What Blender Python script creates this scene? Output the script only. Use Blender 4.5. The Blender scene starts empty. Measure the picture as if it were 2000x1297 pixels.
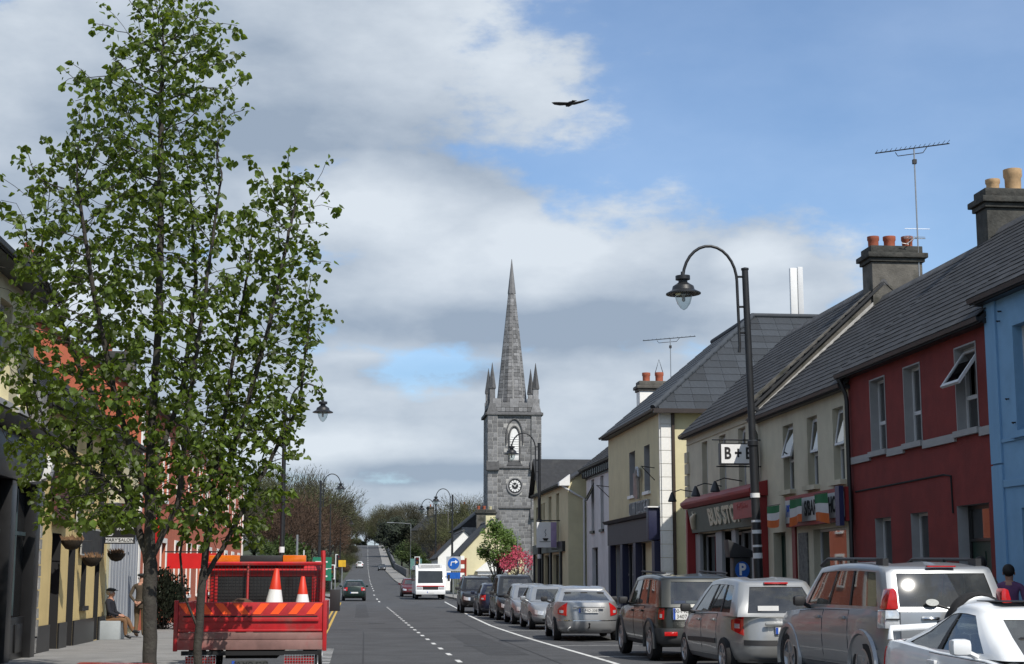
import bpy, bmesh, math, random
import numpy as np
from mathutils import Vector, Matrix, Euler
random.seed(7); rng = np.random.default_rng(11)
S = bpy.context.scene
C = S.collection
R = math.radians

# ---------------------------------------------------------------- camera
F_PX = 3000.0                                   # focal length in pixels of the 2000 px wide photograph
PITCH = math.atan(476.5 / F_PX); YAW = math.atan(310 * math.cos(PITCH) / F_PX)
cam_d = bpy.data.cameras.new('camera'); cam = bpy.data.objects.new('camera', cam_d); C.objects.link(cam)
cam_d.sensor_width = 36; cam_d.lens = 36 * F_PX / 2000; cam_d.clip_start = 0.1; cam_d.clip_end = 9000
cam.location = (0, 0, 1.6); cam.rotation_euler = (math.pi / 2 + PITCH, 0, -YAW)
S.camera = cam

# ---------------------------------------------------------------- sun, sky
TO_SUN = Vector((0.30, -0.60, 0.745)).normalized()
sun_d = bpy.data.lights.new('sun', 'SUN'); sun = bpy.data.objects.new('sun', sun_d); C.objects.link(sun)
sun_d.energy = 4.6; sun_d.angle = R(0.5); sun_d.color = (1.0, 0.95, 0.87)
sun.rotation_euler = TO_SUN.to_track_quat('Z', 'Y').to_euler(); sun.location = (0, -20, 40)
S.view_settings.view_transform = 'Standard'; S.view_settings.look = 'None'
S.view_settings.exposure = 0.0; S.view_settings.gamma = 1.0
S.render.engine = 'CYCLES'
S.cycles.max_bounces = 6; S.cycles.diffuse_bounces = 2; S.cycles.glossy_bounces = 3
S.cycles.transparent_max_bounces = 12; S.cycles.transmission_bounces = 4
S.cycles.caustics_reflective = False; S.cycles.caustics_refractive = False

def px_dir(x, y):
    v = Vector(((x - 1000) / F_PX, (648.5 - y) / F_PX, -1))
    return (cam.rotation_euler.to_matrix() @ v).normalized()

W = bpy.data.worlds.new('World'); S.world = W; W.use_nodes = True
nt = W.node_tree; nt.nodes.clear()
def wn(t, **k):
    n = nt.nodes.new(t)
    for a, b in k.items(): setattr(n, a, b)
    return n
def wm(op, a, b=None, c=None, clamp=False):
    n = wn('ShaderNodeMath', operation=op, use_clamp=clamp)
    for i, v in enumerate((a, b, c)):
        if v is None: continue
        if isinstance(v, (int, float)): n.inputs[i].default_value = v
        else: nt.links.new(v, n.inputs[i])
    return n.outputs[0]
def wmix(f, a, b):
    n = wn('ShaderNodeMix', data_type='RGBA')
    for i, v in ((0, f), (6, a), (7, b)):
        if isinstance(v, (int, float)): n.inputs[i].default_value = v
        elif isinstance(v, tuple): n.inputs[i].default_value = (*v, 1)
        else: nt.links.new(v, n.inputs[i])
    return n.outputs[2]
sky = wn('ShaderNodeTexSky', sky_type='NISHITA'); sky.sun_disc = False
sky.sun_elevation = math.asin(TO_SUN.z); sky.sun_rotation = math.atan2(TO_SUN.x, TO_SUN.y)
sky.air_density = 1.0; sky.dust_density = 0.3; sky.ozone_density = 2.0
tc = wn('ShaderNodeTexCoord'); sep = wn('ShaderNodeSeparateXYZ'); nt.links.new(tc.outputs['Generated'], sep.inputs[0])
az = wm('ARCTAN2', sep.outputs[0], sep.outputs[1]); el = wm('ARCSINE', sep.outputs[2])
def noise(scale, detail, rough, zs, off=0.0):
    mp = wn('ShaderNodeMapping'); mp.inputs['Scale'].default_value = (scale, scale, scale * zs); mp.inputs['Location'].default_value = (off, off * .7, off * .3)
    nt.links.new(tc.outputs['Generated'], mp.inputs[0])
    n = wn('ShaderNodeTexNoise'); n.inputs['Scale'].default_value = 1; n.inputs['Detail'].default_value = detail; n.inputs['Roughness'].default_value = rough
    nt.links.new(mp.outputs[0], n.inputs['Vector']); return n.outputs[0]
fb = noise(9, 7, .52, 1.9, 3.1); fine = noise(26, 6, .6, 2.2, 1.7); big = noise(2.6, 4, .5, 2.0, 8.2); shade = noise(7, 4, .5, 2.4, 5.3)
def blob(x, y, rx, ry):                          # a cloud bank around a direction of the sky
    d = px_dir(x, y); a0 = math.atan2(d.x, d.y); e0 = math.asin(d.z)
    u = wm('DIVIDE', wm('SUBTRACT', az, a0), rx / F_PX); v = wm('DIVIDE', wm('SUBTRACT', el, e0), ry / F_PX)
    return wm('SUBTRACT', 1.0, wm('SQRT', wm('ADD', wm('MULTIPLY', u, u), wm('MULTIPLY', v, v))))
def bmax(l):
    r = blob(*l[0])
    for b in l[1:]: r = wm('MAXIMUM', r, blob(*b))
    return r
banks = [(560, 90, 620, 330), (150, 330, 560, 330), (800, 390, 330, 130), (1130, 560, 500, 190), (1480, 560, 230, 110), (780, 590, 330, 110),
         (250, 800, 700, 260), (820, 860, 420, 120), (1180, 760, 320, 110), (1400, 920, 900, 130), (300, 620, 500, 200), (800, 990, 1200, 75)]
dens = bmax(banks)
inframe = blob(1000, 600, 1900, 1250)
outer = wm('SUBTRACT', wm('MULTIPLY', wm('SUBTRACT', big, .47), 5.0), wm('MULTIPLY', wm('MAXIMUM', wm('MULTIPLY', inframe, 3.0), 0.0), 1.5))
dens = wm('MAXIMUM', dens, wm('MINIMUM', outer, .8))
D = wm('ADD', dens, wm('ADD', wm('MULTIPLY', wm('SUBTRACT', fb, .5), 1.5), wm('MULTIPLY', wm('SUBTRACT', fine, .5), .8)))
ss = wn('ShaderNodeMapRange', interpolation_type='SMOOTHSTEP'); nt.links.new(D, ss.inputs[0])
ss.inputs[1].default_value = -.08; ss.inputs[2].default_value = .30; ss.inputs[3].default_value = .22; ss.inputs[4].default_value = .97
alpha = wm('MAXIMUM', ss.outputs[0], wm('SUBTRACT', .92, wm('MULTIPLY', wm('ABSOLUTE', el), 4.2)))   # the air whitens towards the horizon
bright = bmax([(880, 80, 330, 170), (1150, 480, 330, 110), (720, 390, 260, 100), (1470, 500, 120, 60), (640, 870, 300, 60), (60, 560, 330, 90)])
dark = bmax([(1000, 640, 560, 70), (330, 250, 420, 110), (830, 730, 260, 40), (1000, 925, 500, 35)])
br = wm('ADD', .42, wm('MULTIPLY', wm('SUBTRACT', shade, .5), 1.3))
br = wm('ADD', br, wm('MULTIPLY', wm('MAXIMUM', bright, 0.0), .75)); br = wm('SUBTRACT', br, wm('MULTIPLY', wm('MAXIMUM', dark, 0.0), .75))
br = wm('ADD', br, wm('ADD', wm('MULTIPLY', wm('SUBTRACT', fb, .5), 1.1), wm('MULTIPLY', wm('SUBTRACT', fine, .5), .5)), clamp=True)
cloudcol = wmix(br, (.33, .405, .51), (.73, .795, .865))
SKY_STRENGTH = 0.10
blue = wn('ShaderNodeMix', data_type='RGBA', blend_type='MULTIPLY'); blue.inputs[0].default_value = 1
nt.links.new(sky.outputs[0], blue.inputs[6]); blue.inputs[7].default_value = (1.12, 1.36, 1.58, 1)
cl10 = wn('ShaderNodeMix', data_type='RGBA', blend_type='MULTIPLY'); cl10.inputs[0].default_value = 1
nt.links.new(cloudcol, cl10.inputs[6]); k_ = 1 / SKY_STRENGTH; cl10.inputs[7].default_value = (k_, k_, k_, 1)
bg = wn('ShaderNodeBackground'); bg.inputs[1].default_value = SKY_STRENGTH
nt.links.new(wmix(alpha, blue.outputs[2], cl10.outputs[2]), bg.inputs[0])
wo = wn('ShaderNodeOutputWorld'); nt.links.new(bg.outputs[0], wo.inputs[0])

# ---------------------------------------------------------------- materials
MATS = {}
def mat(name, col, rough=.7, metal=0.0, var=.18, scale=3.0, bump=0.0, bscale=40.0, rnd=0.0, coat=0.0, stain=None, stain_amt=.5, streak=0.0, spec=.5, trans=None, grain=0.0, gscale=28.0):
    """procedural paint / stone / plaster: base colour varied by noise, per-piece variation, optional stains and fine relief"""
    if name in MATS: return MATS[name]
    m = bpy.data.materials.new(name); m.use_nodes = True; t = m.node_tree; L = t.links.new
    b = t.nodes['Principled BSDF']; b.inputs['Roughness'].default_value = rough; b.inputs['Metallic'].default_value = metal
    b.inputs['Coat Weight'].default_value = coat; b.inputs['Coat Roughness'].default_value = .04; b.inputs['Specular IOR Level'].default_value = spec
    tcn = t.nodes.new('ShaderNodeTexCoord')
    def nz(s, det=5, vec=None, zs=1.0):
        n = t.nodes.new('ShaderNodeTexNoise'); n.inputs['Scale'].default_value = s; n.inputs['Detail'].default_value = det; n.inputs['Roughness'].default_value = .6
        if zs != 1.0:
            mp = t.nodes.new('ShaderNodeMapping'); mp.inputs['Scale'].default_value = (1, 1, zs); L(tcn.outputs['Object'], mp.inputs[0]); L(mp.outputs[0], n.inputs['Vector'])
        else: L(tcn.outputs['Object'], n.inputs['Vector'])
        return n.outputs[0]
    def rng_(s, a, b_, c, d):
        n = t.nodes.new('ShaderNodeMapRange'); L(s, n.inputs[0])
        for i, v in enumerate((a, b_, c, d)): n.inputs[i + 1].default_value = v
        return n.outputs[0]
    def mx(f, a, c, blend='MIX'):
        n = t.nodes.new('ShaderNodeMix'); n.data_type = 'RGBA'; n.blend_type = blend
        for i, v in ((0, f), (6, a), (7, c)):
            if isinstance(v, (int, float)): n.inputs[i].default_value = v
            elif isinstance(v, tuple): n.inputs[i].default_value = (*v[:3], 1)
            else: L(v, n.inputs[i])
        return n.outputs[2]
    out = tuple(col)
    if var > 0:
        f = rng_(nz(scale), .3, .7, 0, 1)
        out = mx(f, tuple(c * (1 - var) for c in col), tuple(min(1, c * (1 + var * .8)) for c in col))
    if rnd > 0:
        oi = t.nodes.new('ShaderNodeObjectInfo'); ge = t.nodes.new('ShaderNodeNewGeometry')
        ad = t.nodes.new('ShaderNodeMath'); ad.operation = 'ADD'; L(oi.outputs['Random'], ad.inputs[0]); L(ge.outputs['Random Per Island'], ad.inputs[1])
        fr = t.nodes.new('ShaderNodeMath'); fr.operation = 'FRACT'; L(ad.outputs[0], fr.inputs[0])
        v = rng_(fr.outputs[0], 0, 1, 1 - rnd, 1 + rnd)
        cb = t.nodes.new('ShaderNodeCombineXYZ')
        for i in range(3): L(v, cb.inputs[i])
        out = mx(1.0, out, cb.outputs[0], 'MULTIPLY')
    if stain:
        out = mx(rng_(nz(scale * .45, 6, zs=(1 - streak) if streak else 1.0), .52, .68, 0, stain_amt), out, stain)
    if grain:                                      # fine stone chips
        g_ = rng_(nz(gscale, 3), .3, .7, 1 - grain, 1 + grain); cg_ = t.nodes.new('ShaderNodeCombineXYZ')
        for i in range(3): L(g_, cg_.inputs[i])
        out = mx(1.0, out, cg_.outputs[0], 'MULTIPLY')
    if isinstance(out, tuple): b.inputs['Base Color'].default_value = (*out, 1)
    else: L(out, b.inputs['Base Color'])
    if bump > 0:
        bp = t.nodes.new('ShaderNodeBump'); bp.inputs['Strength'].default_value = bump; bp.inputs['Distance'].default_value = .02
        L(nz(bscale, 4), bp.inputs['Height']); L(bp.outputs[0], b.inputs['Normal'])
    if trans:                                      # leaves let light through
        tr = t.nodes.new('ShaderNodeBsdfTranslucent'); tr.inputs[0].default_value = (*trans, 1)
        ms = t.nodes.new('ShaderNodeMixShader'); ms.inputs[0].default_value = .35
        L(b.outputs[0], ms.inputs[1]); L(tr.outputs[0], ms.inputs[2]); L(ms.outputs[0], t.nodes['Material Output'].inputs[0])
    MATS[name] = m; return m
def glass(name, tint=(.35, .4, .4), amount=.6, rough=.02, refl=.09, dust=0.0):
    """pane: clear coat reflections over a tinted see-through body"""
    if name in MATS: return MATS[name]
    m = bpy.data.materials.new(name); m.use_nodes = True; t = m.node_tree; L = t.links.new; t.nodes.remove(t.nodes['Principled BSDF'])
    tr = t.nodes.new('ShaderNodeBsdfTransparent'); tr.inputs[0].default_value = (*(c * amount for c in tint), 1)
    gl = t.nodes.new('ShaderNodeBsdfGlossy'); gl.inputs['Roughness'].default_value = rough
    fr = t.nodes.new('ShaderNodeLayerWeight'); fr.inputs[0].default_value = .5
    pw = t.nodes.new('ShaderNodeMath'); pw.operation = 'POWER'; pw.inputs[1].default_value = 3.0; L(fr.outputs['Facing'], pw.inputs[0])
    ad = t.nodes.new('ShaderNodeMath'); ad.operation = 'MULTIPLY_ADD'; ad.inputs[1].default_value = .75; ad.inputs[2].default_value = refl; L(pw.outputs[0], ad.inputs[0])
    ms = t.nodes.new('ShaderNodeMixShader'); L(ad.outputs[0], ms.inputs[0]); L(tr.outputs[0], ms.inputs[1]); L(gl.outputs[0], ms.inputs[2])
    if dust:                                       # thin film of road dust, patchy
        df = t.nodes.new('ShaderNodeBsdfDiffuse'); df.inputs[0].default_value = (.32, .32, .30, 1); nz = t.nodes.new('ShaderNodeTexNoise'); nz.inputs['Scale'].default_value = 4; nz.inputs['Detail'].default_value = 5
        tcn = t.nodes.new('ShaderNodeTexCoord'); L(tcn.outputs['Object'], nz.inputs['Vector']); ml = t.nodes.new('ShaderNodeMath'); ml.operation = 'MULTIPLY'; ml.inputs[1].default_value = dust * 2; L(nz.outputs[0], ml.inputs[0])
        m2 = t.nodes.new('ShaderNodeMixShader'); L(ml.outputs[0], m2.inputs[0]); L(ms.outputs[0], m2.inputs[1]); L(df.outputs[0], m2.inputs[2]); ms = m2
    L(ms.outputs[0], t.nodes['Material Output'].inputs[0]); MATS[name] = m; return m

# ---------------------------------------------------------------- mesh helpers
class MB:
    """collects shapes; build() links them as ONE mesh object"""
    def __init__(s): s.v = []; s.f = []; s.m = []; s.cm = 0
    def add(s, vs, fs, m=None):
        o = len(s.v); s.v += [tuple(v) for v in vs]; s.f += [tuple(i + o for i in f) for f in fs]; s.m += [s.cm if m is None else m] * len(fs); return s
    def box(s, x0, x1, y0, y1, z0, z1, m=None):
        return s.add([(x0, y0, z0), (x1, y0, z0), (x1, y1, z0), (x0, y1, z0), (x0, y0, z1), (x1, y0, z1), (x1, y1, z1), (x0, y1, z1)],
                     [(0, 3, 2, 1), (4, 5, 6, 7), (0, 1, 5, 4), (1, 2, 6, 5), (2, 3, 7, 6), (3, 0, 4, 7)], m)
    def tube(s, pts, r, n=8, m=None, cap=True):
        pts = [Vector(p) for p in pts]; k = len(pts); rs = r if isinstance(r, (list, tuple)) else [r] * k
        vs = []; fs = []; up = None
        for i, p in enumerate(pts):
            d = (pts[min(i + 1, k - 1)] - pts[max(i - 1, 0)]).normalized()
            if up is None: up = d.orthogonal().normalized()
            up = (up - d * up.dot(d)); up = up.normalized() if up.length > 1e-5 else d.orthogonal().normalized()
            w = d.cross(up)
            for j in range(n):
                a = 2 * math.pi * j / n; vs.append(p + (up * math.cos(a) + w * math.sin(a)) * rs[i])
        for i in range(k - 1):
            for j in range(n):
                a = i * n + j; b = i * n + (j + 1) % n; fs.append((a, b, b + n, a + n))
        if cap: fs.append(tuple(range(n - 1, -1, -1))); fs.append(tuple(range((k - 1) * n, k * n)))
        return s.add(vs, fs, m)
    def lathe(s, prof, n=16, c=(0, 0, 0), axis='z', m=None, cap=True):
        vs = []; fs = []; k = len(prof)
        for r, z in prof:
            for j in range(n):
                a = 2 * math.pi * j / n; x, y = r * math.cos(a), r * math.sin(a)
                p = (x, y, z) if axis == 'z' else ((x, z, y) if axis == 'y' else (z, x, y))
                vs.append((p[0] + c[0], p[1] + c[1], p[2] + c[2]))
        for i in range(k - 1):
            for j in range(n):
                a = i * n + j; b = i * n + (j + 1) % n; fs.append((a, b, b + n, a + n))
        if cap: fs.append(tuple(range(n - 1, -1, -1))); fs.append(tuple(range((k - 1) * n, k * n)))
        return s.add(vs, fs, m)
    def prism(s, poly, a, b, axis='y', m=None):
        """2D polygon extruded from a to b; axis y: poly in (x,z); axis x: poly in (y,z); axis z: poly in (x,y)"""
        n = len(poly)
        def P(u, v, w): return (u, w, v) if axis == 'y' else ((w, u, v) if axis == 'x' else (u, v, w))
        vs = [P(u, v, a) for u, v in poly] + [P(u, v, b) for u, v in poly]
        fs = [tuple(range(n)), tuple(range(2 * n - 1, n - 1, -1))] + [(i, i + n, (i + 1) % n + n, (i + 1) % n) for i in range(n)]
        return s.add(vs, fs, m)
    def ball(s, c, r, n=10, m=None):
        r = r if isinstance(r, (tuple, list)) else (r, r, r); vs = []; fs = []; h = n // 2 + 1
        for i in range(h + 1):
            t = math.pi * i / h
            for j in range(n):
                a = 2 * math.pi * j / n; vs.append((c[0] + r[0] * math.sin(t) * math.cos(a), c[1] + r[1] * math.sin(t) * math.sin(a), c[2] + r[2] * math.cos(t)))
        for i in range(h):
            for j in range(n): a = i * n + j; b = i * n + (j + 1) % n; fs.append((a, a + n, b + n, b))
        return s.add(vs, fs, m)
    def build(s, name, mats, parent=None, smooth=None, bevel=0.0, loc=None, rot=None, fix=True):
        me = bpy.data.meshes.new(name); me.from_pydata(s.v, [], s.f)
        mats = mats if isinstance(mats, (list, tuple)) else [mats]
        for m in mats: me.materials.append(m)
        if len(mats) > 1: me.polygons.foreach_set('material_index', s.m)
        if fix or bevel:
            bm = bmesh.new(); bm.from_mesh(me)
            if smooth is not None: bmesh.ops.remove_doubles(bm, verts=bm.verts, dist=1e-5)
            bmesh.ops.dissolve_degenerate(bm, dist=1e-6, edges=bm.edges)
            bmesh.ops.recalc_face_normals(bm, faces=bm.faces)
            if bevel:
                es = [e for e in bm.edges if len(e.link_faces) == 2 and e.calc_face_angle(0) > .5]
                bmesh.ops.bevel(bm, geom=es, offset=bevel, segments=2, affect='EDGES', profile=.6, clamp_overlap=True)
            bm.to_mesh(me); bm.free()
        if smooth is not None or bevel:
            me.polygons.foreach_set('use_smooth', [True] * len(me.polygons)); me.set_sharp_from_angle(angle=R(smooth or 35))
        me.update(); return mo(name, me, parent, loc, rot)
def mo(name, me, parent=None, loc=None, rot=None, scale=None):
    o = bpy.data.objects.new(name, me); C.objects.link(o); o.parent = parent
    if loc is not None: o.location = loc
    if rot is not None: o.rotation_euler = rot
    if scale is not None: o.scale = scale
    return o
def thing(name, label, cat, loc=(0, 0, 0), rz=0.0, group=None):
    o = bpy.data.objects.new(name, None); C.objects.link(o); o.location = loc; o.rotation_euler = (0, 0, rz); o.empty_display_size = .2
    return tag(o, label, cat, group)
def tag(o, label, cat=None, group=None, kind=None):
    o['label'] = label
    if cat: o['category'] = cat
    if group: o['group'] = group
    if kind: o['kind'] = kind
    return o
def struct(o): o['kind'] = 'structure'; return o
def clone(o, parent=None):
    c = o.copy(); C.objects.link(c); c.parent = parent
    for ch in o.children: clone(ch, c)
    return c
_unit = {}
def unit_box(m, bev=.0):
    if (m.name, bev) in _unit: return _unit[(m.name, bev)]
    b = MB(); b.box(-.5, .5, -.5, .5, -.5, .5); o = b.build('piece', m); me = o.data; bpy.data.objects.remove(o); _unit[(m.name, bev)] = me; return me
def pieces(name, boxes, m, parent, limit=300):
    """boxes: (matrix-free) list of (centre, size, euler); the largest get objects of their own, the rest join into one stuff part"""
    boxes = list(boxes); keep, rest = boxes[:limit], boxes[limit:]; me = unit_box(m)
    for c, s, r in keep: mo(name, me, parent, c, r, s)
    if rest:
        q = MB()
        for c, s, r in rest:
            M = Matrix.LocRotScale(Vector(c), Euler(r), Vector(s)); t = MB().box(-.5, .5, -.5, .5, -.5, .5); q.add([M @ Vector(v) for v in t.v], t.f)
        o = q.build(name + '_field', m, parent, fix=False); o['kind'] = 'stuff'
def bx(name, boxes, m, parent):
    """each box (x0,x1,y0,y1,z0,z1) is a part of its own"""
    me = unit_box(m)
    for a, b, c, d, e, f in boxes: mo(name, me, parent, ((a + b) / 2, (c + d) / 2, (e + f) / 2), None, (b - a, d - c, f - e))
def text(body, size, m, parent, loc, rot, extrude=.004, name='lettering', align='CENTER', sx=1.0, bold=0.0):
    cu = bpy.data.curves.new('t', 'FONT'); cu.body = body; cu.size = size; cu.extrude = extrude; cu.align_x = align; cu.align_y = 'CENTER'; cu.offset = bold; cu.resolution_u = 3
    o = bpy.data.objects.new('t', cu); C.objects.link(o); dg = bpy.context.evaluated_depsgraph_get(); dg.update()
    me = bpy.data.meshes.new_from_object(o.evaluated_get(dg)); bpy.data.objects.remove(o); bpy.data.curves.remove(cu)
    me.materials.clear(); me.materials.append(m)
    return mo(name, me, parent, loc, rot, (sx, 1, 1))
def sstep(a, b, x): t = min(1, max(0, (x - a) / (b - a))); return t * t * (3 - 2 * t)
def lerp(a, b, t): return a + (b - a) * t
def interp(pts, x):
    if x <= pts[0][0]: return pts[0][1]
    for (a, b), (c, d) in zip(pts, pts[1:]):
        if x <= c: return lerp(b, d, (x - a) / (c - a))
    return pts[-1][1]
def ground(y):                                    # height of the street along its length
    return float(np.interp(y, G_Y, G_Z))
_gy = np.array([-100, 26, 46, 105, 150, 230, 366, 470, 560, 640, 4000.]); _gz = np.array([0, 0, -.14, -.12, .15, 1.0, 3.3, 8.2, 12.6, 13.4, 13.4])
G_Y = np.arange(-100, 900, 2.0); G_Z = np.convolve(np.pad(np.interp(G_Y, _gy, _gz), 6, 'edge'), np.ones(13) / 13, 'valid')
def centre(y): return float(np.interp(y, [0, 110, 200, 366, 560, 700], [2.1, 1.8, 2.2, 3.4, 5.0, 6.0]))
# ---------------------------------------------------------------- palette
M_asphalt = mat('asphalt', (.062, .063, .066), .9, var=.28, scale=.7, bump=.5, bscale=90, stain=(.042, .042, .044), stain_amt=.6, grain=.32)
M_pave = mat('pavement_concrete', (.23, .225, .215), .9, var=.15, scale=1.5, bump=.3, bscale=60, stain=(.13, .125, .12), stain_amt=.5, grain=.15)
M_kerb = mat('kerb_stone', (.25, .245, .235), .85, var=.2, scale=6, rnd=.15, bump=.3)
M_grass = mat('grass', (.045, .055, .024), .95, var=.4, scale=.25, bump=.6, bscale=8)
M_white_paint = mat('road_paint_white', (.62, .62, .6), .75, var=.2, scale=9, stain=(.2, .2, .2), stain_amt=.7)
M_yellow_paint = mat('road_paint_yellow', (.55, .36, .06), .75, var=.2, scale=9, stain=(.2, .17, .1), stain_amt=.7)
M_slate = mat('roof_slate', (.023, .0245, .028), .8, var=.3, scale=5, rnd=.45, bump=.25, bscale=50, stain=(.06, .06, .055), stain_amt=.25)
M_slate_light = mat('roof_tile_grey', (.030, .036, .044), .75, var=.2, scale=4, rnd=.28, bump=.2, bscale=50)
M_rooffelt = mat('roof_base', (.03, .032, .036), .9)
M_red = mat('red_render', (.185, .024, .020), .88, var=.2, scale=2.2, bump=.35, bscale=35, stain=(.12, .017, .015), stain_amt=.7, streak=.75)
M_blue = mat('blue_render', (.20, .38, .58), .85, var=.10, scale=2, bump=.3, bscale=35, stain=(.115, .25, .43), stain_amt=.4)
M_cream = mat('cream_render', (.56, .52, .40), .9, var=.10, scale=1.6, bump=.35, bscale=35, stain=(.38, .345, .255), stain_amt=.7, streak=.8)
M_cream2 = mat('pale_cream_render', (.57, .53, .41), .9, var=.10, scale=1.9, bump=.35, bscale=35, stain=(.40, .36, .27), stain_amt=.7, streak=.8)
M_yellow = mat('pale_yellow_render', (.62, .565, .36), .9, var=.08, scale=1.7, bump=.25, bscale=35, stain=(.50, .445, .27), stain_amt=.4, streak=.8)
M_pub = mat('pub_yellow_render', (.66, .50, .22), .9, var=.10, scale=1.7, bump=.35, bscale=30, stain=(.42, .31, .14), stain_amt=.5, streak=.8)
M_whitewall = mat('white_render', (.68, .68, .68), .9, var=.10, scale=1.6, bump=.35, bscale=30, stain=(.48, .48, .47), stain_amt=.5, streak=.8)
M_coral = mat('coral_render', (.46, .125, .066), .88, var=.12, scale=1.6, bump=.3, bscale=30, stain=(.34, .09, .05), stain_amt=.4, streak=.8)
M_white = mat('white_gloss_paint', (.78, .78, .77), .4, var=.06, scale=4)
M_quoin = mat('white_quoin_paint', (.80, .79, .75), .7, var=.06, scale=4, bump=.1, rnd=.03)
M_black = mat('black_gloss_paint', (.012, .012, .013), .38, var=.3, scale=4)
M_iron = mat('black_iron', (.014, .015, .017), .45, var=.3, scale=6, bump=.1)
M_dark = mat('dark_interior', (.012, .012, .013), .9, var=0)
M_grey = mat('grey_metal', (.30, .31, .32), .45, .6, var=.1)
M_galv = mat('galvanised_metal', (.38, .39, .40), .4, .7, var=.15, scale=9)
M_stone = mat('limestone_block', (.20, .20, .205), .9, var=.3, scale=2.5, rnd=.38, bump=.6, bscale=16, stain=(.10, .10, .10), stain_amt=.4)
M_stone_dark = mat('dark_stone_trim', (.095, .095, .098), .9, var=.3, scale=3, rnd=.2, bump=.5, bscale=16)
M_mortar = mat('lime_mortar', (.40, .395, .38), .95, var=.25, scale=4, bump=.4, bscale=25)
M_chim = mat('weathered_cement', (.115, .108, .095), .95, var=.3, scale=3, bump=.7, bscale=22, stain=(.035, .037, .028), stain_amt=.9)
M_chimdark = mat('sooty_cement', (.05, .05, .045), .95, var=.4, scale=5, bump=1.0, bscale=14, stain=(.11, .10, .085), stain_amt=.5)
M_terra = mat('terracotta', (.38, .105, .055), .8, var=.2, scale=8, rnd=.15, bump=.2)
M_buff = mat('buff_clay', (.52, .34, .18), .8, var=.2, scale=8, rnd=.1, bump=.2)
M_winframe = mat('window_white', (.62, .63, .64), .45, var=.06)
M_winbrown = mat('window_dark', (.03, .028, .027), .5, var=.1)
M_reveal = mat('painted_reveal_grey', (.34, .34, .34), .85, var=.1, scale=3)
M_pane = glass('house_glass', (.55, .6, .62), .5, .02, .2)
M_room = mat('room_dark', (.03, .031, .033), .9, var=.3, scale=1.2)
M_curtain = mat('net_curtain', (.28, .28, .28), .9, var=.2, scale=9)
M_rubber = mat('rubber', (.013, .013, .014), .85, var=.2, scale=9, bump=.2)
M_plastic = mat('black_plastic', (.02, .02, .022), .55, var=.15, bump=.1, bscale=120)
M_plate = mat('number_plate_white', (.75, .75, .74), .4, var=.05)
M_ink = mat('black_ink', (.01, .01, .01), .6, var=0)
M_eublue = mat('plate_blue', (.02, .08, .42), .5, var=0)
M_redplastic = mat('red_lens', (.48, .012, .012), .12, var=.15, scale=14, coat=.6)
M_amber = mat('amber_lens', (.70, .16, .01), .15, var=.15, scale=14, coat=.6)
M_clear = mat('clear_lens', (.62, .64, .66), .08, .35, var=.25, scale=18, coat=.8)
M_carglass = glass('car_glass', (.55, .60, .58), .62, .022, .10, .10)
M_seat = mat('seat_cloth', (.035, .036, .04), .9, var=.2)
M_alloy = mat('alloy_wheel', (.42, .43, .44), .35, .8, var=.12, scale=9)
M_chrome = mat('bright_metal', (.6, .6, .6), .15, 1.0, var=0)

# ---------------------------------------------------------------- terrain, road, pavements
def lateral(x, y):
    d = abs(x - centre(y)); a = sstep(11, 70, d)
    return a * (sstep(150, 300, y) * (6.0 if x > 0 else 3.0)) + sstep(60, 700, d) * 8 * sstep(60, 300, y)
b = MB(); xs = [-2500, -900, -400, -200, -120, -80, -55, -35, -25, -16, -10, -6, -2, 2, 6, 10, 14, 20, 30, 45, 65, 90, 130, 220, 420, 900, 2500]
ys = [-80, -30] + list(range(0, 140, 20)) + list(range(140, 660, 20)) + [700, 800, 1000, 1500, 2500, 5000]
for y in ys:
    for x in xs: b.v.append((x, y, (ground(min(y, 890))) - .09 + lateral(x, y)))
n = len(xs)
b.f = [(i * n + j, i * n + j + 1, (i + 1) * n + j + 1, (i + 1) * n + j) for i in range(len(ys) - 1) for j in range(n - 1)]; b.m = [0] * len(b.f)
terr = struct(b.build('ground', M_grass, smooth=60))

def kerb_l(y): return float(np.interp(y, [-40, 15.6, 16.6, 22.2, 22.9, 33, 34.5, 105, 150, 800], [-2.75, -2.75, -1.4, -1.4, -2.75, -2.75, -1.25, -1.2, centre(150) - 3.6, centre(800) - 3.6]))if y < 150 else centre(y) - 3.6
def kerb_r(y): return (8.75 if y < 92 else float(np.interp(y, [92, 101, 124, 140, 170], [8.75, 7.6, 7.0, 5.4, centre(170) + 3.5]))) if y < 170 else centre(y) + 3.5
def strip(name, fa, fb, y0, y1, dz, m, step=2.0, thick=0.0, parent=None):
    q = MB(); yy = list(np.arange(y0, y1 + .01, step))
    for y in yy:
        za = ground(y) + dz; q.v += [(fa(y), y, za), (fb(y), y, za)]
        if thick: q.v += [(fa(y), y, za - thick), (fb(y), y, za - thick)]
    k = 4 if thick else 2
    for i in range(len(yy) - 1):
        a = i * k; c = a + k; q.f.append((a, a + 1, c + 1, c))
        if thick: q.f += [(a, c, c + 2, a + 2), (a + 1, a + 3, c + 3, c + 1)]
    if thick: q.f += [(0, 2, 3, 1), (len(q.v) - 4, len(q.v) - 3, len(q.v) - 1, len(q.v) - 2)]
    q.m = [0] * len(q.f); return q.build(name, m, parent)
road = struct(strip('road', lambda y: kerb_l(y) - .25, lambda y: kerb_r(y) + .25, -30, 640, 0.0, M_asphalt))
side_road = struct(strip('side_road', lambda y: 8.7, lambda y: 70, 85, 101, -.004, M_asphalt))
pl = struct(strip('pavement', lambda y: kerb_l(y) - .12, lambda y: min(kerb_l(y) - .6, -9.0), -20, 130, .12, M_pave, .5, .2))
pr = struct(strip('pavement', lambda y: 8.87, lambda y: 16, -20, 84, .12, M_pave, 2, .2))
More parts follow.
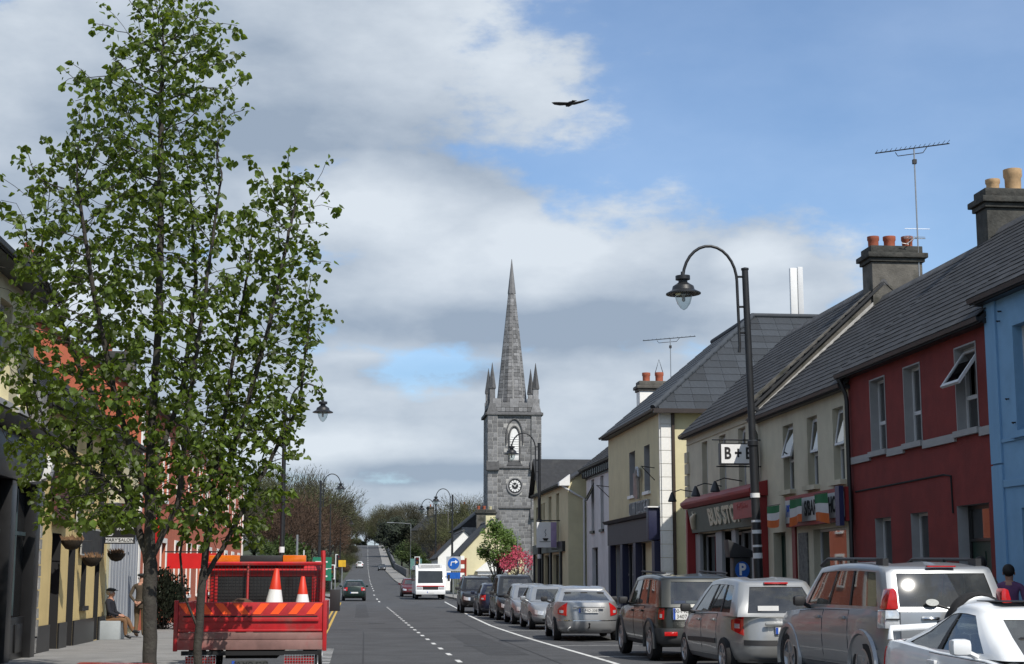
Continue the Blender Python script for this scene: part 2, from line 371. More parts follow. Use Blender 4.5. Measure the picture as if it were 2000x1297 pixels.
pf = struct(strip('pavement', lambda y: kerb_r(y) + .12, lambda y: kerb_r(y) + (6.0 if y < 165 else 2.2), 102, 560, .12, M_pave, 2, .2))
def kerbs(par, f, y0, y1, sgn, lim):
    out = []; y = y0
    while y < y1:
        a, c = f(y), f(y + .9); L_ = math.hypot(c - a, .9)
        out.append((((a + c) / 2 + sgn * .06, y + .45, ground(y + .45) + .025), (.14, L_ - .012, .20), (0, 0, -math.atan2(c - a, .9)))); y += .9
    pieces('kerbstone', out, M_kerb, par, lim)
kerbs(pl, kerb_l, 15, 130, -1, 130); kerbs(pr, lambda y: 8.75, 12, 84, 1, 80); kerbs(pf, kerb_r, 102, 400, 1, 120)
# joints of the concrete bays in the pavement
# painted lines, each its own piece of paint on the road
def mark(x0, y0, x1, y1, w, m, par=road, name='painted_line', dz=.005, ends=None):
    d = Vector((x1 - x0, y1 - y0)); L_ = d.length; d.normalize(); nx, ny = -d.y * w / 2, d.x * w / 2; q = MB(); k = max(1, int(L_ / 2))
    for i in range(k + 1):
        x = lerp(x0, x1, i / k); y = lerp(y0, y1, i / k); z = ground(y) + dz; q.v += [(x + nx, y + ny, z), (x - nx, y - ny, z)]
    q.f = [(2 * i, 2 * i + 1, 2 * i + 3, 2 * i + 2) for i in range(k)]; q.m = [0] * k
    return q.build(name, m, par)
pts = [(4.9, 16), (4.95, 30), (4.85, 42), (4.85, 55), (5.1, 68), (5.6, 84), (6.1, 104)]
for a, c in zip(pts, pts[1:]): mark(*a, *c, .11, M_white_paint)
for i in range(9): mark(4.95, 20.2 + i * 5.9, 7.0, 20.2 + i * 5.9, .08, M_white_paint, name='bay_line')
y = 15.0
while y < 88: mark(centre(y) + .05, y, centre(y + 1.0) + .05, y + 1.0, .10, M_white_paint, name='centre_dash'); y += 3.0 if y < 45 else 2.6
for y0 in (103, 112, 128): mark(1.75, y0, 1.75, y0 + 3.5, .12, M_white_paint, name='centre_dash')
for y0 in range(150, 560, 12): mark(centre(y0), y0, centre(y0 + 4), y0 + 4, .12, M_white_paint, name='centre_dash')
for dx in (.22, .42): mark(kerb_l(60) + dx, 38, kerb_l(100) + dx, 102, .09, M_yellow_paint, name='yellow_line')
for i in range(34): mark(-.72, 16 + i * .62, -.42, 16 + i * .62, .16, M_white_paint, name='bay_tick')
for i in range(2): mark(6.9 + i * .35, 91 - i * 6.0, 9.2 + i * .35, 91 - i * 6.0, 1.3, M_white_paint, name='crossing_bar')
for i in range(2): mark(9.9 + i * .2, 92 - i * 5, 12 + i * .2, 92 - i * 5, 1.0, M_white_paint, side_road, name='crossing_bar', dz=.004)
# low wall beside the hill road
hw = strip('stone_wall', lambda y: centre(y) + 6.2, lambda y: centre(y) + 6.6, 262, 556, 1.15, M_stone_dark, 4, 1.3)
tag(hw, 'long dark stone boundary wall climbing beside the hill road', 'wall')

M_patch = mat('asphalt_patch', (.045, .046, .049), .92, var=.2, scale=2, bump=.5, bscale=90); M_seal = mat('asphalt_seal', (.03, .03, .032), .85, var=.2)
mark(3.3, 33, 3.3, 46, .9, M_patch, name='repair_patch', dz=.003); mark(.6, 52, 3.9, 52.6, .5, M_patch, name='repair_patch', dz=.003); mark(.4, 66, .5, 96, .6, M_patch, name='repair_patch', dz=.003)
mark(3.9, 24, 4.1, 62, .035, M_seal, name='sealed_joint', dz=.0045); mark(.2, 28, .35, 49, .03, M_seal, name='sealed_joint', dz=.0045)
for x, y in ((3.0, 38.0), (.9, 58.5)): MB().lathe([(.31, 0), (.31, .006), (.0, .006)], 22, (x, y, ground(y) + .001)).build('manhole_cover', mat('cast_iron_cover', (.05, .048, .045), .6, .4, var=.3, scale=14, bump=.6), road)
# ---------------------------------------------------------------- houses
def wall_panel(q, Wd, H, openings, thick=.28, m=0, mr=1):
    """front wall in x (0..Wd), z (0..H), face at y=0, holes with reveals"""
    xs = sorted({0, Wd} | {v for o in openings for v in (o[0], o[1])}); zs = sorted({-.3, H} | {v for o in openings for v in (o[2], o[3])})
    def hole(x, z): return any(o[0] < x < o[1] and o[2] < z < o[3] for o in openings)
    for xa, xb in zip(xs, xs[1:]):
        for za, zb in zip(zs, zs[1:]):
            if not hole((xa + xb) / 2, (za + zb) / 2):
                q.add([(xa, 0, za), (xb, 0, za), (xb, 0, zb), (xa, 0, zb)], [(0, 1, 2, 3)], m)
    for x0, x1, z0, z1 in [o[:4] for o in openings]:
        t = thick
        q.add([(x0, 0, z0), (x0, t, z0), (x0, t, z1), (x0, 0, z1)], [(0, 1, 2, 3)], mr); q.add([(x1, 0, z0), (x1, t, z0), (x1, t, z1), (x1, 0, z1)], [(3, 2, 1, 0)], mr)
        q.add([(x0, 0, z1), (x1, 0, z1), (x1, t, z1), (x0, t, z1)], [(0, 1, 2, 3)], mr); q.add([(x0, 0, z0), (x1, 0, z0), (x1, t, z0), (x0, t, z0)], [(3, 2, 1, 0)], mr)
def window(par, x0, x1, z0, z1, frame=M_winframe, sill=M_reveal, kind='casement', deep=.16, opened=0.0, curtain=True, sillw=.08, fw=.055, mid=.52):
    """window > pane, sill; frame stands back in the reveal"""
    q = MB(); y0, y1 = deep, deep + .06; zm = z0 + (z1 - z0) * mid
    q.box(x0, x0 + fw, y0, y1, z0, z1); q.box(x1 - fw, x1, y0, y1, z0, z1); q.box(x0 + fw, x1 - fw, y0, y1, z0, z0 + fw); q.box(x0 + fw, x1 - fw, y0, y1, z1 - fw, z1)
    cells = [(z0 + fw, z1 - fw)]
    if kind in ('casement', 'sash'):
        q.box(x0 + fw, x1 - fw, y0 - .004, y1 - .004, zm - .035, zm + .035); cells = [(z0 + fw, zm - .035), (zm + .035, z1 - fw)]
    if kind == 'georgian':
        for i in (1, 2): zz = lerp(z0, z1, i / 3); q.box(x0 + fw, x1 - fw, y0 - .004, y1 - .004, zz - .015, zz + .015)
        xm = (x0 + x1) / 2; q.box(xm - .015, xm + .015, y0 - .006, y1 - .006, z0 + fw, z1 - fw)
    w = q.build('window', frame, par)
    for i, (a, c) in enumerate(cells):
        if i == 1 and opened:
            p = MB(); h = c - a; wd = x1 - x0 - 2 * fw
            for u0, u1, v0, v1 in ((0, wd, -.06, 0), (0, wd, -h, -h + .06), (0, .06, -h + .06, -.06), (wd - .06, wd, -h + .06, -.06)): p.box(u0, u1, -.03, .02, v0, v1)
            s = p.build('open_sash', frame, w, loc=(x0 + fw, y0, c), rot=(-opened, 0, 0))
            MB().box(.06, wd - .06, -.012, -.002, -h + .06, -.06).build('pane', M_pane, w, loc=(x0 + fw, y0, c), rot=(-opened, 0, 0))
        else: MB().box(x0 + fw, x1 - fw, y0 + .028, y0 + .036, a, c).build('pane', M_pane, w)
    if curtain:
        p = MB(); k = 14
        for i in range(k):
            xa = lerp(x0 + .04, x1 - .04, i / k); xb = lerp(x0 + .04, x1 - .04, (i + 1) / k); ya = y1 + .1 + .025 * (i % 2); yb = y1 + .1 + .025 * ((i + 1) % 2)
            p.add([(xa, ya, z0 + .03), (xb, yb, z0 + .03), (xb, yb, z1), (xa, ya, z1)], [(0, 1, 2, 3)])
        p.build('net_curtain', M_curtain, w)
    if sill: MB().box(x0 - .08, x1 + .08, -sillw, deep - .004, z0 - .10, z0 + .006).build('sill', sill, w)
    return w
def door(par, x0, x1, z0, z1, m, deep=.2, frame=M_winframe, fan=.35):
    q = MB(); fw = .07
    q.box(x0, x0 + fw, deep, deep + .08, z0, z1); q.box(x1 - fw, x1, deep, deep + .08, z0, z1); q.box(x0 + fw, x1 - fw, deep, deep + .08, z1 - fw, z1)
    zt = z1 - fw - fan
    if fan: q.box(x0 + fw, x1 - fw, deep, deep + .08, zt - .05, zt)
    d = q.build('door_frame', frame, par)
    p = MB(); a, c = x0 + fw + .004, x1 - fw - .004; top = zt - .05 if fan else z1 - fw
    p.box(a, c, deep + .03, deep + .07, z0 + .01, top); wd = c - a
    for u in (0.10, .55):
        for v0, v1 in ((.08, .42), (.48, .92)): p.box(a + wd * u, a + wd * (u + .35), deep + .015, deep + .032, lerp(z0, top, v0), lerp(z0, top, v1))
    p.build('door_leaf', m, d)
    MB().ball((c - .08, deep - .0, z0 + 1.05), .03, 8).build('handle', M_chrome, d)
    if fan: MB().box(x0 + fw, x1 - fw, deep + .03, deep + .04, zt, z1 - fw).build('pane', M_pane, d)
    return d
def slate_field(x0, x1, y0, z0, y1, z1, sw=.40, ex=.26, th=.016):
    """slates on a slope running from eave line (y0,z0) to ridge (y1,z1)"""
    L_ = math.hypot(y1 - y0, z1 - z0); ang = math.atan2(z1 - z0, y1 - y0); out = []; rows = int(L_ / ex)
    dy, dz = math.cos(ang), math.sin(ang); ny, nz = -math.sin(ang), math.cos(ang)
    for r in range(rows + 1):
        t = min(r * ex + ex * .65, L_ - ex * .4); off = (r % 2) * sw * .5; x = x0 - off
        while x < x1 - .02:
            a, c = max(x, x0), min(x + sw, x1)
            if c - a > .06:
                j = random.uniform(-.006, .006) - (random.uniform(.02, .06) if random.random() < .03 else 0)
                out.append((((a + c) / 2, y0 + dy * (t + j) + ny * (.024 + random.uniform(0, .004)), z0 + dz * (t + j) + nz * .024), (c - a - .006, ex * 1.32, th), (ang - .052 + random.uniform(-.008, .008), random.uniform(-.008, .008), random.gauss(0, .008))))
            x += sw
    return out
def chimney(par, x, y, w, d, z0, z1, m, pots, potm, rz=0, cap=M_chimdark):
    q = MB(); q.box(-w / 2, w / 2, -d / 2, d / 2, z0, z1 - .45)
    c = q.build('chimney', m, par, bevel=.02, loc=(x, y, 0))
    k = MB(); k.box(-w / 2 - .06, w / 2 + .06, -d / 2 - .06, d / 2 + .06, z1 - .447, z1 - .34); k.box(-w / 2 - .13, w / 2 + .13, -d / 2 - .13, d / 2 + .13, z1 - .337, z1 - .2); k.box(-w / 2 - .02, w / 2 + .02, -d / 2 - .02, d / 2 + .02, z1 - .197, z1)
    k.build('chimney_cap', cap, c, bevel=.025)
    for (px, py, r, h) in pots:
        MB().lathe([(r * .92, z1 - .02), (r * .95, z1 + h * .6), (r * 1.08, z1 + h * .7), (r * 1.08, z1 + h), (r * .8, z1 + h), (r * .78, z1 + h * .4)], 14, (px, py, 0)).build('chimney_pot', potm, c, smooth=40)
    return c
def gutter(par, x0, x1, z, m=M_iron, over=.22, pipe=None):
    q = MB(); q.prism([(-over, z), (-over + .02, z - .07), (-over + .08, z - .07), (-over + .11, z)], x0, x1, 'x'); g = q.build('gutter', m, par)
    MB().box(x0, x1, -over + .115, -.003, z - .10, z - .02).build('soffit', m, par)
    if pipe is not None:
        p = MB(); p.tube([(pipe, -over + .05, z - .06), (pipe, -.09, z - .35), (pipe, -.07, z - .5), (pipe, -.07, .05)], .045, 8)
        for i in range(4): zz = .4 + i * (z - 1.2) / 3; p.box(pipe - .065, pipe + .065, -.12, -.001, zz, zz + .05)
        p.build('downpipe', m, par, smooth=40)
def house(name, label, loc, rz, Wd, eave, depth, ridge, wallm, opens, roofm=M_slate, slates=True, revealm=None, side_l=True, side_r=True, gut=True, pipe=None, limit=300, sw=.40, ex=.26, over=.22, ridgem=M_stone_dark, guttm=M_iron, base_over=.14):
    """local frame: x along the facade, facade at y=0 looking to -y"""
    h = thing(name, label, 'house', loc, rz)
    q = MB(); wall_panel(q, Wd, eave, opens, m=0, mr=1)
    y1 = depth; ym = depth / 2
    e0 = 0 if side_l else .012; e1 = Wd if side_r else Wd - .012      # party walls stand a little inside
    q.add([(e0, 0, -.3), (e0, 0, eave), (e0, ym, ridge), (e0, y1, eave), (e0, y1, -.3)], [(0, 1, 2, 3, 4)], 0)
    q.add([(e1, 0, -.3), (e1, y1, -.3), (e1, y1, eave), (e1, ym, ridge), (e1, 0, eave)], [(0, 1, 2, 3, 4)], 0)
    q.add([(0, y1, -.3), (0, y1, eave), (Wd, y1, eave), (Wd, y1, -.3)], [(0, 1, 2, 3)], 0)
    q.build('wall', [wallm, revealm or wallm], h, fix=False)
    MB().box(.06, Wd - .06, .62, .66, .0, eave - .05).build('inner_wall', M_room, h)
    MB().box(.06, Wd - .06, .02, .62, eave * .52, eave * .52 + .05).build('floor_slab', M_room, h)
    if ridge > eave:
        pitch = (ridge - eave) / ym; r = MB(); o = over; ze = eave - o * pitch + .03; t = .09
        r.add([(0 - base_over, -o, ze), (Wd + base_over, -o, ze), (Wd + base_over, ym, ridge + .03), (-base_over, ym, ridge + .03), (0 - base_over, -o, ze - t), (Wd + base_over, -o, ze - t), (Wd + base_over, ym, ridge + .03 - t), (-base_over, ym, ridge + .03 - t)],
              [(0, 1, 2, 3), (7, 6, 5, 4), (0, 4, 5, 1), (1, 5, 6, 2), (0, 3, 7, 4)])
        r.add([(-base_over, ym, ridge + .03), (Wd + base_over, ym, ridge + .03), (Wd + base_over, y1 + o, ze), (-base_over, y1 + o, ze)], [(0, 1, 2, 3)])
        ro = r.build('roof', M_rooffelt if slates else roofm, h)
        if slates: pieces('slate', reversed(slate_field(-base_over, Wd + base_over, -o - .03, ze, ym, ridge + .03, sw, ex)), roofm, ro, limit)
        k = MB(); nn = max(2, int(Wd / .45))
        for i in range(nn):
            a = lerp(-base_over, Wd + base_over, i / nn); c = lerp(-base_over, Wd + base_over, (i + 1) / nn) - .01
            k.prism([(ym - .15, ridge + .0 - .06), (ym - .04, ridge + .10), (ym + .04, ridge + .10), (ym + .15, ridge - .06)], a, c, 'x')
        k.build('ridge_tiles', ridgem, ro)
        if gut: gutter(h, -base_over + .005, Wd + base_over - .005, ze + .01, guttm, o + .06, pipe)
    return h
RR, LR = -math.pi / 2, math.pi / 2
def gz(y): return ground(y) + .12
def aerial(name, label, loc, mast, boomlen, n, tilt, rz, elem=.5, extra=False):
    t = thing(name, label, 'aerial', loc, rz)
    MB().tube([(0, 0, -1.2), (0, 0, mast)], .022, 8).build('mast', M_galv, t)
    q = MB(); q.tube([(-boomlen * .52, 0, -boomlen * .52 * tilt), (boomlen * .48, 0, boomlen * .48 * tilt)], .017, 6)
    q.tube([(-boomlen * .25, 0, -.05 - boomlen * .25 * tilt), (-boomlen * .22, 0, -.16 - boomlen * .22 * tilt), (boomlen * .12, 0, -.16 + boomlen * .12 * tilt), (boomlen * .18, 0, boomlen * .18 * tilt)], .012, 6)
    bo = q.build('boom', M_iron, t, loc=(0, 0, mast + .02))
    for i in range(n):
        x = lerp(-boomlen * .5, boomlen * .46, i / (n - 1)); e = elem * (.36 if i < n - 2 else .5)
        MB().tube([(x - e * .18, -e, x * tilt + .03), (x + e * .18, e, x * tilt + .03 + e * .10)], .007, 5).build('element', M_iron, bo)
    MB().box(-.05, .05, -.05, .05, mast - .42, mast - .30).build('junction_box', M_plastic, t)
    if extra:
        q = MB(); z = mast * .45
        q.tube([(-.35, 0, z), (.35, 0, z - .0)], .007, 5); q.tube([(-.38, .02, z - .26), (.22, .02, z - .26)], .012, 6); q.tube([(-.38, .02, z - .22), (.22, .02, z - .22)], .008, 6)
        q.tube([(0, 0, z - .2), (-.36, -.12, z - .45)], .014, 6); q.tube([(-.5, -.12, z - .43), (-.3, -.12, z - .46)], .008, 5); q.build('side_elements', M_galv, t, smooth=40)
    return t

# ----- right side, red house (door right, three windows above)
RX = 10.5
U = [(1.42, 2.28, 4.0, 5.45), (3.38, 4.22, 4.0, 5.45), (5.95, 6.85, 4.0, 5.45)]
H = house('red_house', 'dark red rendered terraced house with open top window and grey sill band', (RX, 31.85, gz(28)), RR, 7.45, 5.92, 7.0, 8.95, M_red,
          U + [(1.42, 2.35, .9, 2.66), (3.45, 4.33, .9, 2.68), (5.72, 7.1, 0, 2.72)], revealm=M_reveal, side_l=None, side_r=None, pipe=None)
for i, u in enumerate(U): window(H, *u, opened=R(36) if i == 2 else 0, mid=.40)
window(H, 1.42, 2.35, .9, 2.66, kind='fixed'); window(H, 3.45, 4.33, .9, 2.68, kind='fixed')
M_greendoor = mat('dark_green_paint', (.012, .035, .025), .5, var=.2); door(H, 5.72, 7.1, .0, 2.72, M_greendoor, frame=M_black, fan=.5)
bx('sill_band', [(a, c, -.05, -.001, 3.84, 3.985) for a, c in ((.0, 1.33), (2.37, 3.29), (4.31, 5.86), (6.94, 7.45))], M_reveal, H)
for x0, x1, z0, z1 in U: bx('window_surround', [(x0 - .03, x0 - .002, -.012, -.001, z0 + .01, z1 + .03), (x1 + .002, x1 + .03, -.012, -.001, z0 + .01, z1 + .03), (x0 - .002, x1 + .002, -.012, -.001, z1 + .002, z1 + .03)], M_reveal, H)
MB().tube([(.3, -.012, 3.26), (5.2, -.012, 3.30), (5.55, -.012, 3.26), (5.57, -.012, 2.6)], .018, 6).build('cable', M_dark, H)
p = MB(); p.tube([(.12, -.24, 5.66), (.12, -.1, 5.35), (.12, -.08, 5.2), (.12, -.08, .1)], .05, 8); p.build('downpipe', M_iron, H, smooth=40)
chimney(H, -.1, 3.95, .62, 1.5, 7.4, 9.95, M_chimdark, [(0, -.45, .15, .26), (0, .02, .19, .5), (0, .48, .16, .3)], M_buff)
# ----- blue house at the right edge
H = house('blue_house', 'sky blue rendered house at the right edge of the picture', (RX - .06, 24.36, gz(22)), RR, 7.2, 6.2, 7.1, 9.15, M_blue,
          [(1.0, 1.9, 3.75, 5.45), (4.6, 5.5, 3.75, 5.45), (1.0, 2.1, 0, 2.55), (3.6, 5.4, .9, 2.5)], side_l=None, side_r=True, limit=120)
window(H, 1.0, 1.9, 3.75, 5.45, sill=M_blue); window(H, 4.6, 5.5, 3.75, 5.45, sill=M_blue); door(H, 1.0, 2.1, 0, 2.55, M_black); window(H, 3.6, 5.4, .9, 2.5, kind='fixed', sill=M_blue)
bx('corner_pilaster', [(.0, .42, -.035, -.001, 3.3, 6.0), (.0, .42, -.035, -.001, -.1, 3.27)], M_blue, H); bx('plaster_band', [(.43, 7.2, -.03, -.001, 2.9, 3.02), (.43, 7.2, -.025, -.001, 3.62, 3.68)], M_blue, H)
for x, z in ((.62, 5.75), (.55, 5.6), (.75, 4.3), (.95, 3.9)): MB().tube([(x, -.001, z), (x, -.06, z), (x + .07, -.07, z - .02)], .012, 5).build('cable_clip', M_dark, H)
# ----- barber house
U = [(2.3, 3.2, 3.6, 5.2), (4.35, 5.15, 3.6, 5.2), (6.3, 7.06, 3.6, 5.2)]
H = house('cream_barber_house', 'cream rendered house with three tilted top windows above the barber shop sign', (RX, 39.3, gz(36)), RR, 7.45, 5.76, 7.0, 8.85, M_cream,
          U + [(1.2, 2.3, 0, 2.62), (4.6, 7.0, .55, 2.6)], side_l=None, side_r=None)
for i, u in enumerate(U): window(H, *u, opened=R((16, 7, 9)[i]), sill=M_cream, sillw=.14, mid=.46)
door(H, 1.2, 2.3, 0, 2.62, M_greendoor, frame=M_greendoor, fan=0)
window(H, 4.6, 7.0, .55, 2.6, kind='fixed', curtain=False, sill=M_cream)
MB().box(3.0, 3.28, -.05, -.001, .0, 2.7).build('red_post', mat('deep_red_paint', (.17, .012, .012), .5, var=.2), H)
q = MB(); q.box(3.5, 4.2, -.04, -.001, 1.35, 2.55); q.build('notice_board', mat('notice_board', (.14, .14, .13), .8, var=.5, scale=14), H)
pp = MB(); pp.tube([(.1, -.22, 5.5), (.1, -.09, 5.2), (.1, -.07, 3.4)], .05, 8); pp.build('downpipe', mat('grey_green_pipe', (.12, .13, .12), .7), H, smooth=40)
# barber sign: leaning board with lettering, pole lamp
M_redframe = mat('sign_red', (.26, .018, .018), .5, var=.15); M_signwhite = mat('sign_white', (.50, .50, .49), .55, var=.08)
sg = thing('barber_shop_sign', 'red framed white barber shop board behind hanging tricolour flags', 'sign', (RX - .16, 39.3 - 3.0, gz(36) + 2.70), RR)
MB().box(0, 4.6, -.02, .1, 0, .72).build('frame', M_redframe, sg); MB().box(.06, 4.5, -.05, -.022, .09, .63).build('panel', M_signwhite, sg)
text('PF', .40, M_eublue, sg, (.35, -.056, .36), (R(90), 0, 0), bold=.008, sx=.8); text("S/BARBER SHOP", .48, M_ink, sg, (2.95, -.056, .36), (R(90), 0, 0), sx=.76, bold=.008)
MB().box(4.3, 4.58, -.16, -.06, -.1, .74).build('blue_end_box', mat('navy_plastic', (.02, .03, .10), .4), sg)
M_fl = [mat('flag_green', (.012, .13, .045), .85, var=.1), mat('flag_white', (.55, .55, .55), .85, var=.08), mat('flag_orange', (.52, .11, .015), .85, var=.1)]
def tricolour(label, x, y, z, w, hgt, seed):
    f = thing('tricolour_flag', label, 'flag', (x, y, z), RR, 'tricolour flags hung along the shop fronts')
    for k in range(3):
        q = MB(); nx_ = 10
        for i in range(nx_ + 1):
            for j in range(2):
                u = i / nx_; v = (k + j) / 3; q.v.append((u * w, -.03 * math.sin(u * 7 + seed) * (.3 + v) - .02, -v * hgt - .05 * math.sin(u * 3 + seed) * v))
        q.f = [(2 * i, 2 * i + 1, 2 * i + 3, 2 * i + 2) for i in range(nx_)]; q.m = [0] * nx_; q.build(('green_band', 'white_band', 'orange_band')[k], M_fl[k], f)
    MB().tube([(-.03, -.02, .015), (w + .03, -.02, .015)], .008, 5).build('cord', M_ink, f)
for i, (yy, zz) in enumerate(((37.25, 3.35), (35.2, 3.42), (33.3, 3.44))): tricolour('green white and orange flag, ' + ('nearest the bus stop shop', 'in front of the barber board left letters', 'over the word shop on the barber board')[i], RX - .36, yy, gz(36) + zz - .12, (1.15, .95, .95)[i], (.48, .58, .62)[i], i * 2.1)
# ----- bus stop shop house
U = [(2.15, 2.9, 3.95, 5.6), (4.4, 5.2, 3.95, 5.6), (6.65, 7.45, 3.95, 5.6)]
H = house('cream_shop_house', 'pale cream house with bus stop shop front and rough quoined corner', (RX, 48.1, gz(44)), RR, 8.78, 6.12, 7.0, 9.35, M_cream2,
          U + [(1.5, 8.6, .0, 2.85)], side_l=True, side_r=True, over=.2)
for i, u in enumerate(U): window(H, *u, opened=R((0, 8, 5)[i]), sill=M_cream2)
bx('eaves_moulding', [(.1, 8.7, -.06, -.001, 5.86, 5.92), (.1, 8.7, -.035, -.001, 5.68, 5.72)], M_cream2, H)
q = [((.12 + .06 * (i % 2), -.03, .25 + i * .36), (.42 + .12 * (i % 2), .06, .33), (0, 0, 0)) for i in range(15)]
pieces('quoin', q, M_cream, H)
bx('shop_pilaster', [(a, c, -.10, -.002, -.1, 2.85) for a, c in ((1.5, 2.1), (4.16, 4.9), (6.05, 6.5), (8.2, 8.6))], M_reveal, H)
for i, (xa, xb) in enumerate(((2.1, 4.16), (6.5, 8.2))): window(H, xa, xb, .45, 2.8, kind='fixed', deep=.1, sill=M_reveal, curtain=False, frame=M_reveal)
door(H, 4.9, 6.05, .0, 2.8, M_black, frame=M_reveal)
bx('shop_end_post', [(1.28, 1.48, -.34, -.002, -.1, 3.6), (9.15, 9.5, -.30, -.002, -.1, 3.6)], M_redframe, H)
q = MB(); q.prism([(-.002, 3.62), (-.40, 3.62), (-.50, 3.72), (-.50, 3.80), (-.30, 3.95), (-.002, 4.02)], 1.2, 9.6, 'x'); q.build('shop_cornice', M_redframe, H, bevel=.012)
fs = thing('bus_stop_fascia', 'grey green shop fascia reading BUS STOP in cream letters', 'sign', (RX - .10, 48.1 - 1.6, gz(44) + 2.88), RR)
MB().prism([(0, 0), (-.12, 0), (-.26, .72), (0, .72)], 0, 7.5, 'x').build('board', mat('fascia_grey_green', (.10, .125, .105), .6, var=.1), fs)
a_ = math.atan2(.14, .74); M_creamletter = mat('cream_letter', (.60, .55, .42), .6, var=.05)
text('BUS STOP', .66, M_creamletter, fs, (4.5, -.205, .36), (R(90) + a_, 0, 0), extrude=.02, sx=1.28, bold=.022)
q = MB(); q.tube([(.5, -.17, .14), (.75, -.24, .42), (1.05, -.25, .55)], [.09, .12, .03], 8); q.tube([(.7, -.22, .35), (.62, -.24, .62)], [.06, .02], 6); q.build('fish_emblem', M_creamletter, fs, smooth=50)
tp = tag(MB().box(0, 1.9, -.05, .0, 0, .44).build('top_up_sign', M_redframe, loc=(RX - .46, 48.1 - 7.95, gz(44) + 3.06), rot=(0, 0, RR)), 'dark red top up sign fixed over the end of the bus stop fascia', 'sign')
text('Top Up Here', .2, mat('sign_dull_red_letter', (.45, .10, .09), .6, var=0), tp, (.95, -.056, .32), (R(90), 0, 0))
for i, x in enumerate((1.3, 4.6, 7.0)):
    sl = thing('swan_neck_lamp', 'small black spotlight over the bus stop fascia, ' + ('farthest along', 'middle one', 'nearest the street lamp')[i], 'lamp', (RX, 48.1 - x, gz(44) + 3.86), RR, 'spotlights over the bus stop fascia')
    MB().tube([(.0, 0, .28), (0, -.5, .36), (0, -.72, .28)], .016, 6).build('arm', M_iron, sl); MB().lathe([(.03, .14), (.07, .05), (.14, -.14), (.11, -.16)], 10, (0, -.76, .14)).build('shade', M_iron, sl, smooth=40)
bb = thing('guest_house_sign', 'white projecting box sign reading B + B in black letters', 'sign', (RX - .1, 39.05, gz(40) + 4.42), 0)
MB().box(-1.02, -.06, -.09, .09, 0, .55).build('frame', M_iron, bb); MB().box(-.985, -.095, -.098, -.092, .03, .52).build('panel', M_white, bb)
text('B + B', .42, M_ink, bb, (-.54, -.102, .275), (R(90), 0, 0), sx=.78, bold=.012)
q = MB(); q.tube([(0.08, 0, .64), (-1.2, 0, .64)], .018, 6); q.tube([(0.08, 0, -.05), (-1.1, 0, -.05)], .018, 6); q.tube([(-.2, 0, .0), (-.2, 0, .64)], .01, 6); q.tube([(-1.0, 0, .0), (-1.0, 0, .64)], .01, 6); q.build('bracket', M_iron, bb)
ch = thing('chimney_stack', 'broad grey cement chimney with three red pots beside the tall aerial', 'chimney', (14.4, 39.6, gz(40)), RR)
chimney(ch, 0, 0, .8, 1.4, 6.9, 10.35, M_chim, [(0, -.5, .15, .32), (0, -.05, .16, .33), (0, .45, .15, .34)], M_terra)
# raised cement verge and pale flashing between the two roofs
vg = thing('parapet_verge', 'sloping cement parapet with white flashing between the two cream house roofs', 'parapet', (RX, 39.3, gz(40)), RR)
sl_ = (8.85 - 5.76) / 3.5
MB().prism([(-.2, 5.60), (3.5, 5.60 + 3.7 * sl_ + .1), (3.5, 9.42), (-.2, 6.14)], -.20, .02, 'x').build('parapet', M_chim, vg)
MB().prism([(-.2, 5.60), (3.45, 5.60 + 3.65 * sl_ + .1), (3.45, 5.60 + 3.65 * sl_ + .2), (-.2, 5.72)], .022, .09, 'x').build('flashing', mat('pale_flashing', (.40, .39, .37), .8, var=.3, scale=8), vg)
aerial('television_aerial', 'tall mast television aerial rising beside the three pot chimney', (15.0, 39.2, gz(39) + 9.0), 4.05, 2.1, 16, .16, R(0), .5, True)

FAR0 = set(C.objects)
# ----- yellow building with hipped roof
Wd = 10.3; H = thing('yellow_hipped_building', 'pale yellow building with hipped grey roof and white quoin blocks', 'building', (9.75, 48.5 + Wd, gz(53)), RR)
q = MB(); ops = [(4.55, 5.7, 4.3, 5.85), (7.4, 8.4, 4.3, 5.85), (1.6, 9.6, .3, 2.62)]
wall_panel(q, Wd, 6.8, ops); q.add([(Wd, 0, -.3), (Wd, 8.5, -.3), (Wd, 8.5, 6.8), (Wd, 0, 6.8)], [(0, 1, 2, 3)]); q.add([(0, 0, -.3), (0, 8.5, -.3), (0, 8.5, 6.8), (0, 0, 6.8)], [(3, 2, 1, 0)]); q.add([(0, 8.5, -.3), (Wd, 8.5, -.3), (Wd, 8.5, 6.8), (0, 8.5, 6.8)], [(0, 1, 2, 3)])
q.build('wall', [M_yellow, M_reveal], H, fix=False); MB().box(.06, Wd - .06, .62, .66, 0, 6.7).build('inner_wall', M_room, H)
for u in ops[:2]: window(H, *u, frame=M_winbrown, sill=M_white, curtain=False, deep=.22)
for k in range(16): pieces('quoin', [((Wd + .02, .17, .17 + k * .425), (.05, .33, .41), (0, 0, 0))], M_quoin, H); pieces('quoin', [((Wd - .05, -.02, .17 + k * .425), (.10, .05, .41), (0, 0, 0))], M_quoin, H)
MB().box(Wd + .002, Wd + .10, .35, .44, -.1, 6.7).build('downpipe', mat('brown_pipe', (.045, .03, .022), .5), H)
M_navy = mat('navy_shopfront', (.012, .015, .05), .5, var=.2); M_fascia = mat('dark_fascia', (.035, .033, .04), .6, var=.1)
MB().box(.95, 9.7, -.22, -.002, 2.63, 3.40).build('shop_fascia', M_fascia, H); q = MB(); q.prism([(-.002, 3.40), (-.32, 3.42), (-.4, 3.52), (-.002, 3.6)], .8, 10.0, 'x'); q.build('shop_cornice', M_fascia, H)
bx('shop_pilaster', [(a, a + .45, -.22, -.002, -.1, 2.62) for a in (1.1, 3.7, 6.3, 9.65)], M_navy, H)
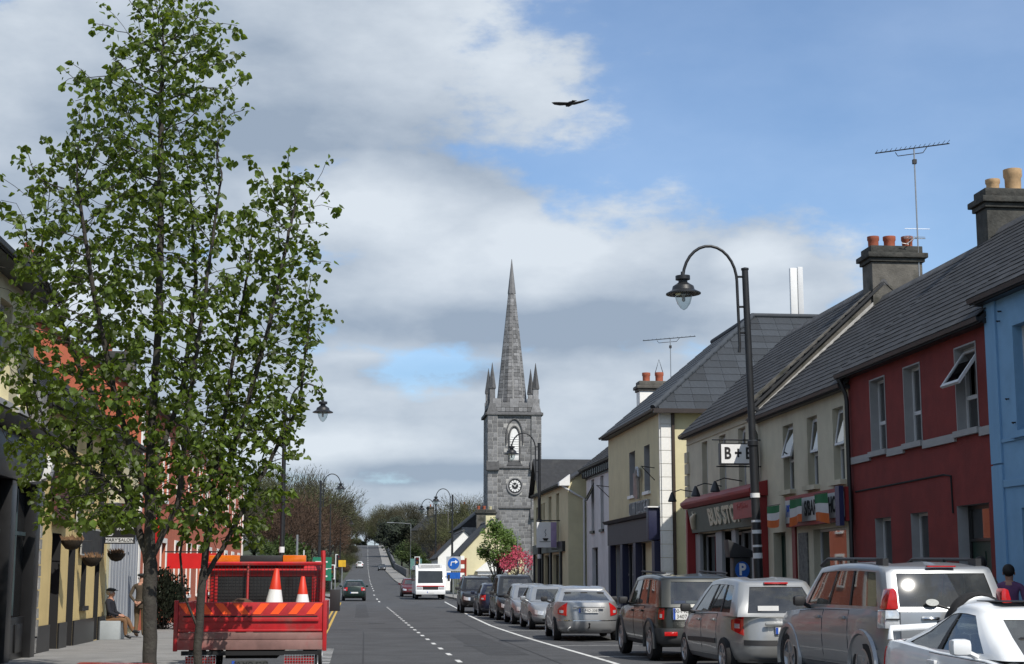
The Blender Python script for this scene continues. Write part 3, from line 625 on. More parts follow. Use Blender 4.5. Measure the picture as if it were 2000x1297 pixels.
MB().box(9.72, 10.12, -.40, -.002, 2.64, 3.66).build('console_block', M_navy, H, bevel=.03); MB().box(9.62, 10.2, -.44, -.002, 3.67, 3.71).build('console_cap', M_white, H)
for xa, xb in ((1.6, 3.65), (4.2, 6.25)): window(H, xa, xb, .45, 2.58, kind='sash', deep=.12, frame=M_reveal, curtain=False)
MB().box(6.8, 9.6, .12, .18, .3, 2.62).build('boarded_bay', M_yellow, H)
# signs on it
sn = thing('metal_letter_sign', 'weathered metal lettering fixed to the pale yellow wall', 'sign', (9.75 - .06, 53.8, gz(53) + 3.42), RR)
MB().box(0, 3.3, -.03, .05, .28, .72).build('backing', M_galv, sn); 
q = MB()
for i, (xx, k) in enumerate(zip([.12, .34, .55, .74, .98, 1.22, 1.6, 1.82, 2.06, 2.3, 2.52, 2.8, 3.02], 'SLIANIDESIGNE')):
    hh = .40; q.box(xx, xx + .05, -.075, -.032, .3, .3 + hh)
    if k in 'SEDG': q.box(xx + .05, xx + .17, -.075, -.032, .3, .36); q.box(xx + .05, xx + .17, -.075, -.032, .64, .7)
    if k in 'NA': q.box(xx + .13, xx + .18, -.075, -.032, .3, .7); q.box(xx + .05, xx + .13, -.075, -.032, .5, .56)
q.build('raised_strokes', M_grey, sn)
q = MB(); q.tube([(1.5, -.06, .8), (1.5, -.06, 1.6), (1.7, -.06, 1.85), (2.0, -.06, 1.8), (2.1, -.06, 1.55), (1.85, -.06, 1.45), (1.8, -.06, .8)], .07, 6); q.tube([(1.2, -.06, .9), (1.25, -.06, 1.7)], .06, 6); q.tube([(1.7, -.06, 1.62), (2.0, -.06, 1.66)], .05, 6); q.build('scroll_emblem', M_galv, sn, smooth=50)
q = MB(); q.tube([(9.2, 0, 5.0), (9.2, -.45, 5.05)], .015, 5); q.tube([(9.2, 0, 4.6), (9.2, -.42, 5.03)], .015, 5); q.tube([(.1, 0, 4.9), (.1, -.5, 4.95)], .015, 5); q.tube([(.1, 0, 4.5), (.1, -.45, 4.93)], .015, 5); q.build('flag_bracket', M_iron, H)
# hipped roof with flat top
o = .3; E = 6.78; T = 10.6; run = 4.25; V = [(-.2, -o, E), (Wd + o, -o, E), (Wd + o, 9.5, E), (-.2, 9.5, E), (-.2, run, T), (Wd - run, run, T), (Wd - run, 9.5, T), (-.2, 9.5, T)]
ro = MB().add(V, [(0, 1, 5, 4), (1, 2, 6, 5), (4, 5, 6, 7), (0, 4, 7, 3), (3, 7, 6, 2), (0, 3, 2, 1)]).build('roof', M_rooffelt, H)
gutter(H, -.2, Wd + o, E + .02, mat('brown_gutter', (.03, .022, .02), .5), o + .06)
MB().box(Wd + o + .003, Wd + o + .10, -o, 9.5, E - .12, E + .02).build('gutter', MATS['brown_gutter'], H)
def hip_slates(fn, Lb, slope_len, ang, sw=.6, ex=.42, lo=lambda t: 0.0, hi=lambda t: 1.0):
    out = []; rows = int(slope_len / ex)
    for r in range(rows):
        t = r * ex + ex * .6; x = lo(t) - (r % 2) * sw * .5
        while x < hi(t) - .02:
            a, c = max(x, lo(t)), min(x + sw, hi(t))
            if c - a > .08: out.append((fn((a + c) / 2, t), (c - a - .008, ex * 1.28, .016), ang))
            x += sw
    return out
sl1 = math.hypot(run + o, T - E); an1 = math.atan2(T - E, run + o)
f1 = hip_slates(lambda x, t: (x, -o + math.cos(an1) * t - math.sin(an1) * .026, E + math.sin(an1) * t + math.cos(an1) * .026), Wd, sl1, (an1 - .03, 0, 0), lo=lambda t: -.2, hi=lambda t: Wd + o - t * (run + o) / sl1)
f2 = hip_slates(lambda y, t: (Wd + o - math.cos(an1) * t + math.sin(an1) * .026, y, E + math.sin(an1) * t + math.cos(an1) * .026), Wd, sl1, None, lo=lambda t: -o + t * (run + o) / sl1, hi=lambda t: 9.5)
me = unit_box(M_slate_light)
for c, s, r in f1[:230]: mo('slate', me, ro, c, r, s)
pieces('slate', f1[230:], M_slate_light, ro, 0) if len(f1) > 230 else None
for c, s, _ in f2[:260]: mo('slate', me, ro, c, (an1 - .03, 0, R(90)), s)
q = MB(); q.tube([(Wd + o, -o, E + .05), (Wd - run, run, T + .06), (-.2, run, T + .06)], .10, 8); q.tube([(Wd - run, run, T + .06), (Wd - run, 9.5, T + .06)], .09, 8); q.build('ridge_tiles', M_slate_light, ro, smooth=50)
an = thing('phone_mast_antenna', 'white panel phone antenna on two legs above the hipped grey roof', 'antenna', (15.7, 53.4, gz(53) + 10.5), 0)
MB().box(-.13, .13, -.08, .08, .35, 2.15).build('panel', M_white, an, bevel=.03); MB().box(.16, .36, -.05, .12, .3, 2.2).build('panel', M_winframe, an, bevel=.03)
q = MB(); q.tube([(-.06, .12, 0), (-.06, .12, 1.9)], .045, 8); q.tube([(.25, .16, 0), (.25, .16, 1.9)], .045, 8); q.box(-.1, .3, .1, .16, .5, .56); q.build('leg', M_galv, an)
q = MB(); q.tube([(0, 0, -.6), (0, 0, .55)], .03, 6); q.tube([(0, 0, .2), (.3, 0, .25)], .015, 6); vp = tag(q.build('roof_vent_pipe', M_iron, loc=(14.3, 50.3, gz(50) + 8.8)), 'thin black pipe standing on the hipped grey roof', 'pipe')

# ----- white house
H = house('white_terraced_house', 'white rendered house with dark bracketed eaves between yellow and cafe buildings', (10.15, 67.2, gz(62)), RR, 8.2, 6.3, 7.5, 9.3, M_whitewall,
          [(1.4, 2.2, 3.4, 5.6), (3.9, 4.7, 3.4, 5.6), (6.3, 7.1, 3.4, 5.6), (1.5, 3.1, .6, 2.7), (6.6, 7.5, 0, 2.7)], side_r=None, slates=True, limit=160, over=.3)
for i, x in enumerate((1.4, 3.9, 6.3)): window(H, x, x + .8, 3.4, 5.6, frame=M_winbrown, sill=M_black, curtain=False, opened=R(28) if i == 0 else 0)
window(H, 1.5, 3.1, .6, 2.7, frame=M_winbrown, kind='georgian', curtain=False); door(H, 6.6, 7.5, 0, 2.7, M_black, frame=M_black)
q = MB()
for i in range(16): bx('eaves_bracket', [(.15 + i * .5, .33 + i * .5, -.22, -.002, 5.72, 6.0)], M_black, H)
bx('eaves_band', [(0, 8.2, -.05, -.003, 5.66, 5.715)], M_black, H)
ch = thing('chimney_stack', 'white painted chimney with two red pots behind the hipped roof', 'chimney', (13.0, 66.2, gz(62)), RR)
chimney(ch, 0, 0, .8, 1.35, 7.5, 9.95, M_quoin, [(0, -.3, .17, .4), (0, .28, .18, .42)], M_terra, cap=M_chim)
MB().tube([(-.0, .1, 10.33), (0, .28, 10.95), (0, .46, 10.33)], .018, 5).build('pot_guard', M_iron, ch)
aerial('television_aerial', 'smaller television aerial behind the white chimney', (13.95, 66.9, gz(62) + 9.0), 3.1, 2.4, 13, .10, R(0), .35)
# ----- cafe
H = house('cream_cafe_building', 'cream cafe building with gabled front and black ground floor', (9.4, 80.9, gz(73)), RR, 13.2, 5.72, 8.0, 8.0, M_yellow,
          [(1.1, 2.0, 3.1, 5.0), (3.3, 3.9, 3.1, 5.1), (4.2, 4.8, 3.1, 5.1), (6.3, 7.4, 3.1, 5.3), (9.2, 10.2, 3.1, 5.3), (.9, 3.9, .2, 2.5), (4.6, 7.2, .2, 2.5), (7.9, 10.8, .2, 2.5)], slates=False, side_l=True)
for a, c, z in ((1.1, 2.0, 5.0), (3.3, 3.9, 5.1), (4.2, 4.8, 5.1), (6.3, 7.4, 5.3), (9.2, 10.2, 5.3)): window(H, a, c, 3.1, z, frame=M_reveal, sill=M_cream)
for a, c in ((.9, 3.9), (4.6, 7.2), (7.9, 10.8)): window(H, a, c, .2, 2.5, kind='fixed', frame=M_black, sill=M_black, curtain=False)
bx('black_fascia', [(.5, 12.2, -.14, -.002, 2.6, 3.05)], M_black, H); bx('black_pilaster', [(xa, xa + .35, -.1, -.002, -.1, 2.595) for xa in (.5, 4.0, 7.3, 10.85)], M_black, H)
q = MB(); q.prism([(.9, 5.65), (2.7, 7.3), (4.5, 5.65)], -.10, 2.5, 'y'); q.build('front_gable', M_yellow, H); q = MB(); q.add([(.6, -.35, 5.52), (2.7, -.35, 7.42), (2.7, 3.0, 7.42), (.6, .3, 5.52)], [(0, 1, 2, 3)]); q.add([(4.8, -.35, 5.52), (2.7, -.35, 7.42), (2.7, 3.0, 7.42), (4.8, .3, 5.52)], [(3, 2, 1, 0)]); q.build('gable_roof', M_slate, H)
MB().prism([(-.42, 5.45), (.05, 5.45), (.05, 5.95), (-.42, 5.6)], 13.0, 13.5, 'x').build('eaves_box', M_white, H)
MB().tube([(13.4, -.3, 5.45), (13.3, .3, 5.1), (13.27, .7, 4.9), (13.27, .7, 0)], .05, 8).build('downpipe', M_white, H, smooth=40)
cs = thing('cafe_hanging_sign', 'white and mauve square cafe sign with a cup drawing', 'sign', (9.3, 70.4, gz(70) + 2.9), 0)
MB().box(-.98, -.08, -.1, .1, 0, 1.15).build('panel', M_white, cs); MB().box(-.34, -.078, -.103, .103, .004, 1.146).build('mauve_strip', mat('mauve', (.32, .25, .42), .6), cs)
q = MB(); q.prism([(-.72, .42), (-.66, .3), (-.52, .3), (-.44, .42)], -.112, -.104, 'y'); q.tube([(-.86, -.108, .26), (-.36, -.108, .26)], .012, 5); q.tube([(-.6, -.108, .5), (-.56, -.108, .6), (-.62, -.108, .7), (-.56, -.108, .82)], .012, 5); q.build('cup_drawing', M_ink, cs)
q = MB(); q.tube([(.1, 0, 1.22), (-1.0, 0, 1.22)], .025, 6); q.tube([(.1, 0, -.07), (-.3, 0, -.07)], .025, 6); q.build('bracket', M_iron, cs)

# an assumed alley separates the cream shop from the yellow building: this stretch of the row is moved and enlarged by scaling about the camera
for o in [o for o in C.objects if o not in FAR0 and o.parent is None]:
    o.location = (o.location.x * 1.07, o.location.y * 1.07, (o.location.z - 1.6) * 1.07 + 1.6 if o.location.z > 2 else o.location.z); o.scale = tuple(v * 1.07 for v in o.scale)
# ---------------------------------------------------------------- church
CY = 165.0; cg = ground(CY) + .1
ch = thing('stone_church', 'grey stone church tower with tall spire, corner pinnacles and clock', 'church', (17.1, CY, cg), 0); ch.scale = (.95, .95, 1.0)
q = MB(); q.box(-3.0, 3.0, 0, 6, -.5, 18.6); q.box(-2.75, 2.75, .25, 5.75, 18.6, 19.3); tower = q.build('tower_core', M_mortar, ch)
def excluded(x, z):
    if math.hypot(x - .05, z - 10.75) < 1.05: return True
    if abs(x) < .78 and 13.2 < z < 17.5: return True
    if abs(x) < 1.15 and z < 4.3: return True
    return False
stones = []; left = []
def course_row(z, h, x0, x1, lo, hi):
    out = []; x = x0
    while x < x1 - .05:
        w = min(random.uniform(lo, hi), x1 - x)
        if x1 - (x + w) < .2: w = x1 - x
        out.append((x, x + w)); x += w
    return out
z = 18.55
while z > .2:
    h = random.choice((.26, .32, .38, .42)); z -= h
    for a, c in course_row(z, h, -1.98, 1.98, .35, .95):
        if not excluded((a + c) / 2, z + h / 2): stones.append((((a + c) / 2, 0.032, z + h / 2), (c - a - .05, .12, h - .05), (random.uniform(-.012, .012), 0, random.uniform(-.01, .01))))
    for a, c in course_row(z, h, .05, 5.95, .4, .9): left.append(((-2.96, (a + c) / 2, z + h / 2), (.12, c - a - .045, h - .045), (0, 0, 0)))
pieces('stone_block', stones, M_stone, tower, 300); pieces('side_stone_block', left, M_stone, tower, 0)
# corner buttresses with stepped weatherings
for sx in (-1, 1):
    q = MB(); q.box(sx * 2.5 - .55, sx * 2.5 + .55, -.22, 1.0, -.5, 18.4); bt = q.build('corner_buttress', M_mortar, ch); bl = []; z = 18.35
    while z > .3:
        h = random.choice((.4, .46, .5)); z -= h; k = random.choice((0, 1))
        cut = random.uniform(-.15, .25); seg = [(-.54, cut), (cut, .54)]
        for a, c in seg: bl.append(((sx * 2.5 + (a + c) / 2, -.17, z + h / 2), (c - a - .05, .14, h - .05), (random.uniform(-.01, .01), 0, 0)))
        if sx < 0: bl.append(((sx * 2.5 - .50, .38, z + h / 2), (.14, 1.2, h - .045), (0, 0, 0)))
        else: bl.append(((sx * 2.5 + .50, .38, z + h / 2), (.14, 1.2, h - .045), (0, 0, 0)))
    pieces('buttress_stone', bl, M_stone, bt, 130)
    for zz in (12.55, 7.4): MB().prism([(-.55, zz), (-.2, zz + .9), (.4, zz + .9), (.4, zz - .15), (-.55, zz - .15)], sx * 2.5 - .72, sx * 2.5 + .72, 'x').build('weathering', M_stone_dark, bt)
q = MB()
for zz in (12.65, 8.35): q.prism([(-.18, zz), (-.18, zz + .1), (-.02, zz + .28), (.1, zz + .28), (.1, zz)], -2.0, 2.0, 'x')
q.prism([(-.36, 18.4), (-.36, 18.52), (-.1, 18.75), (.2, 18.75), (.2, 18.4)], -3.15, 3.15, 'x'); q.box(-3.3, -3.0, -.2, 6.2, 18.4, 18.7); q.box(3.0, 3.3, -.2, 6.2, 18.4, 18.7); q.build('string_course', M_stone_dark, ch)
# battlements
mer = []
for i in range(5):
    x = -2.0 + i * 1.0; mer.append(((x, .3, 19.55 + (.22 if i % 2 == 0 else 0)), (.98, .4, .5 + (.44 if i % 2 == 0 else 0)), (0, 0, 0)))
    mer.append(((-2.75, 1.0 + i, 19.55 + (.22 if i % 2 == 0 else 0)), (.4, .98, .5 + (.44 if i % 2 == 0 else 0)), (0, 0, 0))); mer.append(((2.75, 1.0 + i, 19.55 + (.22 if i % 2 == 0 else 0)), (.4, .98, .5 + (.44 if i % 2 == 0 else 0)), (0, 0, 0)))
pieces('battlement', mer, M_stone, ch)
ban = []
for i in range(8): ban.append(((-1.75 + i * .5, .20, 19.05), (.46, .14, .42), (0, 0, 0)))
pieces('parapet_stone', ban, M_stone, ch)
# pinnacles
for px, py in ((-2.5, .45), (2.5, .45), (-2.5, 5.5), (2.5, 5.5)):
    q = MB(); q.prism([(px - .6, 18.75), (px + .6, 18.75), (px + .34, 19.7), (px - .34, 19.7)], py - .42, py + .42, 'y'); q.box(px - .31, px + .31, py - .31, py + .31, 19.7, 21.3); pn = q.build('pinnacle', M_stone, ch)
    q = MB(); q.box(px - .38, px + .38, py - .38, py + .38, 21.3, 21.42); q.lathe([(.44, 21.42), (.02, 24.2)], 4, (px, py, 0)); q.build('pinnacle_cap', M_stone_dark, pn)
# spire in courses
z0s, z1s, r0 = 19.2, 36.2, 1.95; zc = z0s; SPQ = []
sp = MB().lathe([(r0 * .93, z0s), (.03, z1s - .4)], 8, (0, 3, 0)).build('spire', M_mortar, ch)
while zc < 32.2:
    h = random.uniform(.34, .46); za, zb = zc, min(zc + h - .035, 32.3); ra = r0 * (z1s - za) / (z1s - z0s); rb = r0 * (z1s - zb) / (z1s - z0s)
    for j in range(8):
        a0, a1 = 2 * math.pi * (j + .5) / 8, 2 * math.pi * (j + 1.5) / 8
        if math.sin((a0 + a1) / 2) > .5: continue
        k = random.uniform(.35, .65); parts_ = [(0, k), (k, 1)] if ra > .75 else [(0, 1)]
        for u0, u1 in parts_:
            def P(r, u): return (r * lerp(math.cos(a0), math.cos(a1), u), 3 + r * lerp(math.sin(a0), math.sin(a1), u))
            g = .012; vs = []
            for zz, rr in ((za, ra), (zb, rb)):
                for s_ in (1.0, .93):
                    for u in (u0 + g, u1 - g): vs.append((*P(rr * s_, u), zz))
            # order: bottom outer a,b ; bottom inner a,b ; top outer a,b ; top inner a,b
            stones_f = [(0, 1, 5, 4), (4, 5, 7, 6), (0, 4, 6, 2), (1, 3, 7, 5), (0, 2, 3, 1)]
            SPQ.append((vs, stones_f))
    zc += h
for i, (vs, ff) in enumerate(SPQ[:180]): MB().add(vs, ff).build('spire_stone', M_stone, sp, fix=False)
q = MB()
for vs, ff in SPQ[180:]: q.add(vs, ff)
o = q.build('spire_stone_field', M_stone, sp, fix=False); o['kind'] = 'stuff'
MB().lathe([(r0 * (z1s - 32.3) / (z1s - z0s) * 1.09, 32.3), (.03, z1s + .05)], 8, (0, 3, 0)).build('spire_tip', mat('lead_cap', (.17, .17, .175), .7, var=.2), sp)
q = MB()
for j in range(8):
    a = 2 * math.pi * (j + .5) / 8; q.tube([(r0 * 1.0 * math.cos(a), 3 + r0 * math.sin(a), z0s), (.37 * math.cos(a), 3 + .37 * math.sin(a), 32.4)], [.06, .03], 5)
# belfry lancet
def lancet(w, h0, h1, n=7): return [(-w, h0), (w, h0)] + [(w - 2 * w * (1 - math.cos(t)) * .5, h1 + (w * 2.1) * math.sin(t)) for t in np.linspace(0, math.pi / 2, n)] + [(-w + 2 * w * (1 - math.cos(t)) * .5, h1 + (w * 2.1) * math.sin(t)) for t in np.linspace(math.pi / 2, 0, n)][1:]
MB().prism(lancet(.5, 13.6, 15.9), -.03, .02, 'y').build('belfry_louvre', M_white, ch)
lv = [((0, -.045, 13.8 + i * .25), (.96 if i < 9 else .7, .05, .05), (R(35), 0, 0)) for i in range(10)]
pieces('louvre_slat', lv, M_white, ch)
q = MB(); pl_ = lancet(.62, 13.4, 15.9); q.tube([(x, -.09, z) for x, z in pl_[1:]] + [(pl_[0][0], -.09, pl_[0][1])], .09, 6); pl_ = lancet(.95, 15.2, 16.0); q.tube([(x, -.12, z) for x, z in pl_[1:]] + [(pl_[0][0], -.12, pl_[0][1])], .07, 6); q.prism([(-.9, 12.95), (.9, 12.95), (.62, 13.5), (-.62, 13.5)], -.1, .02, 'y'); q.build('belfry_surround', M_stone_dark, ch, smooth=45)
# clock
ck = MB().lathe([(.84, -.10), (.84, .0)], 28, (.05, -.02, 10.75), 'y').build('clock', M_stone_dark, ch)
MB().lathe([(.72, -.125), (.72, -.102)], 28, (.05, -.02, 10.75), 'y').build('clock_face', M_iron, ck)
MB().lathe([(.80, -.17), (.92, -.17), (.92, -.03), (.80, -.03), (.80, -.17)], 28, (.05, -.02, 10.75), 'y', cap=False).build('clock_rim', M_stone, ck)
for i in range(12):
    a = i * math.pi / 6; MB().prism([(-.08, .36), (.08, .36), (.12, .62), (-.12, .62)], -.165, -.147, 'y').build('hour_mark', M_white, ck, loc=(.05, 0, 10.75), rot=(0, a, 0))
q = MB(); q.box(-.03, .03, -.185, -.17, -.1, .4); h1_ = q.build('clock_hand', M_white, ck, loc=(.05, 0, 10.75), rot=(0, R(-60), 0)); q = MB(); q.box(-.025, .025, -.2, -.187, -.1, .56); q.build('clock_hand', M_white, ck, loc=(.05, 0, 10.75), rot=(0, R(40), 0))
# door
q = MB(); pl_ = lancet(1.0, -.2, 2.4); q.tube([(x, -.12, z) for x, z in pl_[1:]] + [(pl_[0][0], -.12, pl_[0][1])], .14, 6); q.build('door_arch', M_stone_dark, ch, smooth=45)
MB().prism(lancet(.86, -.2, 2.4), -.03, .02, 'y').build('church_door', mat('church_door_wood', (.03, .022, .02), .6, var=.3), ch)
vo = []
for i in range(11):
    t = math.pi * (i + .5) / 11; vo.append(((1.45 * math.cos(t), -.03, 2.35 + 1.95 * math.sin(t)), (.36, .12, .52), (0, -t + math.pi / 2, 0)))
pieces('arch_stone', vo, M_stone, ch)
q = MB(); q.box(-5.5, 5.5, 6.0, 26, -.5, 6.5); nv = q.build('nave', M_stone, ch); MB().prism([(-5.9, 6.4), (0, 11.0), (5.9, 6.4)], 6.05, 26.3, 'y').build('nave_roof', M_slate, nv)

# ---------------------------------------------------------------- cottages beyond the junction
H = house('yellow_cottage', 'pale yellow gabled cottage with red and white quoins beyond the bus', (8.6, 137, ground(130) + .1), RR, 11.5, 3.25, 5.2, 6.0, M_yellow, [(9.2, 10.4, .9, 2.4), (3, 4.2, .9, 2.4), (6.2, 7.2, 0, 2.2)], slates=False, over=.25)
window(H, 9.2, 10.4, .9, 2.4, frame=M_winbrown, kind='georgian', curtain=False); window(H, 3, 4.2, .9, 2.4, curtain=False); door(H, 6.2, 7.2, 0, 2.2, M_black, fan=0)
M_rq = mat('red_quoin', (.30, .035, .02), .8, var=.1)
for i in range(9): pieces('quoin', [((11.52, .16 + .05 * (i % 2), .2 + i * .34), (.06, .32 + .1 * (i % 2), .33), (0, 0, 0))], M_rq if i % 2 else M_quoin, H)
MB().tube([(11.58, .45, 2.9), (11.58, .42, 0)], .06, 6).build('downpipe', M_rq, H)
chimney(H, .5, 2.6, .6, .9, 5.2, 7.3, M_chim, [(0, -.25, .14, .3), (0, .25, .14, .3)], M_terra)
chimney(H, 9.6, 2.6, .6, .8, 5.2, 6.9, M_yellow, [(0, 0, .14, .25)], M_yellow)
q = MB(); q.box(11.5, 11.9, 1.4, 3.8, 0, 1.9); q.prism([(1.2, 1.85), (2.6, 3.0), (4.0, 1.85)], 11.3, 12.1, 'x'); q.build('porch', M_quoin, H)
H = house('white_cottage', 'bright white gabled cottage half hidden behind the bus', (8.0, 160, ground(155) + .1), RR, 12, 3.2, 4.9, 5.6, M_quoin, [(3, 4, .9, 2.2)], slates=False, over=.3); window(H, 3, 4, .9, 2.2, curtain=False)
H = house('grey_hill_house', 'grey slate roofed house among bare trees on the far hill', (11, 300, ground(300) + 3.2), R(-60), 13, 5.0, 8, 8.0, M_chim, [(2, 3, 3, 4.4), (6, 7, 3, 4.4), (10, 11, 3, 4.4)], slates=False)
for x in (2, 6, 10): window(H, x, x + 1, 3, 4.4, curtain=False)
chimney(H, .6, 4, .8, 1.2, 6.5, 9.6, M_chim, [(0, 0, .15, .4)], M_terra); chimney(H, 12.4, 4, .8, 1.2, 6.5, 9.6, M_chim, [(0, 0, .15, .4)], M_terra)
H = house('brown_hill_house', 'distant house with wide brick chimney behind the bare trees', (24, 255, ground(255) + 3.6), R(-70), 12, 5.2, 8, 8.6, M_chim, [(2, 3, 3, 4.4), (8, 9, 3, 4.4)], slates=False)
for x in (2, 8): window(H, x, x + 1, 3, 4.4, curtain=False)
chimney(H, 6, 4, .9, 2.4, 7.5, 11.0, mat('brown_brick', (.13, .075, .05), .9, var=.3, scale=6), [(0, -.8, .15, .4), (0, -.3, .15, .4), (0, .3, .15, .4), (0, .8, .15, .4)], M_terra)
gw = tag(MB().box(8.3, 16, 0, .35, -.1, 1.75).build('garden_wall', M_stone_dark, loc=(0, 113, ground(113))), 'low dark wall in front of the yellow cottage', 'wall')

# ---------------------------------------------------------------- left side of the street
LX = -6.3
H = house('tall_cream_building', 'tall cream building above the black pub front at the left edge', (LX, 18.0, gz(25)), LR, 12.6, 7.15, 8, 9.4, M_yellow, [(2, 3, 4.6, 6.4), (5.5, 6.5, 4.6, 6.4), (9.6, 10.6, 4.6, 6.4), (11.3, 12.2, 4.6, 6.4)], slates=False, over=.5, side_l=True)
for x in (2, 5.5, 9.6): window(H, x, x + 1, 4.6, 6.4)
window(H, 11.3, 12.2, 4.6, 6.4)
q = MB(); q.box(8.0, 12.75, -.30, -.002, 3.2, 4.0); q.prism([(-.002, 4.0), (-.55, 4.05), (-.6, 4.2), (-.002, 4.35)], 7.9, 12.95, 'x')
for xa in (8.0, 10.1, 12.3): q.box(xa, xa + .42, -.26, -.002, -.1, 3.19)
q.box(8.4, 10.1, -.12, -.003, -.1, .75); q.box(10.5, 12.3, -.12, -.003, -.1, .75)
for xa in (8.5, 9.3, 10.6, 11.5): q.box(xa, xa + .6, -.15, -.121, .1, .62)
q.build('black_shopfront', M_black, H, bevel=.012)
MB().box(8.42, 12.28, -.05, -.003, .76, 3.19).build('dark_shop_glazing', mat('dark_gloss_glazing', (.012, .013, .014), .08, var=0), H)
q = MB()
for xa in (9.25, 11.4): q.box(xa, xa + .06, -.09, -.052, .78, 3.1)
q.box(8.45, 12.25, -.085, -.052, 2.25, 2.32); q.build('glazing_bars', mat('dark_teal_paint', (.05, .075, .08), .5), H)
fl = thing('white_floodlight', 'small white floodlight on an arm over the black shopfront', 'lamp', (LX + .3, 29.0, gz(29) + 3.35), 0)
MB().prism([(0, -.2), (.14, -.16), (.24, .2), (.1, .24)], -.16, .16, 'y').build('head', M_white, fl, bevel=.02, loc=(.3, 0, .1)); MB().tube([(0, 0, -.12), (.36, 0, -.08)], .03, 6).build('arm', M_white, fl)
rs = thing('rough_stone_strip', 'narrow strip of rough whitewashed stone wall beside the yellow pub', 'wall', (LX, 30.6, gz(31)), LR)
MB().box(.02, 1.38, .02, 6, -.2, 5.2).build('core', M_chim, rs); st = []
z = .0
while z < 5.1:
    h = random.uniform(.2, .36); x = .03
    while x < 1.3:
        w = min(random.uniform(.25, .55), 1.38 - x); st.append(((x + w / 2, .0 + random.uniform(-.02, .02), z + h / 2), (w - .03, .12, h - .03), (random.uniform(-.05, .05), random.uniform(-.05, .05), random.uniform(-.06, .06)))); x += w
    z += h
pieces('rough_stone', st, mat('whitewashed_stone', (.34, .33, .31), .95, var=.35, scale=5, rnd=.3, bump=.9, bscale=14, stain=(.12, .12, .11), stain_amt=.7), rs)
pub = house('yellow_pub', 'warm yellow pub with black plinth and hanging baskets behind the tree', (LX, 32.0, gz(36)), LR, 8.6, 5.2, 7.0, 8.0, M_pub,
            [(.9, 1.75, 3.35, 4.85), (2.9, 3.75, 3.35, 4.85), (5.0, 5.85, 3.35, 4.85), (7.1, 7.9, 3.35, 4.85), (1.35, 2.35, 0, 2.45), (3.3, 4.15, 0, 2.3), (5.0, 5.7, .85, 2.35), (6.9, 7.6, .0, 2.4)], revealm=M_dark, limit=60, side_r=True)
for x in (.9, 2.9, 5.0, 7.1): window(pub, x, x + (.8 if x > 7 else .85), 3.35, 4.85, frame=M_winbrown, sill=M_black, curtain=False)
M_wood = mat('varnished_wood', (.12, .035, .018), .45, var=.3, scale=7)
door(pub, 1.35, 2.35, 0, 2.45, M_wood, frame=M_wood); door(pub, 3.3, 4.15, 0, 2.3, M_wood, frame=M_wood, fan=0); window(pub, 5.0, 5.7, .85, 2.35, frame=M_winbrown, sill=M_black, curtain=False); door(pub, 6.9, 7.6, 0, 2.4, M_black, frame=M_black)
bx('plinth', [(a, c, -.04, -.001, -.1, .55) for a, c in ((0, 1.34), (2.36, 3.29), (4.16, 6.89), (7.61, 8.6))], M_black, pub)
M_maroon = mat('maroon_board', (.10, .028, .028), .7, var=.25, scale=8, streak=.6)
tag(MB().box(0, 1.5, -.06, 0, 0, 1.0).build('maroon_sign_board', M_maroon, loc=(LX + .05, 33.1, gz(33) + 2.62), rot=(0, 0, LR)), 'weathered maroon sign board above the first pub door', 'sign')
def slateboard(label, y, z, w, h, txt, size):
    s = thing('pub_name_board', label, 'sign', (LX + .06, y, gz(36) + z), LR, 'name boards on the yellow pub'); MB().box(0, w, -.03, 0, 0, h).build('frame', mat('weathered_white', (.42, .42, .40), .8, var=.3, scale=9), s); MB().box(.05, w - .05, -.04, -.031, .05, h - .05).build('panel', mat('blackboard', (.03, .032, .034), .7, var=.5, scale=6), s)
    if txt: text(txt, size, MATS['weathered_white'], s, (w / 2, -.044, h / 2), (R(90), 0, 0))
slateboard('narrow upright black board on the yellow pub wall', 35.7, 2.75, .75, .72, '', .2); slateboard('long black name board over the pub windows', 36.4, 2.02, 3.2, .66, '', .4)
def basket(label, y, z):
    s = thing('hanging_basket', label, 'basket', (LX + .34, y, gz(36) + z), 0, 'hanging baskets on the yellow pub'); s.scale = (.8, .8, .8); MB().lathe([(.02, -.24), (.16, -.2), (.27, -.06), (.29, .02)], 12).build('bowl', mat('dark_coir', (.03, .022, .014), .95, var=.4, scale=12, bump=.8), s, smooth=50)
    q = MB()
    for j in range(60): a = random.uniform(0, 6.3); r = random.uniform(0, .3); x, y_ = r * math.cos(a), r * math.sin(a); q.add([(x, y_, .0), (x + .05, y_ + .02, .06), (x + random.uniform(-.08, .08), y_, random.uniform(.08, .2))], [(0, 1, 2)])
    q.build('dry_plants', mat('dry_stems', (.16, .09, .045), .9, var=.4), s); MB().tube([(-.42, 0, .5), (0, 0, .48)], .012, 5).build('bracket', M_iron, s)
    MB().tube([(0, 0, .48), (0, 0, .0)], .006, 4).build('chain', M_iron, s)
basket('dark hanging basket over the first pub door', 33.7, 2.28); basket('dry hanging basket between the pub doors', 36.3, 1.95); basket('brown straggly basket at the end of the pub', 40.0, 2.1)
sal = house('grey_salon_building', 'building with silvery grey boarded shopfront beyond the pub', (LX, 40.65, gz(43)), LR, 5.4, 5.4, 7, 8.2, M_yellow, [(.9, 1.7, 3.5, 5.0), (3.4, 4.2, 3.5, 5.0)], slates=False)
for x in (.9, 3.4): window(sal, x, x + .8, 3.5, 5.0)
M_silver = mat('silver_grey_paint', (.34, .36, .39), .65, var=.2, scale=3)
for i in range(18): pieces('board', [((.55 + i * .27, -.03 - .02 * (i % 2), 1.45), (.255, .05, 2.6), (0, 0, 0))], M_silver, sal)
MB().box(.2, 5.2, -.15, -.002, 2.8, 3.1).build('shop_lintel', M_black, sal)
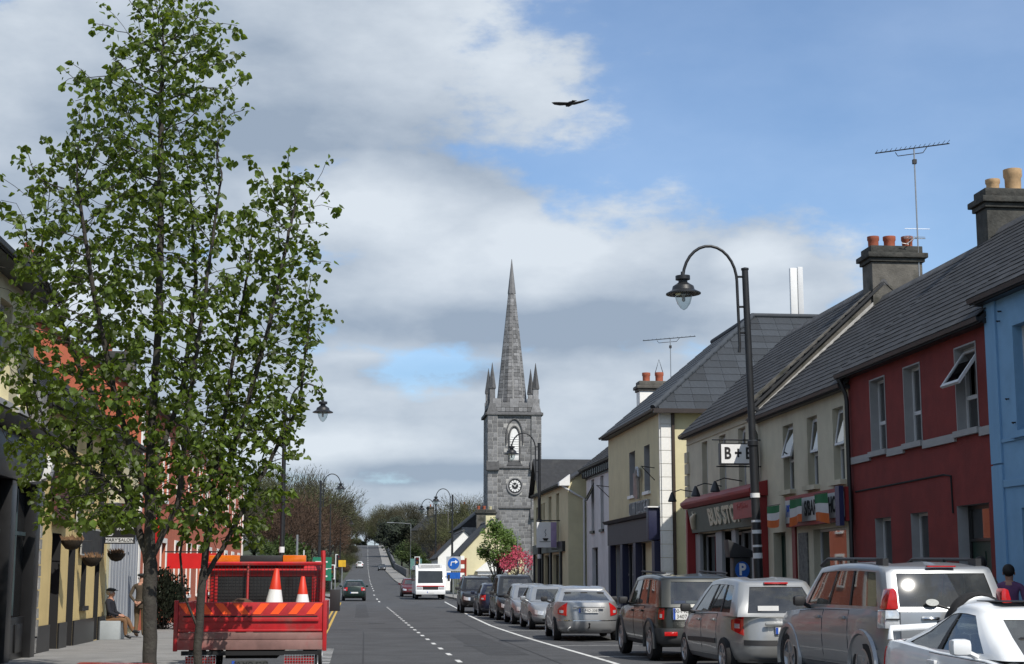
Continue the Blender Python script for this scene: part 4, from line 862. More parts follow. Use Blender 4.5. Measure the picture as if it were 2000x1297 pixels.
ss_ = thing('salon_hanging_sign', "black hanging sign reading MARY'S SALON", 'sign', (LX + .05, 39.1, gz(39) + 2.35), 0)
MB().box(.12, .86, -.05, .05, 0, .95).build('panel', M_black, ss_); MB().box(.15, .83, -.056, -.051, .03, .15).build('name_strip', M_signwhite, ss_)
text("MARY'S", .115, M_ink, ss_, (.33, -.059, .09), (R(90), 0, 0)); text('SALON', .115, M_ink, ss_, (.66, -.059, .09), (R(90), 0, 0)); text('keune', .17, M_signwhite, ss_, (.62, -.056, .38), (R(90), 0, 0))
q = MB(); q.tube([(.24, -.055, .5), (.3, -.055, .36), (.22, -.055, .24)], [.012, .03, .02], 6); q.tube([(.2, -.055, .2), (.3, -.055, .2), (.36, -.055, .3)], .015, 5); q.build('swirl_emblem', M_signwhite, ss_)
MB().tube([(0, 0, .98), (.9, 0, .98)], .02, 6).build('bracket', M_iron, ss_)
ll = thing('red_wall_lantern', 'red bell shaped lantern hanging beyond the salon sign', 'lamp', (LX + .85, 43.0, gz(43) + 2.2), 0); M_brightred = mat('bright_red_paint', (.55, .015, .015), .4, var=.1)
MB().lathe([(.04, -.1), (.1, .0), (.16, .5), (.22, .62), (.22, .8), (.12, .95), (.03, 1.0)], 14).build('lantern', M_brightred, ll, smooth=50); q = MB(); q.tube([(-.85, 0, 1.3), (.1, 0, 1.3)], .025, 6); q.tube([(0, 0, 1.3), (0, 0, .98)], .015, 6); q.build('bracket', M_brightred, ll)
for (lab, y, wd, nm) in (('coral rendered building with white window surrounds behind the tree', 46.2, 20.5, 'coral_building'), ('coral end building with white corner strips beside the palm', 66.9, 22.0, 'coral_end_building')):
    ops = []; nW = 5
    for i in range(nW): x = 1.6 + i * (wd - 3) / (nW - .6); ops += [(x, x + 1.1, 4.1, 6.1), (x, x + 1.3, .9, 2.7)]
    H = house(nm, lab, (LX, y, gz(y + 10)), LR, wd, 7.0, 8, 9.8, M_coral, ops, slates=False, side_l=True)
    for o_ in ops: window(H, *o_, frame=M_white, sill=M_white, curtain=False)
    for x0, x1, z0, z1 in ops: bx('window_surround', [(x0 - .16, x0 - .002, -.04, -.001, z0 - .08, z1 + .16), (x1 + .002, x1 + .16, -.04, -.001, z0 - .08, z1 + .16), (x0 - .002, x1 + .002, -.04, -.001, z1 + .002, z1 + .16)], M_quoin, H)
    bx('corner_strip', [(0, .35, -.06, -.001, -.1, 6.8), (wd - .35, wd, -.06, -.001, -.1, 6.8)], M_quoin, H)
    chimney(H, .5, 4, .8, 1.5, 8, 11.2, M_chim, [(0, -.4, .15, .35), (0, .4, .15, .35)], M_terra)
bs = thing('beer_wall_sign', 'small red projecting sign with white letters near the truck roof', 'sign', (LX + .1, 52.0, gz(52) + 1.85), 0); MB().box(.1, 1.9, -.06, .06, 0, .5).build('panel', M_brightred, bs); text('Bu', .42, M_white, bs, (1.55, -.066, .25), (R(90), 0, 0), bold=.012)
MB().tube([(0, 0, .55), (1.9, 0, .55)], .02, 6).build('bracket', M_iron, bs)

# ---------------------------------------------------------------- street lamps
def lamp_proto():
    t = thing('street_lamp', '', 'street lamp')
    q = MB(); q.lathe([(.16, 0), (.16, .9), (.12, .98), (.105, 1.05), (.095, 4.4), (.12, 4.42), (.12, 4.52), (.085, 4.55), (.075, 8.45), (.09, 8.46), (.09, 8.5), (.02, 8.52)], 14); q.build('pole', M_iron, t, smooth=40)
    a = MB(); pts = [(-.22, 0, 6.55), (-.2, 0, 6.7), (-.2, 0, 8.2)] + [(-.83 + .63 * math.cos(u), 0, 8.2 + .82 * math.sin(u)) for u in np.linspace(.15, math.pi - .12, 14)] + [(-1.46, 0, 8.36)]; a.tube(pts, .035, 8)
    for zz in (7.0, 7.6, 8.3): a.tube([(-.2, 0, zz), (0, 0, zz)], .025, 6); 
    a.build('arm', M_iron, t, smooth=50)
    lz = lambda z: 8.42 - (7.95 - z) * .64; lr = lambda r: r * .80
    hood = [(.05, 7.95), (.06, 7.82), (.21, 7.80), (.21, 7.66), (.13, 7.64), (.13, 7.56), (.30, 7.42), (.33, 7.28), (.50, 7.17), (.50, 7.13), (.30, 7.14), (.25, 7.2)]
    h = MB().lathe([(lr(r), lz(z)) for r, z in hood], 20, (-1.46, 0, 0)).build('lantern_hood', M_iron, t, smooth=35)
    MB().lathe([(lr(r), lz(z)) for r, z in [(.24, 7.14), (.245, 7.02), (.19, 6.80), (.09, 6.62), (.01, 6.56)]], 16, (-1.46, 0, 0)).build('glass_bowl', glass('lamp_bowl', (.85, .9, .9), .92, .08), h, smooth=60)
    MB().lathe([(lr(r), lz(z)) for r, z in [(.03, 7.14), (.05, 7.0), (.05, 6.9), (.02, 6.86)]], 8, (-1.46, 0, 0)).build('bulb', M_white, h, smooth=50)
    return t
proto = lamp_proto()
lamps = [(9.2, 34.6, 0, 'right hand street lamp standing before the bus stop shop', 1.02), (9.6, 80, 0, 'street lamp whose hood hangs in front of the church tower', 1.0), (8.6, 136, 0, 'street lamp beside the yellow cottage beyond the bus', 1.0), (8.3, 158, 0, 'street lamp by the white cottage behind the bus', 1.0),
         (-2.74, 60, 180, 'left street lamp partly hidden by the leafy tree', 1.0), (-2.5, 115, 180, 'left street lamp standing before the bare brown trees', 1.0), (-1.7, 196, 180, 'distant left street lamp at the foot of the hill', .92)]
for i, (x, y, rz, lab, sc) in enumerate(lamps):
    o = proto if i == 0 else clone(proto)
    o.location = (x, y, gz(y)); o.rotation_euler = (0, 0, R(rz)); o.scale = (sc,) * 3; tag(o, lab, 'street lamp', 'black arched street lamps')
proto.rotation_euler = (0, R(-1.2), 0)
q = MB()
for z, h in ((1.9, .12), (2.15, .05), (2.45, .08), (2.7, .05), (3.25, .10)): q.lathe([(.108, z), (.108, z + h)], 14)
q.build('sticker_band', M_white, proto, smooth=40)
for lp in [o for o in C.objects if o.name.startswith('street_lamp') and o is not proto]: MB().lathe([(.107, 2.5), (.107, 2.72)], 12).build('sticker_band', M_white, lp, smooth=40)
# parking ticket machine
pm = thing('parking_meter', 'black parking ticket machine with blue P disc beside the street lamp', 'parking machine', (9.10, 36.0, gz(36)), 0); pm.scale = (1.15, 1.15, 1.32)
MB().box(-.18, .18, -.15, .15, 0, 1.5).build('cabinet', M_plastic, pm, bevel=.02); MB().prism([(-.30, 1.82), (.22, 1.62), (.22, 1.5), (-.26, 1.5)], -.2, .2, 'y').build('hood', M_plastic, pm, bevel=.015)
dk = MB().lathe([(.15, -.165), (.15, -.152)], 24, (0, 0, 1.28), 'y').build('disc', mat('parking_blue', (.01, .10, .42), .4), pm, smooth=40); text('P', .28, M_white, dk, (0, -.168, 1.28), (R(90), 0, 0), bold=.01)
# distant modern lights, poles
def pole(label, x, y, h, m=M_galv, arm=0, r=.06):
    q = MB(); q.tube([(0, 0, -.1), (0, 0, h)], [r, r * .7], 8)
    if arm: q.tube([(0, 0, h), (arm * .5, 0, h + .12), (arm, 0, h + .18)], .04, 6); q.box(min(arm, arm * 1.4), max(arm, arm * 1.4), -.1, .1, h + .14, h + .26)
    return tag(q.build('lamp_post' if arm else 'pole', m, loc=(x, y, gz(y)), smooth=40), label, 'lamp post' if arm else 'pole')
pole('plain grey lamp post with straight arm on the hill pavement', 8.6, 236, 8.2, arm=-2.6); pole('thin pale pole beside the left street lamp', -3.6, 100, 4.2, M_galv, r=.09); pole('short white pole near the palm', -3.1, 98, 3.2, M_white, r=.05)
pole('thin dark pole on the left verge', -2.2, 145, 8.0, M_iron); pole('tall wooden telegraph pole among the right trees', 13, 215, 9.5, M_chim, r=.11); pole('slim grey pole before the church door', 11.0, 104, 4.6, M_galv, r=.05)
def sign_board(name, label, x, y, z, w, h, m, letters=None, disc=None):
    t = thing(name, label, 'sign', (x, y, gz(y)), 0); MB().tube([(0, .04, 0), (0, .04, z + h)], .04, 8).build('post', M_galv, t); p = MB().box(-w / 2, w / 2, -.03, .0, z, z + h).build('panel', m, t)
    return t, p
M_dgreen = mat('sign_green', (.01, .17, .10), .5); M_syel = mat('sign_yellow', (.65, .38, .02), .5)
t, p = sign_board('direction_sign', 'green direction sign on a post at the left kerb', -1.75, 88, 1.35, 1.05, 1.3, M_dgreen); q = MB()
for zz in (1.55, 1.95, 2.35): q.box(-.38, .3, -.036, -.031, zz, zz + .08)
q.build('lettering_bars', M_white, p); MB().box(-.52, .52, -.037, -.032, 2.0, 2.03).build('divider', M_white, p)
t, p = sign_board('warning_sign', 'yellow warning sign beside the traffic lights', -.85, 118, 2.2, .55, .5, M_syel)
t, p = sign_board('hill_road_sign', 'pale green back of a road sign on the hill verge', 8.2, 205, 1.6, 1.5, 1.4, mat('sign_back_green', (.10, .22, .20), .6))
t, p = sign_board('turn_sign', 'blue disc turn sign on a white panel beside the bus', 7.25, 113, 1.9, 1.05, 1.05, mat('sign_pale_grey', (.36, .38, .40), .6)); d_ = MB().lathe([(.42, -.05), (.42, -.032)], 24, (0, 0, 2.45), 'y').build('blue_disc', MATS['parking_blue'], p); q = MB(); q.tube([(-.2, -.055, 2.28), (-.16, -.055, 2.54), (.14, -.055, 2.56)], .04, 6); q.prism([(.12, 2.42), (.32, 2.56), (.12, 2.70)], -.06, -.052, 'y'); q.build('arrow', M_white, d_)
MB().box(-.5, .5, -.03, 0, 1.35, 1.8).build('blue_panel', MATS['parking_blue'], t)
def traffic_light(label, x, y, h, rz=0):
    t = thing('traffic_light', label, 'traffic light', (x, y, gz(y)), rz, 'traffic lights at the junction'); MB().tube([(0, .1, 0), (0, .1, h + 1.0)], .055, 8).build('post', M_galv, t)
    MB().box(-.24, .24, -.02, .02, h - .06, h + 1.02).build('backing_board', M_white, t); MB().box(-.17, .17, -.16, -.022, h, h + .96).build('head', M_black, t, bevel=.02)
    for i, c in enumerate(((.35, .01, .01), (.3, .12, .01), (.01, .16, .05))): MB().lathe([(.11, -.175), (.11, -.162)], 14, (0, 0, h + .8 - i * .31), 'y').build('lens', mat('signal_lens_%d' % i, tuple(k * .4 for k in c), .3), t)
traffic_light('white edged traffic light at the left kerb by the green car', -1.6, 116, 1.35); traffic_light('second dark traffic light farther along the left kerb', -1.35, 126, 2.2, R(70)); traffic_light('traffic light left of the bus beyond the dark red car', 5.75, 141, 2.1)
# ---------------------------------------------------------------- vehicles
def paint(name, col, metal=.3, rough=.32): return mat('car_paint_' + name, col, rough, metal, var=.06, scale=2, coat=.55, stain=tuple(c * .75 for c in col), stain_amt=.25)
_wheels = {}
def wheel(par, x, y, r, w, side, rim=M_alloy, spokes=5):
    key = (round(r, 3), round(w, 3), spokes, rim.name)
    if key not in _wheels:
        t = MB().lathe([(r * .62, -w * .48), (r * .80, -w * .5), (r * .95, -w * .46), (r, -w * .3), (r, w * .3), (r * .95, w * .46), (r * .80, w * .5), (r * .62, w * .48), (r * .62, -w * .48)], 28, axis='y', cap=False).build('tyre', M_rubber, smooth=40)
        q = MB(); q.lathe([(r * .64, -w * .46), (r * .66, -w * .49), (r * .60, -w * .5), (r * .56, -w * .3), (r * .15, -w * .36), (r * .12, -w * .42), (.01, -w * .42)], 24, axis='y', cap=False)
        for i in range(spokes):
            a = 2 * math.pi * i / spokes; c, s = math.cos(a), math.sin(a); wd = r * .10
            vs = []
            for rr, yy in ((r * .1, -w * .44), (r * .6, -w * .47)):
                for sg in (-1, 1): vs.append((rr * c - sg * wd * s, yy, rr * s + sg * wd * c)); vs.append((rr * c - sg * wd * s, yy + .03, rr * s + sg * wd * c))
            q.add(vs, [(0, 2, 6, 4), (0, 4, 5, 1), (2, 3, 7, 6)])
        rm = q.build('rim', rim, smooth=35); d = MB().lathe([(r * .57, -w * .28), (.01, -w * .28)], 20, axis='y').build('d', M_dark)
        _wheels[key] = (t.data, rm.data, d.data)
        for o in (t, rm, d): bpy.data.objects.remove(o)
    t, rm, d = _wheels[key]; rz = 0 if side < 0 else math.pi
    o = mo('wheel', t, par, (x, y, r), (0, random.uniform(0, 1), rz)); mo('rim', rm, o); mo('brake_disc', d, o); return o

class Body:
    """lower shell: stacked super-ellipse rings from sill to belt line. rows: (t, rear x, front x, half width)"""
    def __init__(s, rows, belt, zs, nf=5.0, nr=6.0, taper=.06):
        s.rows, s.belt, s.zs, s.nf, s.nr, s.taper = rows, belt, zs, nf, nr, taper
    def row(s, t):
        r = s.rows
        if t <= r[0][0]: return r[0][1:]
        for a, c in zip(r, r[1:]):
            if t <= c[0]: k = (t - a[0]) / (c[0] - a[0]); return tuple(lerp(u, v, k) for u, v in zip(a[1:], c[1:]))
        return r[-1][1:]
    def pt(s, p, t, off=0.0):
        i = int(p % 4); f = (p % 4) - i; u = 2 * f - 1
        X, Y = ((1, u), (-u, 1), (-1, -u), (u, -1))[i]
        n = s.nf if X > 0 else s.nr; r = (abs(X) ** n + abs(Y) ** n) ** (-1 / n)
        xr, xf, b = s.row(t); a = (xf - xr) / 2 + off; x = (xf + xr) / 2 + a * X * r; y = (b + off) * Y * r * (1 - s.taper * abs(X * r) ** 3)
        return Vector((x, y, s.zs + t * (interp(s.belt, x) - s.zs)))
    def side(s, x, t, sg, off=0.0):
        xr, xf, b = s.row(t); c = (xr + xf) / 2; a = (xf - xr) / 2; X = max(-.999, min(.999, (x - c) / a)); n = s.nf if X > 0 else s.nr
        y = b * (1 - abs(X) ** n) ** (1 / n) * (1 - s.taper * abs(X) ** 3) + off
        return Vector((x, sg * y, s.zs + t * (interp(s.belt, x) - s.zs)))
    def shell(s, ts, crown=.05, per=18):
        q = MB(); ps = []
        for i in range(4):
            e = [0, .03, .07, .12] + list(np.linspace(.18, .82, per if i % 2 else 8)) + [.88, .93, .97]; ps += [i + v for v in e]
        n = len(ps); rings = [[s.pt(p, t) for p in ps] for t in ts]
        c = sum((Vector(v) for v in rings[-1]), Vector()) / n
        for k, up in ((.985, .15), (.93, .35), (.78, .7), (.5, .95), (.2, 1.0)):
            rings.append([Vector((c.x + (v.x - c.x) * (.5 + .5 * k), v.y * k, interp(s.belt, c.x + (v.x - c.x) * (.5 + .5 * k)) + crown * up)) for v in rings[len(ts) - 1]])
        base = [Vector((v.x * .97, v.y * .9, v.z + .03)) for v in rings[0]]
        for r in rings: q.v += [tuple(v) for v in r]
        m = len(rings)
        for i in range(m - 1):
            for j in range(n): q.f.append((i * n + j, i * n + (j + 1) % n, (i + 1) * n + (j + 1) % n, (i + 1) * n + j)); q.m.append(0)
        q.f.append(tuple((m - 1) * n + j for j in range(n))); q.m.append(0); q.f.append(tuple(n - 1 - j for j in range(n))); q.m.append(1)
        return q
    def patch(s, p0, p1, t0, t1, off, n=8, k=4, thick=.012, t1b=None, t0b=None):
        T0 = lambda i: lerp(t0, t0 if t0b is None else t0b, i / n); T1 = lambda i: lerp(t1, t1 if t1b is None else t1b, i / n)
        q = MB(); P = [[s.pt(lerp(p0, p1, i / n), lerp(T0(i), T1(i), j / k), off) for i in range(n + 1)] for j in range(k + 1)]
        B = [[s.pt(lerp(p0, p1, i / n), lerp(T0(i), T1(i), j / k), off - thick) for i in range(n + 1)] for j in range(k + 1)]; return grid_solid(q, P, B)
    def side_patch(s, x0, x1, t0, t1, sg, off, n=6, k=6, thick=.012):
        q = MB(); P = [[s.side(lerp(x0, x1, i / n), lerp(t0, t1, j / k), sg, off) for i in range(n + 1)] for j in range(k + 1)]
        B = [[s.side(lerp(x0, x1, i / n), lerp(t0, t1, j / k), sg, off - thick) for i in range(n + 1)] for j in range(k + 1)]; return grid_solid(q, P, B)
def grid_solid(q, P, B):
    k = len(P) - 1; n = len(P[0]) - 1; w = n + 1
    q.v = [tuple(v) for r in P for v in r] + [tuple(v) for r in B for v in r]; o = w * (k + 1)
    for j in range(k):
        for i in range(n): a = j * w + i; q.f.append((a, a + 1, a + w + 1, a + w)); q.f.append((o + a, o + a + w, o + a + w + 1, o + a + 1))
    for i in range(n): q.f.append((i, o + i, o + i + 1, i + 1)); a = k * w + i; q.f.append((a, a + 1, o + a + 1, o + a))
    for j in range(k): a = j * w; q.f.append((a, a + w, o + a + w, o + a)); a = j * w + n; q.f.append((a, o + a, o + a + w, a + w))
    q.m = [0] * len(q.f); return q
def cut_arches(o, cuts, W_):
    for (x, z, r) in cuts:
        c = MB().lathe([(r, -W_), (r, W_)], 32, (x, 0, z), 'y').build('cutter', M_dark); md = o.modifiers.new('b', 'BOOLEAN'); md.object = c; md.operation = 'DIFFERENCE'; md.solver = 'EXACT'
    dg = bpy.context.evaluated_depsgraph_get(); dg.update(); me = bpy.data.meshes.new_from_object(o.evaluated_get(dg)); o.modifiers.clear(); old = o.data; o.data = me; bpy.data.meshes.remove(old)
    for c in [c for c in C.objects if c.name.startswith('cutter')]: bpy.data.objects.remove(c)
    for p in me.polygons:
        for (x, z, r) in cuts:
            if abs(math.hypot(p.center.x - x, p.center.z - z) - r) < .03 and abs(p.normal.y) < .3: p.material_index = 1
    me.polygons.foreach_set('use_smooth', [True] * len(me.polygons)); me.set_sharp_from_angle(angle=R(32))

def cabin(root, B, pm, c, detailed=True):
    """greenhouse: explicit rings so that every window is an opening with its own pane"""
    fr0, fr1, re0, re1, zb, zr = c['f0'], c['f1'], c['r0'], c['r1'], c['zb'], c['zr']; b0, b1 = c['b0'], c['b1']; wins = c['wins']; rc = c.get('rc', .09); bulF = c.get('bulF', .10); bulR = c.get('bulR', .05)
    ts = [0, .10, .5, c.get('top', .90), 1.0]; sv = sorted({0.0, 1.0} | {v for w in wins for v in w}); rearq = c.get('rearq', .86); frontq = .90
    sv2 = []
    for a, d in zip(sv, sv[1:]): sv2 += [a, lerp(a, d, .5)]
    sv2.append(sv[-1]); qv = [-1, -rearq, -.4, 0, .4, rearq, 1]
    zbf = c.get('zbf', lambda x: zb); arch = c.get('arch', .05)
    def ring(t):
        xf = lerp(fr0, fr1, t ** c.get('ef', 1.0)); xr = lerp(re0, re1, t ** c.get('er', 1.0)); b = lerp(b0, b1, t ** 1.25)
        pts = []; key = []
        def Z(x): return lerp(zbf(x), zr - arch * ((x - (fr1 + re1) / 2) / ((fr1 - re1) / 2 + .01)) ** 2 * (t ** 2), t)
        for i, s in enumerate(sv2): x = lerp(xf - rc, xr + rc, s); pts.append(Vector((x, b - .03 * abs(2 * s - 1) ** 2, Z(x)))); key.append(('L', s))
        pts.append(Vector((xr + rc * .25, b - .03 - rc * .28, Z(xr)))); key.append(('c', 0))
        for u in [-v for v in qv]: y = u * (b - .03 - rc); x = xr - bulR * (1 - u * u) + .0; pts.append(Vector((x, y, Z(xr)))); key.append(('R', u))
        pts.append(Vector((xr + rc * .25, -(b - .03 - rc * .28), Z(xr)))); key.append(('c', 0))
        for s in reversed(sv2): x = lerp(xf - rc, xr + rc, s); pts.append(Vector((x, -(b - .03 * abs(2 * s - 1) ** 2), Z(x)))); key.append(('S', s))
        pts.append(Vector((xf - rc * .25, -(b - .03 - rc * .28), Z(xf)))); key.append(('c', 0))
        for u in qv: y = u * (b - .03 - rc); x = xf + bulF * (1 - u * u); pts.append(Vector((x, y, Z(xf)))); key.append(('F', u))
        pts.append(Vector((xf - rc * .25, b - .03 - rc * .28, Z(xf)))); key.append(('c', 0))
        return pts, key
    rings = [ring(t)[0] for t in ts]; key = ring(0)[1]; n = len(key)
    top = rings[-1]; cx = sum(v.x for v in top) / n
    for k, up in ((.985, .022), (.93, .042), (.75, .058), (.4, .068)): rings.append([Vector((cx + (v.x - cx) * k, v.y * k, v.z + up)) for v in top])
    q = MB(); panes = {}
    for r in rings: q.v += [tuple(v) for v in r]
    m = len(rings); lo, hi = min(w[0] for w in wins), max(w[1] for w in wins); bandpil = c.get('blackpil', True)
    for i in range(m - 1):
        for j in range(n):
            j2 = (j + 1) % n; fidx = (i * n + j, i * n + j2, (i + 1) * n + j2, (i + 1) * n + j); kk, k2 = key[j], key[j2]; wkey = None; mi = 0
            if 1 <= i <= 2 and kk[0] == k2[0]:
                mid = (kk[1] + k2[1]) / 2
                if kk[0] in 'LS':
                    for w_i, w in enumerate(wins):
                        if w[0] < mid < w[1]: wkey = (kk[0], w_i)
                    if wkey is None and lo < mid < hi and bandpil: mi = 1
                elif kk[0] == 'R' and abs(mid) < rearq and c.get('rearwin', True): wkey = ('R', 0)
                elif kk[0] == 'F' and abs(mid) < frontq: wkey = ('F', 0)
            if wkey: panes.setdefault(wkey, []).append((i, j, j2))
            else: q.f.append(fidx); q.m.append(mi)
    q.f.append(tuple((m - 1) * n + j for j in range(n))); q.m.append(0)
    cab = q.build('cabin', [pm, M_plastic], root, smooth=42)
    nm = {'L': 'side_window', 'S': 'side_window', 'R': 'rear_window', 'F': 'windscreen'}
    for (sd, _), cells in panes.items():
        p = MB()
        for i, j, j2 in cells:
            vs = []
            for a, d in ((i, j), (i, j2), (i + 1, j2), (i + 1, j)):
                v = rings[a][d].copy(); d_ = Vector((v.x - cx, v.y, 0)).normalized() * .010
                if sd in 'LS': v.y -= math.copysign(.010, v.y)
                else: v.x -= math.copysign(.012, v.x - cx)
                vs.append(v)
            p.add(vs, [(0, 1, 2, 3)])
        p.build(nm[sd], M_carglass, root, smooth=60)
    # interior: dash, seats
    if detailed:
        ln = fr0 - re0; sx = c.get('seatx', [fr0 - .95, fr0 - 1.85])
        for k, x in enumerate(sx):
            if x < re0 + .15: continue
            for y in ((-.36, .36) if k == 0 else (-.45, 0, .45)):
                s = MB(); s.box(x - .12, x + .02, y - .2, y + .2, zb - .3, zb + .16); s.box(x - .12, x - .04, y - .10, y + .10, zb + .162, zb + .30); s.build('seat', M_seat, root, bevel=.03)
        st = MB(); st.tube([(fr0 - .42 + .05 * math.sin(a), -.36 + .18 * math.cos(a), zb + .02 + .17 * math.sin(a)) for a in np.linspace(0, 6.28, 14)], .014, 6); st.build('steering_wheel', M_plastic, root)
    return cab
def plate(par, x, y, z, rz, txt, two=False, w=.52, h=.11, m=M_plate, tilt=0):
    """rz 0: faces +x"""
    if two: w, h = .30, .22
    p = MB().box(-.008, .008, -w / 2, w / 2, -h / 2, h / 2).build('number_plate', m, par, loc=(x, y, z), rot=(0, tilt, rz))
    MB().box(.009, .011, -w / 2 + .003, -w / 2 + .045, -h / 2 + .003, h / 2 - .003).build('plate_band', M_eublue, p)
    if two:
        a, b_ = txt; text(a, .105, M_ink, p, (.011, .02, .05), (R(90), 0, R(90)), .001, name='plate_characters'); text(b_, .105, M_ink, p, (.011, .02, -.055), (R(90), 0, R(90)), .001, name='plate_characters')
    elif txt: text(txt, .098, M_ink, p, (.011, .025, 0), (R(90), 0, R(90)), .001, name='plate_characters')
def car(name, label, x, y, heading, sp, pm, detail=True):
    """heading degrees: 90 drives away from the camera, -90 towards it"""
    root = thing(name, label, 'car', (x, y, ground(y) + .004), R(heading), 'cars in the street'); L, Wd = sp['L'], sp['W']; h = Wd / 2; hl = L / 2
    zs = sp.get('zs', .22); rr = sp.get('rr', [.12, .03, 0, .02, .05, .08]); ff = sp.get('ff', [.16, .05, 0, .02, .07, .16]); tt = [0, .14, .35, .6, .85, 1.0]; bb = sp.get('bb', [.90, .965, .99, 1.0, .985, .945])
    rows = [(t, -hl + a, hl - d, h * e) for t, a, d, e in zip(tt, rr, ff, bb)]
    B = Body(rows, sp['belt'], zs, sp.get('nf', 4.5), sp.get('nr', 6.0), sp.get('taper', .05)); B.L = L
    q = B.shell(sorted(set(tt) | {.07, .22, .48, .72, .93}), sp.get('crown', .04)); sh = q.build('body', [pm, M_plastic], root, smooth=50)
    wr = sp['wr']; ax = sp['axles']; cut_arches(sh, [(a, wr * .98, wr * 1.16) for a in ax], Wd)
    # dark floor of the cabin under the windows
    c = sp['cab']
    for p in sh.data.polygons:
        if p.normal.z > .8 and c['r0'] + .08 < p.center.x < c['f0'] - .05 and abs(p.center.y) < c['b0'] - .06: p.material_index = 1
    for a in ax:
        for sg in (-1, 1): wheel(root, a, sg * (h * .985 - .11), wr, .205, -sg if False else (-1 if sg < 0 else 1), sp.get('rim', M_alloy), sp.get('spokes', 5))
    MB().box(ax[1] - .1, ax[0] + .1, -h * .75, h * .75, zs - .04, zs + .1).build('underbody', M_plastic, root)
    cabin(root, B, pm, c, detail)
    for k, (x0, x1) in enumerate(sp.get('doors', [])):
        for sg in (-1, 1):
            B.side_patch(x0 - .006, x1 + .006, .10, .985, sg, .0015, thick=.01).build('door_gap', M_dark, root)
            d = B.side_patch(x0 + .004, x1 - .004, .108, .975, sg, .006, thick=.01).build('door', pm, root, smooth=40)
            v = B.side(x0 + .16, .86, sg, .02); MB().box(v.x - .09, v.x + .09, v.y - .018, v.y + .018, v.z - .02, v.z + .02).build('door_handle', sp.get('handlem', pm), d, bevel=.008)
    if sp.get('sill', True):
        for sg in (-1, 1): B.side_patch(ax[1] + wr * 1.2, ax[0] - wr * 1.2, .02, .10, sg, .012).build('sill_trim', sp.get('sillm', pm), root, smooth=40)
    if sp.get('rub'):
        for sg in (-1, 1): B.side_patch(ax[1] + wr * 1.22, ax[0] - wr * 1.22, *sp['rub'], sg, .02).build('side_moulding', M_plastic, root, smooth=40)
    bm_ = sp.get('bumper', pm); bt = sp.get('bt', (.05, .42))
    B.patch(1.93, 3.07, *bt, .022, 26, 5, .03).build('rear_bumper', bm_, root, smooth=50); B.patch(3.92, 5.08, *bt, .022, 26, 5, .03).build('front_bumper', bm_, root, smooth=50)
    B.patch(4.22, 4.78, .16, .30, .03, 10, 2, .02).build('grille_opening', M_plastic, root, smooth=50)
    if sp.get('grille', True): B.patch(4.34, 4.66, .60, .80, .012, 8, 2, .02).build('grille', M_plastic, root, smooth=50)
    hl_ = sp.get('head', (4.03, 4.24, .56, .82))
    for p0, p1 in ((hl_[0], hl_[1]), (9 - hl_[1], 9 - hl_[0])): B.patch(p0, p1, hl_[2], hl_[3], .010, 8, 4, .02).build('headlight', M_clear, root, smooth=50)
    tl = sp.get('tail', (1.97, 2.16, .58, .93))
    if tl:
        sl = sp.get('tailslope', (0, 0))                       # how far the outer end of the lamp drops at top, rises at the bottom
        for p0, p1, a, b_ in ((tl[0], tl[1], (tl[2] + sl[1], tl[3] - sl[0]), (tl[2], tl[3])), (5 - tl[1], 5 - tl[0], (tl[2], tl[3]), (tl[2] + sl[1], tl[3] - sl[0]))):
            lm = B.patch(p0, p1, a[0], a[1], .012, 10, 5, .02, b_[1], b_[0]).build('tail_light', M_redplastic, root, smooth=50)
            B.patch(lerp(p0, p1, .30), lerp(p0, p1, .72), tl[2] + sl[1] + .04, tl[2] + sl[1] + .13, .016, 4, 2, .01).build('reverse_lens', M_clear, lm, smooth=50)
    # mirrors
    zb = c['zb']
    for sg in (-1, 1):
        mx, my = c['f0'] - sp.get('mirx', .52), sg * (h + .06); q = MB(); q.box(mx - .06, mx + .07, my - .07, my + .12, zb + .02, zb + .17) if sg > 0 else q.box(mx - .06, mx + .07, my - .12, my + .07, zb + .02, zb + .17); wm_ = q.build('wing_mirror', sp.get('mirm', pm), root, bevel=.05); MB().tube([(mx, sg * (h - .09), zb + .0), (mx, my - sg * .02, zb + .06)], .03, 6).build('mirror_arm', sp.get('mirm', pm), wm_)
    root['_'] = 0; del root['_']
    return root, B
